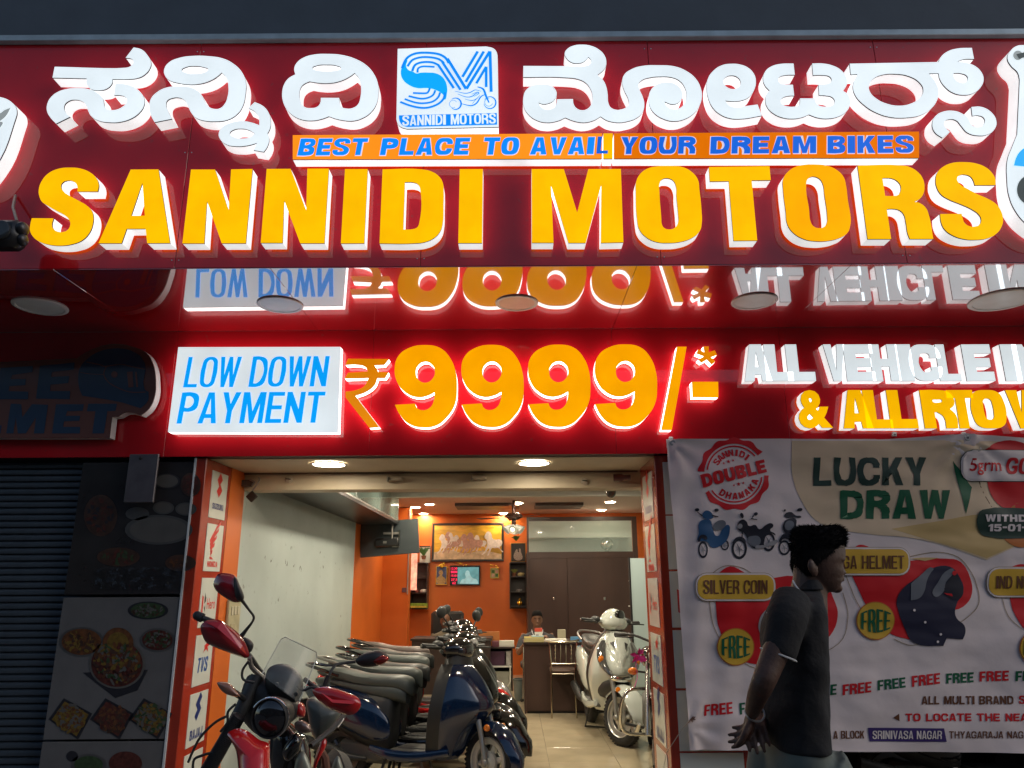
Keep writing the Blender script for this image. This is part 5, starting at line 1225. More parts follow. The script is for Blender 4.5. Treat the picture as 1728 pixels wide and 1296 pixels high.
I_brn = colr('brown', (.14, .05, .02)); I_wht = colr('white', (.80, .70, .66)); I_pur = colr('violet', (.055, .03, .15)); I_blk = colr('black', (.02, .02, .03)); I_gry = colr('grey', (.16, .17, .19)); I_blu = colr('blue', (.03, .10, .22)); I_sil = colr('silver', (.35, .33, .33)); I_org = colr('orange', (.55, .16, .03)); I_line = colr('thin_gold', (.38, .28, .18))
def bprint(v, f, m, lift, name='printed_shape'):
    """v in picture points; cut along a 6 cm grid so that it follows the cloth"""
    me = bpy.data.meshes.new(name)
    W_ = [at(x, y, Y=YBN) for x, y in v]
    me.from_pydata([(p.x, 0, p.z) for p in W_], [], f)
    bm = bmesh.new(); bm.from_mesh(me)
    xs = [p.x for p in W_]; zs_ = [p.z for p in W_]
    for ax, lo, hi in ((0, min(xs), max(xs)), (2, min(zs_), max(zs_))):
        k = math.ceil(lo / .035)
        while k * .035 < hi:
            co = [0, 0, 0]; no = [0, 0, 0]; co[ax] = k * .035; no[ax] = 1
            bmesh.ops.bisect_plane(bm, geom=list(bm.verts) + list(bm.edges) + list(bm.faces), plane_co=co, plane_no=no, dist=1e-5)
            k += 1
    o0 = off(bn)
    for q in bm.verts:
        q.co = Vector((q.co.x, YBN - .02 - drape(q.co.x, q.co.z) - lift, q.co.z)) - o0
    bm.to_mesh(me); bm.free(); me.shade_smooth()
    return mobj(name, me, m, bn)
def bpoly(s, m, lift, fr=(0, 0, 1), name='printed_shape', res=4):
    v, f = outline_mesh([parse(p, *fr) for p in (s if isinstance(s, list) else [s])], res)
    return bprint(v, f, m, lift, name)
def bword(s, x0, y0, x1, y1, m, lift=.006, t=.30, shear=0, rot=0, skew=0, jit=0, arc=None):
    w, h = x1 - x0, y1 - y0
    v, f = any_text(s, w, h, .05, shear, t)
    rr = random.Random(len(s) + int(x0)); out = []
    for x, y in v:
        if jit: x += (rr.random() - .5) * jit; y += (rr.random() - .5) * jit
        if arc: y = h / 2 + (y - h / 2) * (1 - arc * (abs(x - w / 2) / (w / 2)) ** 2)
        out.append((x0 + x, y1 - y - skew * x))
    if rot:
        c, s_ = math.cos(rot), math.sin(rot); cx, cy = (x0 + x1) / 2, (y0 + y1) / 2
        out = [(cx + (x - cx) * c + (y - cy) * s_, cy - (x - cx) * s_ + (y - cy) * c) for x, y in out]
    return bprint(out, [tuple(reversed(q)) for q in f] if False else f, m, lift, 'printed_text')
def circ(cx, cy, r, n=24, ry=None): return ' '.join('%.2f,%.2f' % (cx + r * math.cos(2 * math.pi * k / n), cy + (ry or r) * math.sin(2 * math.pi * k / n)) for k in range(n))
def bring(cx, cy, r0, r1, m, lift, a0=0, a1=360, n=28, scal=0):
    v = []; f = []
    for k in range(n + 1):
        a = R(a0 + (a1 - a0) * k / n); ro = r1 + (scal * math.sin(a * 13) if scal else 0)
        v += [(cx + r0 * math.cos(a), cy - r0 * math.sin(a)), (cx + ro * math.cos(a), cy - ro * math.sin(a))]
    for k in range(n): f.append((2 * k, 2 * k + 1, 2 * k + 3, 2 * k + 2))
    return bprint(v, f, m, lift)
L1, L2, L3, L4_ = .003, .006, .009, .012
bpoly('1334,745c 1336,801 1351,845 1385,885 1450,900 1552,911 1662,945c 1728,916 1788,900c 1788,752c 1640,744c', colr('soft_tan', (.74, .56, .36)), L1)
bpoly('1500,893c 1580,880 1660,868 1788,880c 1788,898c 1728,914 1662,942c 1600,922 1552,908', I_tan, .0042)
# stamp
for a0, a1 in ((38, 176), (213, 358)):
    bring(1237, 801, 51, 60, I_red, L1, a0, a1, 48, 1.8); bring(1237, 801, 45.5, 48, I_red, L1, a0 + 3, a1 - 4, 40)
bword('DOUBLE', 1180, 789, 1292, 811, I_red, L2, .38, rot=R(14))
for s_, r_, a0, a1, fl in (('SANNIDI', 36, 146, 52, 0), ('DHAMAKA', 37, 238, 340, 1)):
    for k, ch in enumerate(s_):
        a = R(a0 + (a1 - a0) * k / (len(s_) - 1)); cx, cy = 1237 + r_ * math.cos(a), 801 - r_ * math.sin(a)
        w_ = 4 if ch == 'I' else 9
        bword(ch, cx - w_ / 2, cy - 5.5, cx + w_ / 2, cy + 5.5, I_red, L1, .32, rot=(a - math.pi / 2) if not fl else (a + math.pi / 2))
for (x, y, r) in ((1219, 783, 2.5), (1227, 780, 3.8), (1235, 778, 2.5), (1236, 820, 2.3), (1244, 818, 3.8), (1252, 816, 2.5)):
    bpoly(' '.join('%.1f,%.1fc' % (x + (r if k % 2 == 0 else r * .42) * math.sin(k * math.pi / 5), y - (r if k % 2 == 0 else r * .42) * math.cos(k * math.pi / 5)) for k in range(10)), I_red, L1)
# pictures of three two-wheelers
Q = (1120, 730, 5.633)
def wheelp(cx, cy, rx, ry, k=1):
    cx, cy, rx, ry = 1120 + cx / 5.633, 730 + cy / 5.633, rx / 5.633, ry / 5.633
    v = []; f = []; n = 20
    for i in range(n):
        a = 2 * math.pi * i / n
        v += [(cx + rx * math.cos(a), cy + ry * math.sin(a)), (cx + rx * .72 * math.cos(a), cy + ry * .74 * math.sin(a))]
    for i in range(n): j = (i + 1) % n; f.append((2 * i, 2 * i + 1, 2 * j + 1, 2 * j))
    bprint(v, f, I_blk, L1)
    for i in range(5):
        a = 2 * math.pi * i / 5 + .3
        bpoly('%.1f,%.1fc %.1f,%.1fc %.1f,%.1fc' % (cx - 1.2, cy + 1, cx + 1.2, cy - 1, cx + rx * .76 * math.cos(a), cy + ry * .78 * math.sin(a)), I_gry if k else I_sil, L2)
wheelp(362, 1115, 47, 80, 0); wheelp(575, 1070, 38, 50, 0)
bpoly('325,860 370,830 430,835 455,920 500,985 560,905 605,880 618,940 600,1010 560,1060 450,1095 400,1040 340,1035 315,1040 320,960', I_blu, L2, Q)
bpoly('355,800 375,752 410,748 450,780 460,810 400,825', I_blu, L2, Q); bpoly('455,905c 480,860 540,835 575,850 570,900 500,930 475,925', I_gry, L3, Q)
bpoly('330,985 370,975 400,1000 395,1020 345,1005 322,1040', I_blk, L3, Q)
for cx, cy in ((305, 738), (490, 742)): bpoly(circ(cx, cy, 20, 10, 15), I_blk, L2, Q)
bpoly('300,750c 355,790c 350,800c 310,765c', I_blk, L2, Q); bpoly('480,750c 450,785c 510,800c 508,808c 440,795c', I_blk, L2, Q)
wheelp(712, 1105, 74, 100); wheelp(990, 1040, 62, 90)
bpoly('690,880 730,830 775,850 800,890 860,880 900,920 960,880 1010,865 1030,890 1000,930 1045,960 1055,980c 1000,960 960,990 940,1060 880,1100 830,1090 790,1010 760,960 700,925', I_blk, L2, Q)
bpoly('860,1090 940,1070 1040,1025 1065,1020 1070,1045 960,1090 900,1105', I_sil, L3, Q); bpoly('795,1000 830,985 900,995 905,1060 850,1085 805,1060', I_gry, L3, Q)
bpoly('640,1050c 680,1000 740,995 770,1030 770,1045 700,1010 660,1060c', I_blk, L3, Q)
for s_ in ('715,770 735,775 740,815 728,815', '845,770 875,765 870,790 845,790', '835,790c 815,825c 875,835c 875,828c 828,818c 842,792c', '735,925c 745,925c 742,1000c 732,1000c'): bpoly(s_, I_blk, L2, Q)
bpoly('690,890 720,870 735,900 700,915', I_sil, L3, Q)
wheelp(1140, 1095, 55, 72, 0)
bpoly('1100,1000 1140,960 1215,970 1235,1040 1200,1030 1130,1010 1095,1045', I_blk, L2, Q); bpoly('1130,860 1180,820 1245,820 1250,900 1300,960 1290,1060 1230,1080 1200,980 1130,940', I_blk, L2, Q)
bpoly('1140,870 1200,840 1225,880 1160,930', I_gry, L3, Q); bpoly('1140,790 1200,755 1250,790 1300,800 1295,810 1230,805 1160,810', I_blk, L2, Q)
bpoly('1260,740 1300,720 1312,735 1270,748', I_blk, L2, Q); bpoly('1135,735 1150,732 1150,750 1138,752', I_blk, L2, Q)
# headline
bword('LUCKY', 1371, 773, 1560, 820, I_dgr, L2, .31, jit=1.3); bword('DRAW', 1416, 828, 1598, 876, I_grn, L2, .33, jit=1.3)
bpoly('1603,779c 1637,823c 1625,868c', I_grn, L2)
def pill(x0, y0, x1, y1, m, lift, mb_=None):
    h = (y1 - y0) * .38
    def s(e):
        X0, X1, Y0, Y1_, r = x0 - e, x1 + e, y0 - e, y1 + e, h + e
        return ' '.join('%.2f,%.2fc' % (cx + r * math.cos(R(a)), cy + r * math.sin(R(a))) for cx, cy, b in ((X1 - r, Y1_ - r, 0), (X0 + r, Y1_ - r, 90), (X0 + r, Y0 + r, 180), (X1 - r, Y0 + r, 270)) for a in (b, b + 22, b + 45, b + 68, b + 90))
    def s_old(e): return ('%g,%g %g,%g %g,%g %g,%g %g,%g %g,%g %g,%g %g,%g' % (x0 + h, y0 - e, x1 - h, y0 - e, x1 + e, y0 + h, x1 + e, y1 - h, x1 - h, y1 + e, x0 + h, y1 + e, x0 - e, y1 - h, x0 - e, y0 + h))
    bpoly(s(3.6), mb_ or I_line, lift); bpoly(s(2.6), I_wht, lift + .002); bpoly(s(0), m, lift + .004)
bpoly('1660,806c 1700,790 1788,790c 1788,880c 1700,862 1676,845', I_red, L2); bpoly('1655,762c 1680,747 1720,748 1740,762c', I_red, L2)
pill(1618, 764, 1786, 810, I_wht, L3, I_dgr)
bword('5grm', 1631, 775, 1685, 803, I_red, .016, .3); bword('GOLD', 1694, 774, 1772, 801, I_red, .016, .30)
bpoly(circ(1721, 886, 38), I_org, L2)
bpoly('1652,861 1788,861c 1788,905c 1658,905 1648,895 1645,870', I_dgr, L3)
bword('WITHDRAW', 1657, 869, 1778, 881, I_wht, .013, .34); bword('15-01-20', 1663, 885, 1756, 897, I_wht, .013, .34)
# prizes
def bline(pts, w_, m, lift):
    p_, r_ = cat([Vector((x, y, 0)) for x, y in pts], [w_] * len(pts), 5); v = []; f = []
    for i, p in enumerate(p_):
        d = (p_[min(i + 1, len(p_) - 1)] - p_[max(i - 1, 0)]).normalized(); v += [(p.x - d.y * w_, p.y + d.x * w_), (p.x + d.y * w_, p.y - d.x * w_)]
    for i in range(len(p_) - 1): f.append((2 * i, 2 * i + 1, 2 * i + 3, 2 * i + 2))
    bprint(v, f, m, lift, 'printed_line')
bline([(1200, 968), (1222, 955), (1250, 958), (1268, 968)], .6, I_line, L1); bline([(1195, 1014), (1205, 1060), (1226, 1092), (1275, 1128), (1340, 1118), (1412, 1085), (1428, 1040), (1420, 1000)], .6, I_line, L1)
bline([(1424, 968), (1440, 1010), (1458, 1040)], .6, I_line, L1); bline([(1530, 940), (1580, 932), (1620, 945), (1645, 985), (1648, 1020), (1625, 1045), (1608, 1052)], .7, I_line, L1)
bline([(1505, 1078), (1530, 1088), (1550, 1086)], .6, I_line, L1); bline([(1648, 812), (1658, 835), (1670, 856)], .7, I_brn, L1); bline([(1690, 1010), (1700, 1040), (1722, 1062)], .6, I_line, L1)
bpoly('1205,1010c 1260,985 1390,985 1405,1010 1411,1040 1398,1072 1345,1105 1290,1121 1245,1110 1216,1070', I_red, L1)
bpoly(circ(1311, 1055, 33), I_sil, L2); bpoly(circ(1311, 1055, 27), I_gry, L3)
bpoly('1210,968c 1230,956 1255,966c', I_red, L2)
pill(1174, 970, 1304, 1011, I_gold, L3); bword('SILVER COIN', 1184, 979, 1293, 1002, I_brn, .016, .27)
def freeb(cx, cy, r, lift=L3):
    bpoly(circ(cx, cy, r), I_org, lift); bpoly(circ(cx, cy, r - 1.6), I_gold, lift + .002)
    bword('FREE', cx - r * .76, cy - r * .62, cx + r * .76, cy + r * .62, I_grn, lift + .005, .37, arc=.35, shear=0)
freeb(1240, 1091, 31.5)
Hq = (1400, 920, 5.268)
bpoly('180,262c 500,170 800,130 1000,120 1150,150 1230,280 1250,430 1170,545 1000,600 800,840 660,828 500,770 330,570', I_red, L1, Hq)
bpoly('700,120c 830,110 950,115c 830,140c', I_tan, L2, Hq)
bpoly('890,205 1050,192 1120,258 1170,420 1118,500c 1090,590 1110,650 1180,712 1190,770 1165,835c 1020,822c 990,893c 720,858 650,740 590,600 575,480 640,370 740,300', colr('navy_black', (.02, .02, .045)), L2, Hq)
bpoly('695,340c 780,270 900,205 880,240 845,300 810,420 770,470 695,490c', I_gry, L3, Hq); bpoly('940,330 1040,215 1080,215 1010,330 985,420 900,450', I_gry, L3, Hq)
bpoly('1020,330c 1100,265 1140,330 1165,430 1110,480 990,400', I_blk, L3, Hq)
for x, y in ((723, 576), (820, 682), (962, 789), (936, 855)): bpoly(circ(x, y, 11, 10), I_wht, L4_, Hq)
bpoly('990,425c 1060,430c 1070,455c 1020,440c', I_red, L4_, Hq); bpoly(circ(1085, 248, 20, 10), I_red, L4_, Hq)
freeb(1473, 1047, 32)
bpoly('185,40c 240,0 300,5 370,38c', I_red, L2, Hq)
pill(1384, 927, 1528, 968, I_gold, L3); bword('MEGA HELMET', 1392, 938, 1520, 960, I_brn, .016, .27)
bpoly('1702,1002c 1760,1000c 1788,1000c 1788,1090c 1745,1080 1712,1040', I_red, L1); bpoly('1700,958c 1720,952 1745,958c', I_red, L2)
pill(1665, 960, 1786, 1005, I_gold, L3); bword('IND NUMBER', 1677, 972, 1780, 993, I_brn, .016, .27)
freeb(1744, 1092, 29)
for k, (x0, y0, x1, y1, m_) in enumerate(((1188, 1189, 1235, 1208, I_red), (1247, 1186, 1292, 1205, I_grn), (1362, 1158, 1408, 1176, I_grn), (1418, 1154, 1466, 1172, I_red), (1477, 1147, 1524, 1164, I_grn), (1535, 1140, 1583, 1158, I_red), (1594, 1136, 1642, 1153, I_grn), (1652, 1133, 1700, 1150, I_red), (1711, 1132, 1758, 1149, I_grn))):
    bword('FREE', x0, y0, x1, y1, m_, L1, .34, skew=.11 if k < 6 else .04)
bword('ALL MULTI BRAND', 1552, 1174, 1708, 1188, I_brn, L1, .30); bword('SALES', 1717, 1173, 1770, 1187, I_red, L1, .3)
bpoly('1504,1210c 1514,1203c 1515,1216c', I_brn, L1); bword('TO LOCATE THE NEAREST', 1525, 1203, 1784, 1216, I_red, L1, .27)
bword('A BLOCK', 1403, 1232, 1456, 1245, I_brn, L1, .30)
bpoly('1462,1227c 1590,1228c 1595,1251c 1465,1250c', I_pur, L1); bword('SRINIVASA NAGAR', 1470, 1232, 1586, 1246, I_wht, L2, .27)
bword('THYAGARAJA NAGAR', 1599, 1233, 1742, 1245, I_brn, L1, .24)
for k, (x, y) in enumerate(((1627, 741), (1134, 748))):
    p = bpt(x, y, .004); MB().lathe(p, (0, -1, 0), [(.006, 0), (.008, .004), (.018, .004), (.02, 0)], n=16).build('eyelet', M_steel, bn)
# hanging clips on the red panel
for x, y, lab in ((1132, 741, 'white clip at the left top corner of the banner'), (1383, 748, 'white clip above the banner near the word LUCKY'), (1509, 733, 'white clip between the words ALL and RTO above the banner'), (1626, 733, 'white clip above the banner eyelet')):
    c = at(x, y, Y=4.985)
    t = thing('banner_clip', lab, 'clip', c, 'white clips holding the banner')
    MB().box(c, (.028, .02, .03), rot=Matrix.Rotation(R(8), 3, 'Y'), bev=.003).build('pad', mat('white_pad', (.6, .58, .55)), t, smooth=0)
    MB().ell(c + Vector((0, -.012, 0)), (.006, .005, .006), nu=8, nv=5).build('screw', M_steel, t)
# tie string at the lower left corner
t = thing('tie_string', 'thin string tying the lower left corner of the banner to the red column', 'string', at(1163, 1214, Y=4.92))
MB().tube([bpt(1164, 1213, .006), at(1150, 1232, Y=4.95), at(1125, 1270, Y=5.0), at(1120, 1296, Y=5.05)], .0022, n=6).build('string', mat('jute', (.35, .3, .25)), t)
mb = MB(); rr = random.Random(2)
for k in range(9):
    p = bpt(1164, 1213, .008); mb.tube([p, p + Vector(((rr.random() - .4) * .05, -.01, (rr.random() - .5) * .04))], .0025, n=5)
mb.build('knot', mat('brown_string', (.2, .1, .06)), t)
# ------------------------------------------------------------------ two-wheelers
M_tyre = mat('tyre_rubber', (.018, .018, .018), rough=.75, bump=.3, bscale=60)
M_rimw = mat('silver_alloy', (.52, .52, .48), rough=.3, metal=.6)
M_blkp = mat('black_grained_plastic', (.022, .023, .023), rough=.5, bump=.05, bscale=200)
M_blkg = mat('black_gloss_paint', (.010, .010, .011), rough=.12, coat=1)
M_gplas = mat('grey_floor_mat', (.10, .10, .095), rough=.55, noise=.2)
M_seat = mat('grey_seat_vinyl', (.075, .088, .082), rough=.42, bump=.06, bscale=90)
M_seatd = mat('dark_seat_vinyl', (.028, .031, .031), rough=.42, bump=.06, bscale=90)
M_amber = mat('amber_lens', (.75, .20, .01), rough=.15, coat=1)
M_redl = mat('red_lens', (.45, .01, .01), rough=.15, coat=1)
M_clr = mat('clear_lens', (.55, .56, .55), rough=.08, coat=1, metal=.3)
M_smk = mat('smoked_headlight', (.02, .02, .022), rough=.06, coat=1)
M_mir = mat('mirror_glass', (.45, .5, .48), rough=.04, metal=1)
def ringx(x, hw, zc, hz, n=18, e=2.6, yc=0):
    o = []
    for k in range(n):
        a = 2 * math.pi * k / n; c, s_ = math.cos(a), math.sin(a)
        o.append(Vector((x, yc + hw * math.copysign(abs(c) ** (2 / e), c), zc + hz * math.copysign(abs(s_) ** (2 / e), s_))))
    return o
def dense(rows, k=4):
    out = []
    P_ = [rows[0]] + list(rows) + [rows[-1]]
    for i in range(1, len(P_) - 2):
        for j in range(k):
            t = j / k
            out.append(tuple(0.5 * ((2 * b) + (c - a) * t + (2 * a - 5 * b + 4 * c - d) * t * t + (3 * b - a - 3 * c + d) * t ** 3) for a, b, c, d in zip(P_[i - 1], P_[i], P_[i + 1], P_[i + 2])))
    out.append(tuple(rows[-1])); return out
def loftx(rows, **kw): return MB().rings([ringx(*r, **kw) for r in dense(rows)])
def wheel(t, c, Rr, wd, rim=M_rimw, spokes=6, style='disc', hub=.05):
    c = Vector(c)
    w = MB()
    w.lathe(c, (0, 1, 0), [(Rr * .66, -wd * .42), (Rr * .70, -wd * .5), (Rr * .72, -wd * .4), (Rr * .66, -wd * .3), (Rr * .64, 0), (Rr * .66, wd * .3), (Rr * .72, wd * .4), (Rr * .70, wd * .5), (Rr * .66, wd * .42)], n=36)
    if style == 'disc':
        for sg in (-1, 1):
            w.lathe(c, (0, sg, 0), [(Rr * .68, wd * .36), (Rr * .52, wd * .30), (Rr * .50, wd * .2)], n=36)
            w.lathe(c, (0, sg, 0), [(Rr * .32, wd * .2), (Rr * .30, wd * .42), (Rr * .14, wd * .5), (Rr * .12, wd * .62), (.002, wd * .62)], n=24)
    for k in range(spokes):
        a = 2 * math.pi * k / spokes + .2
        p0 = c + Vector((math.cos(a), 0, math.sin(a))) * Rr * .26; p1 = c + Vector((math.cos(a), 0, math.sin(a))) * Rr * .68
        w.tube([p0, p1], [Rr * .10, Rr * .075] if style == 'disc' else [Rr * .05, Rr * .04], n=8)
    o = w.build('wheel', rim, t)
    ty = MB(); prof = []
    for k in range(13):
        a = math.pi * (k / 12 - .5) * 1.25
        prof.append((Rr - wd * .5 + wd * .5 * math.cos(a), wd * .52 * math.sin(a)))
    ty.lathe(c, (0, 1, 0), prof, n=44)
    for k in range(44):
        for sg in (-1, 1):
            a = 2 * math.pi * (k + (.5 if sg > 0 else 0)) / 44; d = Vector((math.cos(a), 0, math.sin(a)))
            ty.box(c + d * (Rr - .001) + Vector((0, sg * wd * .2, 0)), (.018, wd * .28, .006), rot=Matrix.Rotation(-a + math.pi / 2, 3, 'Y') @ Matrix.Rotation(.5 * sg, 3, 'Z'))
    ty.build('tyre', M_tyre, o)
    return o
def scooter(label, paint, seatm=M_seat, group='scooters parked in a row', headlow=False, steer=0.0, accent=None, mirrors=True, refl=True, rimm=None):
    t = thing('motor_scooter', label, 'scooter', (0, 0, 0), group)
    FW = Vector((.62, 0, .235)); turn = []
    # ---- body
    ap = dense([(.24, .34, .14), (.30, .39, .17), (.40, .45, .205), (.50, .54, .232), (.58, .605, .238), (.66, .605, .228), (.76, .55, .20), (.84, .49, .165)] + ([(.90, .45, .13), (.95, .41, .09)] if headlow else [(.90, .43, .11)]))
    if not headlow: MB().rings([[Vector((cx + rx * math.cos(2 * math.pi * k / 18), ry * math.sin(2 * math.pi * k / 18), z)) for k in range(18)] for z, cx, rx, ry in dense([(.78, .36, .07, .12), (.88, .35, .075, .12), (.96, .33, .08, .11), (1.02, .31, .09, .12)])]).build('cowl_neck', M_blkp, t)
    def apron(off_, th, sc, m, name):
        rg = []
        for z, xf, hw in ap:
            fr = []; bk = []
            for k in range(15):
                u = -1 + 2 * k / 14
                xe = .25 + .13 * (z - .24); x = (xe + (max(xf, xe + .05) - xe) * (1 - abs(u) ** 2.0)) - off_ + .010 * math.cos(u * 9) * (0 if m is M_blkp else 1) * (1 - abs(u))
                fr.append(Vector((x, hw * sc * u, z))); bk.append(Vector((x - th, hw * (sc - .02) * u, z)))
            rg.append(fr + bk[::-1])
        return MB().rings(rg).build(name, m, t, smooth=50)
    apron(0, .016, 1.0, paint, 'front_apron')
    apron(.018, .09, 1.015, M_blkp, 'leg_shield')
    MB().rings([ringx(x, hw, zc, hz) for x, hw, zc, hz in dense([(.40, .05, .55, .22), (.30, .08, .60, .28), (.22, .07, .62, .26)])]).build('glove_box', M_blkp, t)
    # front fender
    rg = []
    for k in range(15):
        a = R(-8 + 150 * k / 14); hw = (.045 + .045 * math.sin(math.pi * min(1, (k + 1) / 12))) * (1.35 if headlow else 1); rr = .278 + (.02 if k < 3 else 0)
        c = FW + Vector((math.cos(a), 0, math.sin(a))) * rr; d = Vector((math.cos(a), 0, math.sin(a)))
        sec = []
        for j in range(9):
            u = -1 + j / 4; sec.append(c + Vector((0, hw * u, 0)) - d * (.055 * abs(u) ** 2.4))
        for j in range(9):
            u = 1 - j / 4; sec.append(c + Vector((0, (hw - .004) * u, 0)) - d * (.055 * abs(u) ** 2.4 + .006))
        rg.append(sec)
    turn.append(MB().rings(rg).build('front_fender', paint, t, smooth=50))
    for sg in (-1, 1):
        fk = MB().tube([FW + Vector((0, sg * .075, 0)), FW + Vector((-.035, sg * .075, .17)), FW + Vector((-.13, sg * .06, .42))], [.017, .02, .024], n=10).ell(FW + Vector((0, sg * .08, 0)), (.028, .016, .028), nu=12, nv=6).build('fork_leg', mat('fork_silver', (.36, .36, .33), rough=.35, metal=.6), t); turn.append(fk)
        if refl: turn.append(MB().lathe(FW + Vector((.03, sg * .094, .235)), (.1, sg, 0), [(.024, -.01), (.024, .004), (.018, .012), (.002, .014)], n=18).build('reflector', M_amber, t))
    turn.append(wheel(t, FW, .235, .09, rim=rimm or M_rimw))
    n0 = len(t.children)
    if not headlow:
        MB().ell((.30, 0, 1.01), (.12, .16, .085), nu=22, nv=12, fn=lambda p: Vector((p.x, p.y, p.z * (1 + .35 * p.x / .12 * (1 if p.z > 0 else 0))))).build('handle_cowl', paint if accent is None else accent, t)
        MB().ell((.375, 0, 1.0), (.055, .10, .062), nu=18, nv=10).build('headlight', M_clr if accent is None else M_smk, t)
    else:
        MB().ell((.30, 0, 1.02), (.13, .145, .072), nu=22, nv=12, fn=lambda p: Vector((p.x, p.y * (1 - .25 * max(0, p.z) / .07), p.z * (1.9 if p.z > 0 else 1)))).build('handle_cowl', paint, t)
        MB().ell((.37, 0, 1.005), (.06, .07, .045), nu=14, nv=8).build('headlight', M_clr, t)
        MB().ell((.395, 0, 1.10), (.03, .06, .05), nu=14, nv=8).build('visor', M_blkg, t)
        for sg in (-1, 1):
            MB().tube([Vector((.415, sg * .135, .86)), Vector((.455, sg * .165, .77)), Vector((.52, sg * .155, .67)), Vector((.59, sg * .10, .585))], [.02, .045, .038, .016], smooth=4, flat=.6).build('lamp_cluster', mat('lamp_cluster_lens', (.16, .16, .16), rough=.08, metal=.6, coat=1), t)
            MB().ell((.510, sg * .168, .70), (.022, .03, .034), nu=12, nv=8).build('turn_signal', M_amber, t)
            MB().prism([Vector((.468, sg * .05, .865)), Vector((.462, sg * .085, .85)), Vector((.520, sg * .055, .80))], (.012, 0, 0)).build('air_slot', M_dark, t, smooth=0)
        vp = []
        for z, xf, hw_ in ((.90, .462, .085), (.84, .505, .10), (.76, .565, .085), (.68, .612, .055), (.61, .620, .02)):
            vp.append([Vector((xf - .012 - .055 * abs(u) ** 2, hw_ * u, z)) for u in (-1, -.6, -.2, .2, .6, 1)] + [Vector((xf - .05 - .055 * abs(u) ** 2, hw_ * u, z)) for u in (1, .6, .2, -.2, -.6, -1)])
        MB().rings([[p + Vector((.014, 0, 0)) for p in r] for r in vp]).build('v_panel', paint, t, smooth=35)
        MB().rings([ringx(x, hw_, zc, hz) for x, hw_, zc, hz in ((.36, .16, .44, .10), (.47, .14, .46, .09), (.57, .09, .50, .04))]).build('dark_mouth', M_blkp, t)
        MB().ell((.600, 0, .555), (.03, .10, .035), nu=16, nv=8).build('chrome_badge', M_chrome, t)
    MB().tube([(.26, -.36, 1.035), (.30, -.20, 1.03), (.32, 0, 1.0), (.30, .20, 1.03), (.26, .36, 1.035)], .011, smooth=4).build('handlebar', M_steel, t)
    for sg in (-1, 1):
        MB().tube([(.262, sg * .355, 1.035), (.285, sg * .235, 1.03)], .019, n=12).build('grip', M_blkp, t)
        MB().tube([(.29, sg * .21, 1.02), (.335, sg * .24, 1.025), (.325, sg * .37, 1.025)], [.009, .007, .006], smooth=3).build('brake_lever', M_blkp, t)
        MB().ell((.27, sg * .19, 1.04), (.05, .05, .035), nu=12, nv=8).build('switch_pod', M_blkp, t)
        if not mirrors: continue
        mm = MB().tube([(.28, sg * .18, 1.06), (.28, sg * .22, 1.14), (.27, sg * .29, 1.20)], .0065, smooth=3)
        o = mm.build('mirror_stem', M_blkp, t)
        MB().ell((.265, sg * .31, 1.235), (.022, .072, .048), nu=16, nv=10, rot=Matrix.Rotation(R(-12 * sg), 3, 'X')).build('mirror', M_blkp, t)
        MB().ell((.250, sg * .31, 1.235), (.012, .062, .040), nu=16, nv=8, rot=Matrix.Rotation(R(-12 * sg), 3, 'X')).build('mirror_glass', M_mir, t)
    fixed = ('lamp_cluster', 'turn_signal', 'air_slot', 'chrome_badge')
    heads = [c for c in t.children if c.name.split('.')[0] in ('handle_cowl', 'headlight', 'visor', 'handlebar', 'grip', 'brake_lever', 'switch_pod', 'mirror', 'mirror_stem', 'mirror_glass', 'cowl_neck')]
    if steer:
        piv = Matrix.Translation((.36, 0, 0)); rz = piv @ Matrix.Rotation(R(steer), 4, 'Z') @ piv.inverted()
        for o_ in heads: o_.data.transform(rz)
        pv2 = Matrix.Translation((.56, 0, 0)); rz2 = pv2 @ Matrix.Rotation(R(steer), 4, 'Z') @ pv2.inverted()
        for o_ in turn:
            if o_ is None: continue
            o_.data.transform(rz2)
            for c_ in o_.children: c_.data.transform(rz2)
    # floor and tail
    MB().box((.09, 0, .285), (.46, .34, .04), bev=.012).build('floorboard', M_gplas, t)
    MB().box((.09, 0, .308), (.36, .24, .008), bev=.003).build('floor_mat', mat('ribbed_mat', (.06, .06, .058), rough=.6), t)
    for sg in (-1, 1):
        MB().tube([(.33, sg * .165, .30), (.1, sg * .178, .262), (-.12, sg * .175, .262), (-.3, sg * .16, .30)], [.02, .028, .03, .02], smooth=3, flat=1.3).build('side_skirt', paint, t)
    loftx([(-.88, .05, .66, .04), (-.78, .11, .62, .10), (-.60, .15, .56, .17), (-.40, .16, .51, .21), (-.28, .15, .49, .22), (-.20, .12, .49, .21), (-.17, .08, .49, .19)]).build('underseat_body', M_blkp, t)
    for sg in (-1, 1):
        rg = []
        for x, hy, zc, hz in dense([(-.93, .008, .70, .015), (-.84, .05, .665, .06), (-.66, .075, .60, .12), (-.46, .08, .54, .155), (-.30, .07, .49, .15), (-.20, .03, .44, .09), (-.17, .008, .42, .03)]):
            rg.append([Vector((x, sg * (.105 + hy * (1 if math.cos(a) > 0 else .3) * abs(math.cos(a)) ** .8 * (1 if math.cos(a) > 0 else -1)), zc + hz * math.sin(a))) for a in [2 * math.pi * k / 16 for k in range(16)]])
        MB().rings(rg).build('side_panel', paint, t)
    loftx([(-.86, .05, .83, .012), (-.80, .105, .825, .035), (-.62, .135, .805, .048), (-.46, .14, .775, .048), (-.30, .135, .765, .05), (-.14, .115, .76, .055), (-.06, .075, .735, .06), (-.035, .03, .71, .05)], e=3).build('seat', seatm, t)
    loftx([(-.70, .12, .755, .03), (-.4, .13, .71, .06), (-.16, .115, .69, .07), (-.075, .06, .665, .06)]).build('seat_base', seatm, t)
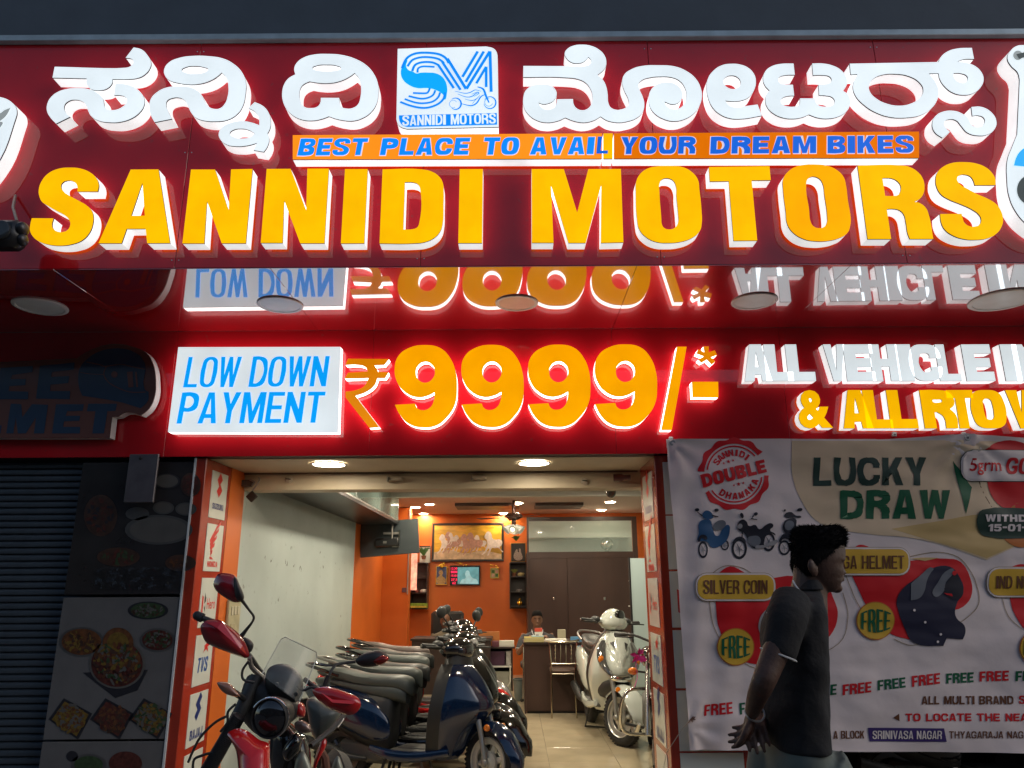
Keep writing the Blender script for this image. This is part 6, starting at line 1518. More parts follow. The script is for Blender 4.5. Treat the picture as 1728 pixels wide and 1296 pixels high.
    MB().tube([(-.62, .135, .80), (-.78, .15, .845), (-.93, .10, .875), (-.95, 0, .88), (-.93, -.10, .875), (-.78, -.15, .845), (-.62, -.135, .80)], .012, smooth=3).build('grab_rail', accent or M_steel, t)
    MB().ell((-.93, 0, .70), (.03, .08, .045), nu=16, nv=8).build('tail_light', M_redl, t)
    MB().box((-.97, 0, .50), (.02, .16, .24), rot=Matrix.Rotation(R(-14), 3, 'Y'), bev=.008).build('mudflap', M_blkp, t)
    wheel(t, (-.60, 0, .235), .235, .09, rim=mat('dark_alloy', (.12, .12, .12), metal=.6, rough=.35))
    MB().box((-.42, .02, .26), (.40, .15, .16), bev=.03).box((-.6, .10, .25), (.12, .05, .12), bev=.02).build('engine', mat('engine_grey', (.16, .16, .15), rough=.5, metal=.4), t)
    MB().tube([(-.35, -.10, .22), (-.5, -.13, .23), (-.62, -.14, .27), (-.85, -.15, .33)], [.015, .03, .045, .04], smooth=3, n=12).build('exhaust', M_blkp, t)
    MB().tube([(-.02, .12, .26), (.02, .22, .012)], .01).build('side_stand', M_steel, t)
    MB().tube([(-.2, -.1, .22), (-.24, -.13, .01), (-.24, .13, .01), (-.2, .1, .22)], .012).build('centre_stand', M_blkp, t)
    return t
def place(t, fx, fy, heading, lean=0.0, wx=.62):
    """put the front wheel's ground point at (fx, fy); heading = angle of the forward direction"""
    a = R(heading); t.rotation_euler = (R(lean), 0, a)
    t.location = (fx - wx * math.cos(a), fy - wx * math.sin(a), 0)
P_blue = mat('deep_blue_paint', (.003, .014, .048), rough=.16, coat=1)
P_blk = mat('gloss_black_paint', (.007, .007, .008), rough=.13, coat=1)
P_gry = mat('dark_grey_paint', (.045, .047, .05), rough=.2, coat=1, metal=.3)
P_red = mat('scooter_red_paint', (.42, .012, .012), rough=.15, coat=1)
P_sil = mat('silver_paint_body', (.28, .28, .28), rough=.2, coat=1, metal=.5)
P_wht = mat('pearl_white_paint', (.62, .66, .60), rough=.14, coat=1)
row = [('dark blue scooter at the front of the row, nearest the street', P_blue, M_seat, M_blkg), ('glossy black scooter right behind the dark blue one', P_blk, M_seat, None),
       ('dark scooter with grey handle cowl, third from the street in the row', P_gry, M_seatd, P_gry), ('black scooter with wide seat, fourth from the street', P_blk, M_seat, P_blk),
       ('bright red scooter deep in the row', P_red, M_seatd, P_blk), ('grey scooter with pale seat at the far end of the row', P_sil, mat('brownish_seat_vinyl', (.13, .10, .09), rough=.4), P_blk)]
M_rimc = mat('cream_silver_alloy', (.62, .62, .56), rough=.35, metal=.25)
for i, (lab, p, sm, ac) in enumerate(row):
    s_ = scooter(lab, p, sm, accent=ac, mirrors=i in (1, 4), refl=i == 0, rimm=M_rimc if i == 0 else M_blkp, steer=[-24, -12, -16, -8, -14, -10][i])
    s_.scale = [(1, 1, 1), (1.02, 1, 1.02), (1, 1, .99), (1.03, 1.05, 1.03), (1, 1, 1), (1.04, 1, 1.03)][i]
    place(s_, [-.165, -.15, -.15, -.19, -.22, -.30][i], 6.0 + [0, .44, .92, 1.4, 1.95, 2.5][i], [-15, -13, -16, -12, -16, -11][i], lean=[-4, -5, -4, -5, -4, -5][i])
s_ = scooter('pearl white scooter with amber lamps, facing the street at the right', P_wht, mat('black_seat', (.02, .02, .02), rough=.4), group=None, headlow=True, steer=26, mirrors=False)
w = at(1046, 1224, Y=7.75)
s_.scale = (1.08, 1.08, 1.08)
place(s_, w.x - .02, 7.72, -84, lean=-5, wx=.67)
MB().ell((.30, -.24, 1.09), (.05, .10, .055), nu=18, nv=10).tube([(.3, -.18, 1.04), (.3, -.21, 1.08)], .01).build('folded_mirror', M_blkp, s_)
MB().ell((.20, -.235, 1.09), (.06, .03, .03), nu=8, nv=6).build('mirror_mount', M_blkp, s_)
# dark scooter partly seen under the banner
s_ = scooter('dark scooter seen only as a dark strip below the banner', P_blk, M_seatd, group=None, rimm=M_blkp, refl=False)
place(s_, 3.75, 5.35, -6, lean=-4)

# ---- black commuter motorcycle behind the right column
t = thing('commuter_motorcycle', 'black motorcycle with chrome crash guard and pink ribbon, half hidden by the right column', 'motorcycle', (0, 0, 0))
FW = Vector((.68, 0, .30))
wheel(t, FW, .30, .075, style='spoke', spokes=5)
for sg in (-1, 1):
    MB().tube([FW + Vector((0, sg * .08, 0)), (.60, sg * .08, .30 + .25), (.46, sg * .08, .88)], [.022, .022, .016], n=10).build('fork_leg', mat('bright_fork', (.6, .6, .56), rough=.2, metal=.8), t)
    MB().tube([(.50, sg * .08, .76), (.50, sg * .17, .765)], .009).build('indicator_stem', M_blkp, t)
    MB().ell((.51, sg * .20, .765), (.035, .045, .032), nu=14, nv=8).build('indicator', M_amber, t)
MB().tube([(.40, -.07, .62), (.46, -.24, .60), (.44, -.30, .45), (.36, -.27, .26), (.30, -.06, .24), (.30, .06, .24), (.36, .27, .26), (.44, .30, .45), (.46, .24, .60), (.40, .07, .62)], .0145, smooth=4, n=10).build('crash_guard', M_chrome, t)
MB().box((.12, 0, .42), (.28, .22, .30), bev=.04).lathe((.24, 0, .42), (1, 0, .35), [(.07, 0), (.095, .01), (.07, .03), (.095, .04), (.07, .06), (.095, .07), (.07, .09), (.09, .10), (.05, .13)], n=16).build('engine', mat('engine_grey', (.16, .16, .15)), t)
loftx([(.36, .05, .86, .06), (.26, .12, .86, .10), (.05, .13, .85, .10), (-.1, .09, .82, .07)]).build('fuel_tank', P_blk, t)
loftx([(-.06, .08, .82, .04), (-.3, .12, .80, .045), (-.6, .11, .83, .04), (-.75, .06, .84, .03)]).build('seat', M_seatd, t)
MB().ell((.52, 0, .90), (.09, .09, .10), nu=18, nv=12).build('headlight_cowl', P_blk, t)
MB().ell((.585, 0, .90), (.035, .075, .08), nu=18, nv=10).build('headlight', M_clr, t)
MB().tube([(.28, -.36, 1.04), (.36, -.2, 1.05), (.42, 0, 1.0), (.36, .2, 1.05), (.28, .36, 1.04)], .011, smooth=4).build('handlebar', M_blkp, t)
for sg in (-1, 1):
    MB().tube([(.28, sg * .36, 1.04), (.32, sg * .25, 1.045)], .018).build('grip', M_blkp, t)
    MB().tube([(.38, sg * .2, 1.03), (.40, sg * .36, 1.03)], .006).build('lever', M_blkp, t)
    MB().tube([(-.15, sg * .08, .24), (.05, sg * .1, .25), (.05, sg * .26, .27)], .012).build('foot_rest', M_blkp, t)
rg = []
for k in range(13):
    a = R(5 + 150 * k / 12); c = FW + Vector((math.cos(a), 0, math.sin(a))) * .335; d = Vector((math.cos(a), 0, math.sin(a)))
    rg.append([c + Vector((0, .06 * u, 0)) - d * (.03 * abs(u) ** 2) for u in (-1, -.5, 0, .5, 1)] + [c + Vector((0, .058 * u, 0)) - d * (.03 * abs(u) ** 2 + .005) for u in (1, .5, 0, -.5, -1)])
MB().rings(rg).build('front_fender', P_blk, t)
wheel(t, (-.60, 0, .30), .30, .08, style='spoke', spokes=5)
MB().tube([(.2, -.14, .3), (.1, -.17, .2), (-.3, -.18, .24), (-.75, -.19, .36)], [.018, .02, .04, .045], smooth=3, n=12).build('exhaust', M_chrome, t)
MB().tube([(0, .14, .25), (.05, .26, .012)], .011).build('side_stand', M_blkp, t)
a = -98
place(t, at(1104, 1230, Y=6.62).x, 6.55, a, lean=-3, wx=.68)
pk = thing('pink_ribbon', 'bright pink ribbon bow tied on the black motorcycle', 'ribbon', at(1079, 1106, Y=6.7))
mb = MB(); rr = random.Random(4); c0 = at(1078, 1106, Y=6.68)
for k in range(14):
    an = rr.random() * 6.28; d = Vector((math.cos(an), (rr.random() - .5), math.sin(an))) * (.05 + .04 * rr.random()); q = Vector((-d.z, 0, d.x)).normalized() * .018
    mb.add([c0, c0 + d * .5 + q + Vector((0, -.02, 0)), c0 + d, c0 + d * .5 - q - Vector((0, .015, 0))], [(0, 1, 2, 3)])
mb.tube([c0, c0 + Vector((-.03, 0, -.08)), c0 + Vector((-.02, 0, -.17)), c0 + Vector((-.05, 0, -.25))], .008, smooth=3, flat=.3)
mb.build('bow', mat('hot_pink_satin', (.75, .07, .42), rough=.3), pk, smooth=0)

# ------------------------------------------------------------------ red adventure motorcycle at the entrance
Z6 = (320, 960, 3.857)
t = thing('adventure_motorcycle', 'red adventure motorcycle with hand guards and clear windshield, leaning at the entrance', 'motorcycle', (at(440, 1200, Y=3.5).x, 3.7, 0))
def zp(x, y, Y=3.5): return at(320 + x / 3.857, 960 + y / 3.857, Y=Y)
def puff(s, Y, th, tilt=(0, 0), ridge=.0, n=5):
    P_ = [(x, y, c) for x, y, c in parse(s, *Z6)]
    cx = sum(p[0] for p in P_) / len(P_); cy = sum(p[1] for p in P_) / len(P_)
    # smooth outline by Catmull-Rom
    pts = [Vector((x, y, 0)) for x, y, c in P_]; m_ = len(pts); out = []
    for i in range(m_):
        a, b, c, d = pts[i - 1], pts[i], pts[(i + 1) % m_], pts[(i + 2) % m_]
        for j in range(4):
            u = j / 4
            out.append(.5 * ((2 * b) + (c - a) * u + (2 * a - 5 * b + 4 * c - d) * u * u + (3 * b - a - 3 * c + d) * u ** 3))
    mb = MB(); rg = []
    for k, (sc, dd) in enumerate(((.02, -1), (.35, -.95), (.65, -.78), (.88, -.42), (1, 0), (.88, .42), (.6, .7), (.02, .8))):
        r_ = []
        for p in out:
            x = cx + (p.x - cx) * sc; y = cy + (p.y - cy) * sc
            r_.append(at(x, y, Y=Y + dd * th + tilt[0] * (x - cx) + tilt[1] * (y - cy)))
        rg.append(r_)
    return mb.rings(rg)
R_red = mat('adventure_red_plastic', (.50, .010, .012), rough=.2, coat=.8)
R_dred = mat('deep_red_plastic', (.24, .008, .014), rough=.2, coat=.8)
puff('155,95 185,35 240,28 295,45 325,100 355,180 335,213 280,215 220,180 172,140', 3.42, .035, (0, 0)).build('mirror', R_dred, t)
puff('295,48 325,100 355,180 338,214 300,190 285,110', 3.40, .032).build('mirror_side', M_blkp, t)
MB().tube([zp(340, 205, 3.45), zp(385, 265, 3.48), zp(417, 310, 3.5), zp(408, 345, 3.52), zp(370, 395, 3.54), zp(335, 440, 3.55)], [.008, .0055, .0055, .0055, .008, .012], smooth=3).build('mirror_stem', M_blkp, t)
puff('70,385 90,348 130,332 205,337 330,432 385,540 372,580 300,562 160,508 100,470', 3.36, .04, (.0009, .0005)).build('hand_guard', R_dred, t)
MB().add([zp(110, 350, 3.305), zp(210, 345, 3.30), zp(345, 500, 3.31), zp(372, 560, 3.335), zp(330, 520, 3.30), zp(180, 385, 3.288)], [(0, 1, 5), (1, 2, 4, 5), (2, 3, 4)]).build('guard_ridge', R_red, t, smooth=0)
MB().tube([zp(50, 305, 3.45), zp(85, 320, 3.45)], .020, n=12).tube([zp(85, 320, 3.45), zp(150, 345, 3.46)], .013, n=10).ell(zp(48, 304, 3.45), (.02, .012, .02), nu=12, nv=6).build('bar_end', M_blkp, t)
puff('345,455 375,448 417,490 395,545 360,520', 3.47, .03).build('brake_reservoir', M_blkp, t)
MB().tube([zp(130, 345, 3.48), zp(300, 480, 3.5), zp(385, 560, 3.52), zp(440, 640, 3.58), zp(480, 690, 3.62)], .0115, smooth=3).build('handlebar', M_blkp, t)
MB().tube([zp(390, 575, 3.5), zp(405, 640, 3.53), zp(470, 700, 3.58)], .011, smooth=3).build('steel_bar', M_steel, t)
MB().tube([zp(750, 720, 3.62), zp(860, 800, 3.55), zp(980, 860, 3.50), zp(1110, 900, 3.48)], .0115, smooth=3).build('handlebar', M_blkp, t)
puff('800,800 825,775 905,768 990,790 1085,830 1115,880 1085,935 1030,952 960,930 895,902 835,852', 3.34, .038, (-.0006, 0)).build('hand_guard', R_red, t)
MB().add([zp(850, 800, 3.29), zp(930, 850, 3.285), zp(1090, 860, 3.29), zp(1060, 880, 3.28), zp(930, 870, 3.275)], [(0, 1, 4), (1, 2, 3, 4)]).build('guard_ridge', mat('light_red_plastic', (.62, .03, .03), rough=.2, coat=.8), t, smooth=0)
MB().tube([zp(880, 770, 3.5), zp(905, 700, 3.5), zp(945, 630, 3.52), zp(1000, 615, 3.54), zp(1080, 605, 3.55)], .0065, smooth=3).tube([zp(875, 770, 3.5), zp(905, 690, 3.5)], .011).build('mirror_stem', M_blkp, t)
puff('1080,600 1110,562 1170,535 1235,530 1290,560 1298,590 1240,625 1170,640 1110,632', 3.56, .035).build('mirror', M_blkp, t)
puff('1190,600 1250,560 1296,578 1288,600 1235,627', 3.535, .022).build('mirror_reflection', mat('painted_red_reflection', (.3, .04, .03), rough=.1, metal=.6), t)  # red reflection in the mirror, put in as a coloured patch
# windshield
M_ws = mat('clear_windshield', (.45, .48, .45), rough=.03, alpha=.10, spec=1.0, coat=1)
def wsp(u, v):
    # u across 0..1, v down 0..1
    tl, tr, br, bl = (607, 436), (840, 548), (712, 872), (468, 690)
    x = (tl[0] * (1 - u) + tr[0] * u) * (1 - v) + (bl[0] * (1 - u) + br[0] * u) * v
    y = (tl[1] * (1 - u) + tr[1] * u) * (1 - v) + (bl[1] * (1 - u) + br[1] * u) * v
    return x, y
def wsY(u, v): return 3.42 + .22 * (u - .5) ** 2 - .10 * v + .0
n_ = 12
def rc(u, v):
    r_ = .08
    return u, v
rowsF = []; 
vs = []; fs = []
for j in range(n_ + 1):
    for i in range(n_ + 1):
        u, v = i / n_, j / n_
        # rounded upper corners
        if v < .12: 
            k = 1 - v / .12; ins = .07 * (1 - math.sqrt(max(0, 1 - k * k))); u = ins + u * (1 - 2 * ins)
        x, y = wsp(u, v); vs.append(zp(x, y, wsY(u, v)))
nb = len(vs)
for j in range(n_ + 1):
    for i in range(n_ + 1):
        u, v = i / n_, j / n_
        if v < .12:
            k = 1 - v / .12; ins = .07 * (1 - math.sqrt(max(0, 1 - k * k))); u = ins + u * (1 - 2 * ins)
        x, y = wsp(u, v); vs.append(zp(x, y, wsY(u, v) + .004))
for j in range(n_):
    for i in range(n_):
        a = j * (n_ + 1) + i; fs.append((a, a + 1, a + n_ + 2, a + n_ + 1)); fs.append((nb + a, nb + a + n_ + 1, nb + a + n_ + 2, nb + a + 1))
for i in range(n_):
    for (a, b) in ((i, i + 1), (n_ * (n_ + 1) + i, n_ * (n_ + 1) + i + 1), (i * (n_ + 1), (i + 1) * (n_ + 1)), (i * (n_ + 1) + n_, (i + 1) * (n_ + 1) + n_)): fs.append((a, b, nb + b, nb + a))
wo = MB().add(vs, fs).build('windshield', M_ws, t, smooth=60)
edge = [vs[i] for i in range(0, n_ + 1)]; 
rim_ = [vs[j * (n_ + 1)] for j in range(n_, -1, -1)] + [vs[i] for i in range(1, n_ + 1)] + [vs[j * (n_ + 1) + n_] for j in range(1, n_ + 1)]
MB().tube(rim_, .0022, n=6).build('windshield_edge', mat('pale_acrylic_edge', (.40, .42, .38), rough=.2), wo)
MB().add([zp(745, 570, 3.40), zp(775, 550, 3.40), zp(740, 690, 3.37), zp(700, 735, 3.37)], [(0, 1, 2, 3)]).build('windshield_glare', mat('painted_glare', (.5, .5, .47), rough=.1), wo, smooth=0) if False else None  # glare streak painted as a pale patch, switched off
puff('505,660 560,622 640,622 700,665 735,720 735,800 690,870 620,850 540,830 490,760', 3.52, .06).build('instrument_cowl', M_blkp, t)
for x, y in ((568, 752), (695, 815)): MB().lathe(zp(x, y, 3.36), (0, -1, 0), [(.009, 0), (.009, .006), (.004, .008), (.001, .004)], n=12).build('screw', M_blkp, t)
puff('375,700 440,690 520,700 560,760 700,860 715,940 640,1010 560,1000 470,1080 400,1050 330,960 300,900 330,820', 3.60, .09).build('front_cowl', M_blkp, t)
# headlight
hc = zp(527, 968, 3.36); hr = 31.5 * ((hc - CAM).dot(_f)) / FPX
ax = Vector((-.18, -1, -.05))
MB().lathe(hc, ax, [(hr * .75, -.10), (hr * 1.02, -.03), (hr * 1.05, .012), (hr * 1.0, .02), (hr * .94, .012)], n=36).build('headlight_housing', M_blkp, t)
MB().lathe(hc, ax, [(hr * .95, .010), (hr * .8, .020), (hr * .5, .030), (.002, .034)], n=36).build('headlight_glass', mat('smoked_glass', (.012, .012, .013), rough=.05, coat=1), t)
MB().tube([hc + Vector((math.cos(R(a)) * hr * 1.02, -.018, math.sin(R(a)) * hr * 1.02)) for a in range(-60, 150, 8)], .004, n=8).build('chrome_ring', M_chrome, t)
MB().lathe(hc + ax * .024, ax, [(hr * .5, 0), (hr * .35, .004), (hr * .3, 0)], n=24).build('inner_ring', mat('dark_chrome', (.06, .06, .06), rough=.15, metal=.8), t)
# left indicator
puff('178,742 215,736 262,745 300,785 330,830 300,832 250,822 205,790', 3.38, .022).build('indicator', mat('smoky_amber', (.30, .14, .09), rough=.1, coat=1), t)
MB().tube([zp(300, 810, 3.4), zp(360, 850, 3.5)], [.014, .012]).build('indicator_stem', M_blkp, t)
puff('685,1000 735,985 785,1020 790,1060 735,1068 690,1040', 3.50, .025).build('indicator', mat('smoky_chrome', (.35, .26, .22), rough=.12, metal=.6), t)
puff('655,905 690,868 735,872 757,920 745,965 700,968 660,945', 3.62, .045).build('tank_cap_cover', R_red, t)
# beak fender
puff('245,1080 290,1045 335,1040 390,1062 450,1110 515,1140 520,1230 518,1330 500,1500 420,1560 330,1500 318,1330 300,1180', 3.24, .055, (0, -.0012)).build('front_fender', mat('beak_red_plastic', (.58, .010, .010), rough=.18, coat=.9), t)
# fork bellow
mb = MB()
for k in range(44):
    u = k / 43; c = zp(320 - 240 * u, 960 + 420 * u, 3.42)
    mb.ell(c, (.030 + .004 * u, .030, .0085), nu=14, nv=4, rot=Matrix.Rotation(R(33), 3, 'Y'))
mb.build('fork_gaiter', M_blkp, t)
MB().tube([zp(440, 700, 3.55), zp(330, 930, 3.5), zp(200, 1150, 3.46), zp(60, 1400, 3.42)], [.03, .03, .022, .022], n=12).build('fork_leg', M_blkp, t)
for pts in (('385,600', '345,660', '350,720', '420,740'), ('240,960', '180,990', '120,1040', '60,1110', '20,1190', '-10,1260'), ('300,880', '250,930', '245,1000', '200,1060'), ('200,1190', '130,1200', '80,1215', '30,1240', '20,1300'), ('850,790', '800,770', '740,790', '700,760')):
    MB().tube([zp(*map(float, p.split(',')), 3.40) for p in pts], .0055, smooth=4).build('cable', M_blkp, t)
# engine, tank, frame, seat behind
puff('525,1040 620,980 720,1060 770,1100 790,1250 760,1400 600,1450 520,1300', 3.72, .10).build('engine', M_blkg, t)
puff('700,1215 745,1190 790,1290 800,1420 660,1420 680,1300', 3.55, .02).build('engine_guard', mat('pale_olive_metal', (.30, .31, .24), rough=.35, metal=.4), t)
puff('690,1060 730,1090 720,1180 640,1260 600,1200 640,1120', 3.58, .05).build('radiator_shroud', mat('glossy_black_shroud', (.01, .01, .01), rough=.08, coat=1), t)
puff('760,860 820,830 900,870 985,920 960,1000 900,1070 830,1120 790,1060 770,960', 4.05, .09).build('seat', M_seat, t)
MB().tube([zp(1005, 955, 3.95), zp(920, 1050, 3.85), zp(790, 1150, 3.75)], [.012, .014, .012]).build('rack_rail', M_blkp, t)
MB().tube([zp(1000, 975, 3.93), zp(960, 1030, 3.9)], .007).build('rack_brace', M_steel, t)
puff('860,1110 885,1105 890,1150 840,1250 820,1300 800,1300 815,1230', 3.85, .02).build('red_side_trim', R_red, t)
MB().tube([zp(830, 1200, 3.9), zp(880, 1230, 3.9), zp(900, 1500, 3.9)], .02, smooth=3).build('frame_tube', mat('brown_frame', (.12, .05, .03), rough=.4), t)
puff('925,1290 965,1215 1000,1300 1010,1420 900,1420', 3.80, .02).build('heel_guard', mat('pale_olive_metal', (.3, .3, .24)), t)
# wheel and rear below the frame of the picture
wc = Vector((zp(300, 1500, 3.3).x, 3.35, .34))
mb = MB(); mb.lathe(wc, (1, .25, .1), [(.26, -.04), (.31, -.045), (.34, 0), (.31, .045), (.26, .04)], n=40); mb.build('front_tyre', M_tyre, t)
MB().lathe(wc, (1, .25, .1), [(.255, -.02), (.25, 0), (.255, .02)], n=36).build('front_rim', M_blkp, t)
wc2 = Vector((wc.x + .16, 4.50, .30))
MB().lathe(wc2, (1, .5, .1), [(.24, -.045), (.29, -.05), (.32, 0), (.29, .05), (.24, .045)], n=40).build('rear_tyre', M_tyre, t)
MB().tube([zp(640, 1300, 3.75), wc2 + Vector((-.1, -.4, .05)), wc2], .03).build('swing_arm', M_blkp, t)
MB().tube([zp(780, 1400, 3.8), Vector((wc.x + .65, 3.7, .01))], .012).build('side_stand', M_blkp, t)
# ------------------------------------------------------------------ people
def remesh(o, vs, smooth=True):
    m = o.modifiers.new('union', 'REMESH'); m.mode = 'VOXEL'; m.voxel_size = vs; m.use_smooth_shade = smooth
    s_ = o.modifiers.new('soften', 'SMOOTH'); s_.factor = .5; s_.iterations = 3
def hand(mb, wrist, dirv, side, s=1.0, curl=.9, spread=.03, thumb=1):
    """palm and five fingers; dirv points along the hand, side across it"""
    d = Vector(dirv).normalized(); a = (Vector(side) - d * Vector(side).dot(d)).normalized(); n = d.cross(a)
    w = Vector(wrist); pc = w + d * .045 * s
    for k in range(5):
        u = k / 4
        mb.ell(w + d * (.015 + .065 * u) * s, (.001, .001, .001), nu=4, nv=3) if False else None
    rot = Matrix((a, d, n)).transposed()
    mb.ell(pc, (.041 * s, .054 * s, .017 * s), rot=rot, nu=14, nv=10)
    for k, (off_, ln) in enumerate(((-.030, .066), (-.010, .076), (.011, .072), (.030, .056))):
        p = w + d * .082 * s + a * off_ * s; f = (d + a * off_ * spread * 30 * .2).normalized(); pts = [p - d * .02 * s, p]; an = curl * (.45 + .12 * k)
        for j in range(3):
            f = (f * math.cos(an * .6) - n * math.sin(an * .6)).normalized(); p = p + f * ln * s * (.42, .32, .26)[j]; pts.append(p)
        mb.tube(pts, [.0095 * s, .0092 * s, .0085 * s, .0078 * s, .006 * s], n=8)
        mb.ell(p, (.0065 * s,) * 3, nu=8, nv=5)
    p = w + d * .022 * s - a * .034 * s * thumb; f = (d * .7 - a * .7 * thumb - n * .35).normalized()
    q = [p + a * .015 * thumb * s, p + f * .028 * s]; q.append(q[-1] + (f * .8 + d * .35).normalized() * .026 * s); q.append(q[-1] + (f * .35 + d * .6 - n * .3).normalized() * .022 * s)
    mb.tube(q, [.013 * s, .0115 * s, .0095 * s, .0075 * s], n=8); mb.ell(q[-1], (.0078 * s,) * 3, nu=8, nv=5)
M_skin = mat('dark_skin', (.075, .034, .021), rough=.55, noise=.25, nscale=25, bump=.15, bscale=120)
M_skin2 = mat('brown_skin', (.20, .095, .055), rough=.5, noise=.08, nscale=12)
M_hair = mat('black_hair', (.006, .005, .005), rough=.95, spec=.15)
M_shirt = mat('charcoal_polo', (.012, .0112, .0118), rough=.9, bump=.35, bscale=45, noise=.25, nscale=10)
M_trou = mat('grey_green_trousers', (.13, .15, .13), rough=.85, bump=.3, bscale=9, noise=.2, nscale=8)
M_whp = mat('white_piping', (.5, .5, .5), rough=.7)
Zm = (1220, 870, 3.042)
YM = 2.62
def mp(x, y, Y=YM): return at(1220 + x / 3.042, 870 + y / 3.042, Y=Y)
man = thing('person', 'man in a charcoal polo shirt walking past the banner with hands behind his back', 'person', (mp(380, 1000).x, YM, 0))
def vring(y, xb, xf, hw, Y0=YM, n=28, e=2.2, back=2.0, front=2.0):
    L_ = mp(xb, y, Y0); R__ = mp(xf, y, Y0); cx = (L_.x + R__.x) / 2; rx = (R__.x - L_.x) / 2; z = (L_.z + R__.z) / 2
    o = []
    for k in range(n):
        a = 2 * math.pi * k / n; c, s_ = math.cos(a), math.sin(a)
        o.append(Vector((cx + rx * math.copysign(abs(c) ** (2 / e), c), Y0 + hw * math.copysign(abs(s_) ** (2 / e), s_), z)))
    return o
body = MB()
HR = dense([(70, 430, 520, .03), (85, 400, 575, .055), (120, 382, 606, .069), (160, 374, 616, .074), (200, 372, 619, .076), (228, 374, 617, .076), (242, 376, 608, .075), (262, 380, 607, .073), (285, 388, 611, .070), (308, 400, 606, .066), (320, 405, 601, .063), (335, 412, 604, .060), (350, 422, 598, .055), (368, 440, 592, .047), (388, 480, 578, .030), (394, 505, 560, .012)], 3)
body.rings([vring(*r) for r in HR])
# neck
body.tube([mp(452, 250), mp(448, 330), mp(440, 400), mp(420, 470)], [.056, .056, .060, .075], n=20)
# nose, lips, chin, brow, ears, eyes
body.rings([[mp(x, y, YM + w_ * s_) for x, y, w_, s_ in ((600, yy, ww, 1), (xx, yy, ww * .45, 1), (xx, yy, ww * .45, -1), (600, yy, ww, -1))] for yy, xx, ww in ((240, 612, .007), (258, 617, .009), (275, 624, .012), (290, 633, .015), (299, 634, .0165), (305, 622, .014))])
for y, x in ((318, 606), (331, 606)): body.ell(mp(x, y), (.010, .021, .0062), nu=12, nv=8)
body.ell(mp(583, 372), (.020, .020, .017), nu=12, nv=8)
for sg in (-1, 1): body.ell(mp(602, 226, YM + sg * .034), (.014, .026, .008), nu=12, nv=8)
for sg in (-1, 1):
    e = mp(462, 268, YM + sg * .076)
    body.ell(e, (.017, .007, .031), nu=14, nv=10, rot=Matrix.Rotation(R(-10), 3, 'Y')).ell(e + Vector((-.008, sg * .006, .004)), (.012, .006, .022), nu=12, nv=8)
# near (camera side) arm: shoulder, elbow, wrist
ys = YM - .20
sh, el_, wr = mp(335, 470, ys + .03), mp(205, 860, ys - .03), mp(150, 1010, ys + .10)
body.tube([sh, mp(300, 620, ys), mp(245, 760, ys - .02), el_, mp(175, 930, ys + .02), wr], [.046, .043, .038, .034, .030, .022], smooth=4, n=16)
far_el, far_w = mp(215, 880, YM + .22), mp(165, 1020, YM + .02)
body.tube([mp(335, 480, YM + .18), mp(290, 700, YM + .22), far_el, mp(190, 960, YM + .12), far_w], [.044, .040, .034, .028, .022], smooth=4, n=14)
hand(body, wr, mp(120, 1120, ys + .16) - wr, (.3, .6, .5), 1.0, curl=1.15)
hand(body, far_w, mp(165, 1150, ys + .10) - far_w, (.6, -.3, .2), 1.0, curl=1.0, thumb=-1)
# legs inside the trousers, down to the shoes
o = body.build('body', M_skin, man, smooth=0); remesh(o, .0042)
for sg in (-1, 1):
    e = mp(596, 243, YM + sg * .033)
    MB().ell(e, (.011, .012, .009), nu=12, nv=8).build('eye', mat('eye_white', (.3, .28, .26), rough=.2), man)
    MB().ell(e + Vector((.009, 0, 0)), (.004, .006, .006), nu=10, nv=6).build('iris', M_dark, man)
    MB().tube([mp(590, 222, YM + sg * .045), mp(606, 218, YM + sg * .033), mp(612, 224, YM + sg * .016)], .0042, smooth=3, n=6, flat=.6).build('eyebrow', M_hair, man)
# hair
hm = MB(); rr = random.Random(11)
HH = dense([(55, 430, 560, .03), (64, 385, 595, .056), (90, 366, 618, .073), (130, 360, 618, .080), (165, 360, 598, .082), (200, 362, 560, .083), (235, 364, 500, .081), (262, 370, 462, .078), (290, 384, 450, .070), (304, 396, 440, .058)], 3)
HRG = [vring(*r) for r in HH]
hm.rings(HRG)
for k in range(7000):
    a = rr.random(); i = int(a * (len(HH) - 1)); r0_, r1_ = HRG[i], HRG[i + 1]; j = rr.randrange(len(r0_)); u_, w_ = rr.random(), rr.random(); ring = r0_; p = (r0_[j] * (1 - u_) + r0_[(j + 1) % len(r0_)] * u_) * (1 - w_) + (r1_[j] * (1 - u_) + r1_[(j + 1) % len(r0_)] * u_) * w_
    c = sum(ring, Vector()) / len(ring)
    d = (p - c).normalized(); d = (d + Vector((rr.random() - .3, rr.random() - .5, rr.random() * (1.2 if i < 8 else .1) - .1)) * .7).normalized()
    if i > 12: d = (d * .5 + Vector((-.2, 0, -.8))).normalized()
    ln = .005 + .009 * rr.random() * (1.4 if i < 12 else .5)
    s_ = d.orthogonal().normalized() * .0016; q = d.cross(s_).normalized() * .0016
    b = len(hm.v)
    e = p + d * ln + Vector((rr.random() - .5, 0, rr.random() - .5)) * .006
    hm.add([p - d * .004 + s_, p - d * .004 - s_ * .5 + q, p - d * .004 - s_ * .5 - q, e], [(0, 1, 3), (1, 2, 3), (2, 0, 3)])
hm.build('hair', M_hair, man, smooth=0)
bd = MB()
for k in range(260):
    u = rr.random(); y = 345 + 50 * u; x = 505 + 85 * rr.random(); s_ = 1 if rr.random() < .5 else -1
    p = mp(x, y, YM + s_ * (.058 - .035 * u) * rr.random() ** .3); bd.add([p, p + Vector((.003, 0, -.009)), p + Vector((.001, .002, -.001))], [(0, 1, 2)])
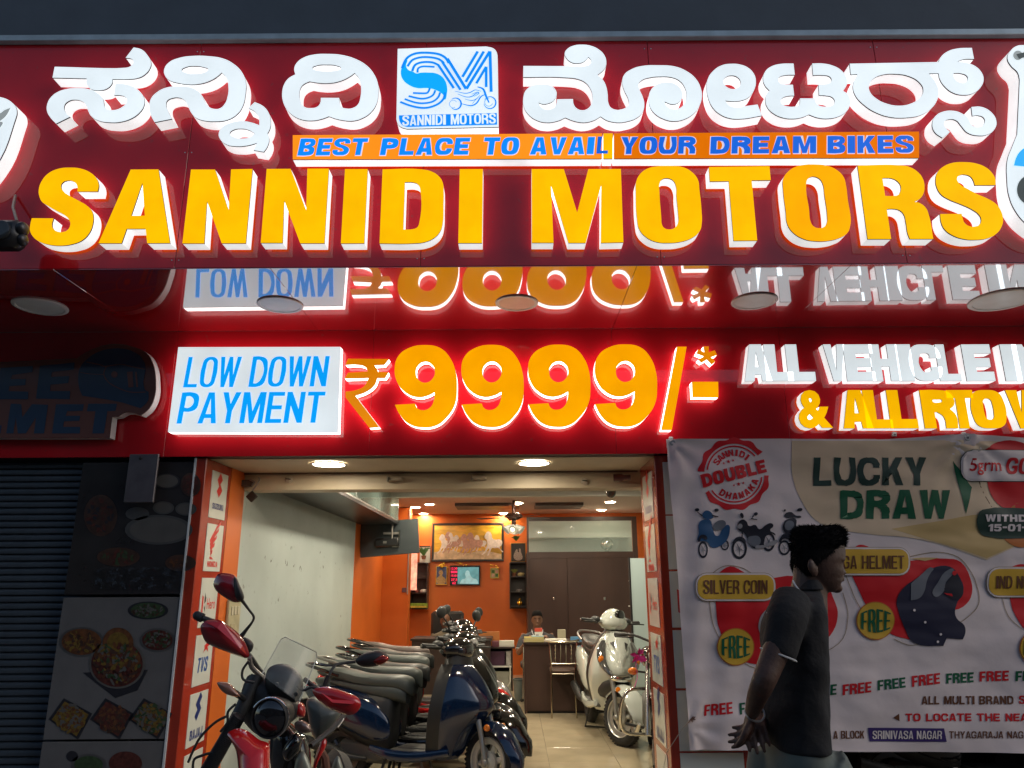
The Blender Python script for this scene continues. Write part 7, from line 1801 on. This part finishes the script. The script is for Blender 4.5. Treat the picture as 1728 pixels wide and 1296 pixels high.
# shirt
sm = MB()
SR = dense([(372, 385, 470, .066), (392, 352, 492, .090), (420, 305, 503, .150), (455, 275, 512, .185), (500, 248, 520, .200), (560, 228, 522, .205), (640, 216, 522, .200), (720, 213, 528, .195), (800, 214, 536, .188), (880, 210, 543, .182), (960, 206, 550, .180), (1040, 206, 553, .183), (1110, 212, 552, .188), (1170, 220, 550, .190), (1182, 226, 548, .186)], 4)
rg = []
for i, r in enumerate(SR):
    r = (r[0], r[1] + 6, r[2] - 36 * min(1, max(0, (r[0] - 380) / 60)), r[3] * .94)
    ring = vring(*r, n=56)
    for k, p in enumerate(ring):
        y = r[0]
        f_ = NZ.noise(Vector((p.x * 6 + p.z * 5, p.y * 6, p.z * 6 - p.x * 7))) * .016 + NZ.noise(Vector((p.x * 15 + p.z * 14, p.y * 10, p.z * 12 - p.x * 16))) * .009
        c = sum(ring, Vector()) / len(ring); d = (p - c); d.z = 0; d = d.normalized()
        ring[k] = p + d * f_ * min(1, max(0, (y - 380) / 120))
    rg.append(ring)
sm.rings(rg)
for sg, Y_ in ((-1, YM - .185), (1, YM + .185)):
    sm.tube([mp(352, 440, Y_ - sg * .05), mp(330, 520, Y_), mp(308, 620, Y_ + sg * .012), mp(283, 716, Y_ + sg * .018)], [.062, .062, .056, .052], smooth=4, n=20)
o = sm.build('polo_shirt', M_shirt, man, smooth=0); remesh(o, .007)
def hoop(c, ax, r, th, name, m, par):
    ax = Vector(ax).normalized(); a = ax.orthogonal().normalized(); b = ax.cross(a)
    pts = [Vector(c) + a * r * math.cos(R(k)) + b * r * math.sin(R(k)) for k in range(0, 361, 15)]
    return MB().tube(pts, th, n=6).build(name, m, par)
hoop(mp(284, 714, YM - .20), mp(283, 716, YM - .2) - mp(308, 620, YM - .2), .0535, .0030, 'sleeve_trim', M_whp, man)
# collar
cm = MB()
rgc = [vring(y, xb, xf, hw) for y, xb, xf, hw in ((330, 392, 478, .060), (352, 376, 490, .072), (378, 364, 500, .082))]
for i, dz in enumerate((.012, .004, -.004)):
    pass
cm.rings(rgc, cap=False); co = cm.build('collar', M_shirt, man)
MB().tube([mp(360, 335, YM - .055), mp(368, 352, YM - .068), mp(382, 372, YM - .078), mp(400, 392, YM - .085)], .0032, smooth=3, n=6).build('collar_trim', M_whp, man)
MB().tube([mp(492, 410, YM - .05), mp(512, 450, YM - .05), mp(516, 480, YM - .04)], .005, smooth=3, n=6).build('placket', M_blkp, man)
MB().box(mp(236, 520, YM - .11), (.004, .03, .03), bev=.001).build('back_logo', M_whp, man, smooth=0)
hoop(mp(128, 1012, ys + .10) + Vector((.022, 0, 0)), wr - el_, .029, .0035, 'bracelet', M_steel, man)
# trousers
tm = MB()
hip = [(1150, 228, 545, .165), (1200, 222, 552, .172), (1260, 222, 560, .172), (1320, 228, 566, .168)]
tm.rings([vring(r[0], r[1], r[2] - 34, r[3], n=40) for r in dense(hip, 4)])
zc = mp(380, 1300).z
for sg, fx in ((-1, .20), (1, -.22)):
    hp = Vector((mp(385, 1300).x + .02 * -sg, YM + sg * .085, zc + .02)); kn = hp + Vector((fx * .75, 0, -.38)); an = Vector((hp.x + fx * 1.35 - (.12 if fx < 0 else 0), YM + sg * .09, .09))
    tm.tube([hp, (hp + kn) / 2 + Vector((.02, 0, 0)), kn, (kn + an) / 2, an], [.108, .095, .075, .07, .068], smooth=4, n=20)
    MB().rings([ringx(an.x - .09 + i_ * .03, w_, .045 + h_ * .0, h_, yc=an.y) for i_, (w_, h_) in enumerate(((.02, .03), (.034, .045), (.036, .05), (.038, .045), (.044, .036), (.046, .03), (.044, .027), (.036, .024), (.015, .018)))]).build('shoe', M_dark, man)
o = tm.build('trousers', M_trou, man, smooth=0); remesh(o, .009)

# ---- seated people inside
def seated(label, px, py_chin, Y, shirt, skin, hair=True, s=1.0, arms=True, down=0.0, trim=False, yaw=0.0):
    c = at(px, py_chin, Y=Y); t = thing('person', label, 'person', (c.x, Y, 0))
    b = MB()
    def hr(z, hx, hy, dy=0, n=20): return [Vector((c.x + hx * s * math.cos(2 * math.pi * k / n), Y + dy * s + hy * s * math.sin(2 * math.pi * k / n), c.z + z * s)) for k in range(n)]
    b.rings([hr(z, hx, hy, dy) for z, hx, hy, dy in dense([(0, .018, .02, -.055), (.012, .040, .045, -.03), (.05, .062, .07, -.012), (.09, .071, .085, 0), (.13, .074, .092, .006), (.17, .074, .093, .01), (.205, .064, .080, .012), (.228, .04, .05, .012), (.236, .01, .015, .012)], 3)])
    b.rings([[Vector((c.x + x_ * s, Y + y_ * s, c.z + z_ * s)) for x_, y_, z_ in q] for q in (((-.006, -.075, .118), (.006, -.075, .118), (.006, -.088, .115), (-.006, -.088, .115)), ((-.010, -.07, .085), (.010, -.07, .085), (.008, -.103, .08), (-.008, -.103, .08)), ((-.012, -.07, .068), (.012, -.07, .068), (.010, -.095, .069), (-.010, -.095, .069)))])
    for sg in (-1, 1): b.ell((c.x + sg * .076 * s, Y + .01 * s, c.z + .10 * s), (.008 * s, .018 * s, .032 * s), nu=10, nv=8)
    b.ell((c.x, Y - .082 * s, c.z + .044 * s), (.024 * s, .010 * s, .007 * s), nu=10, nv=6).ell((c.x, Y - .078 * s, c.z + .033 * s), (.020 * s, .010 * s, .007 * s), nu=10, nv=6)
    b.tube([(c.x, Y + .02, c.z + .05), (c.x, Y + .03, c.z - .07), (c.x, Y + .04, c.z - .14)], [.05, .052, .065], n=14)
    zs = c.z - .115 * s
    if arms:
        for sg in (-1, 1):
            e = Vector((c.x + sg * .27 * s, Y - .10, zs - .20)); w_ = Vector((c.x + sg * .10 * s, Y - .36, ZD + .035))
            b.tube([(c.x + sg * .18 * s, Y + .03, zs + .02), (c.x + sg * .235 * s, Y - .01, zs - .12), e, w_], [.048, .044, .038, .026], smooth=3, n=12)
            hand(b, w_, (-sg * .6, -.8, -.05), (.8, -sg * .6, 0), .95, curl=.5, thumb=-sg)
    o = b.build('body', skin, t, smooth=0); remesh(o, .0065)
    sm_ = MB()
    sm_.rings([[Vector((c.x + hx * s * math.copysign(abs(math.cos(a)) ** .8, math.cos(a)), Y + .03 + hy * s * math.copysign(abs(math.sin(a)) ** .8, math.sin(a)), zs + z * s)) for a in [2 * math.pi * k / 28 for k in range(28)]] for z, hx, hy in dense([(.075, .06, .06), (.05, .11, .08), (.02, .175, .10), (-.03, .20, .115), (-.12, .19, .12), (-.25, .18, .125), (-.45, .18, .13)], 3)])
    for sg in (-1, 1):
        sm_.tube([(c.x + sg * .16 * s, Y + .03, zs + .0), (c.x + sg * .215 * s, Y + .005, zs - .07), (c.x + sg * .25 * s, Y - .04, zs - .17)], [.062, .064, .064], n=14)
        if trim: hoop((c.x + sg * .25 * s, Y - .04, zs - .17), (sg * .3, -.35, -1), .065, .005, 'sleeve_trim', M_whp, t)
    o = sm_.build('shirt', shirt, t, smooth=0); remesh(o, .010)
    if trim:
        for sg in (-1, 1): MB().tube([(c.x + sg * .075, Y - .02, zs + .08), (c.x + sg * .065, Y - .085, zs + .04), (c.x + sg * .035, Y - .115, zs - .01)], .006, smooth=3).build('collar_trim', M_whp, t)
        MB().box((c.x + .10, Y - .122, zs - .15), (.07, .008, .09), bev=.003).build('name_badge', mat('pale_badge', (.35, .38, .45)), t, smooth=0)
    for sg in (-1, 1):
        MB().ell((c.x + sg * .03 * s, Y - .074 * s, c.z + .112 * s), (.014 * s, .008, .005 * s), nu=10, nv=6).build('eye', M_dark, t)
        MB().tube([(c.x + sg * .014 * s, Y - .088 * s, c.z + .132 * s), (c.x + sg * .046 * s, Y - .080 * s, c.z + .134 * s)], .004, n=6).build('eyebrow', M_hair, t)
    if hair:
        h = MB(); h.rings([hr(z, hx, hy, dy, 28) for z, hx, hy, dy in dense([(.10, .076, .06, .045), (.14, .079, .085, .022), (.17, .079, .098, .014), (.205, .070, .088, .014), (.234, .045, .056, .012), (.244, .01, .015, .012)], 3)])
        h.build('hair', M_hair, t)
    # legs and stool so that the figure is carried
    for sg in (-1, 1):
        MB().tube([(c.x + sg * .09, Y + .04, zs - .42), (c.x + sg * .12, Y - .36, zs - .42), (c.x + sg * .12, Y - .36, .10)], [.085, .07, .05], n=12).build('trouser_leg', M_dark, t)
    return t, c, zs
t, c, zs = seated('man in a dark polo with white trim seated at the counter, looking down', 906.5, 1059, 10.45, mat('dark_grey_polo', (.05, .05, .055), rough=.85), M_skin2, trim=True, s=.92)
def stool(label, x, y, h=.46, back=False, m_=M_dark):
    t = thing('office_chair', label, 'chair', (x, y, 0))
    MB().box((x, y, h), (.46, .46, .08), bev=.03).build('seat', m_, t)
    MB().tube([(x, y, h - .04), (x, y, .1)], .03).build('column', M_blkp, t)
    for k in range(5): MB().tube([(x, y, .1), (x + .28 * math.cos(R(72 * k)), y + .28 * math.sin(R(72 * k)), .03)], .02).build('foot', M_blkp, t)
    return t
stool('dark office chair under the man at the counter', c.x, 10.55)
t, c2, zs2_ = seated('person in a dark blue shirt bent over behind the white scooter', 1047, 1066, 10.5, mat('navy_blue_shirt', (.02, .05, .085), rough=.8), M_skin)
stool('dark office chair under the person in the blue shirt', c2.x, 10.55)
t, c3, zs3 = seated('bald man in grey seated behind the scooters, mostly hidden by a mirror', 751, 1060, 11.95, mat('olive_grey_shirt', (.14, .12, .08), rough=.8), M_skin2, hair=False, arms=False, s=.95)
t = stool('high backed black office chair behind the bald man', c3.x + .06, 12.0)
a = at(727, 1060, Y=12.25); b = at(783, 1031, Y=12.25)
MB().box(((a.x + b.x) / 2, 12.25, b.z - .38), (b.x - a.x, .09, .76), bev=.04).build('backrest', mat('black_leather', (.02, .018, .018), rough=.4, bump=.3, bscale=12), t)
for k in range(3): MB().span(a.x + .13 + k * .15, a.x + .135 + k * .15, 12.198, 12.204, b.z - .3, b.z - .03).build('stitch_line', M_dark, t, smooth=0)
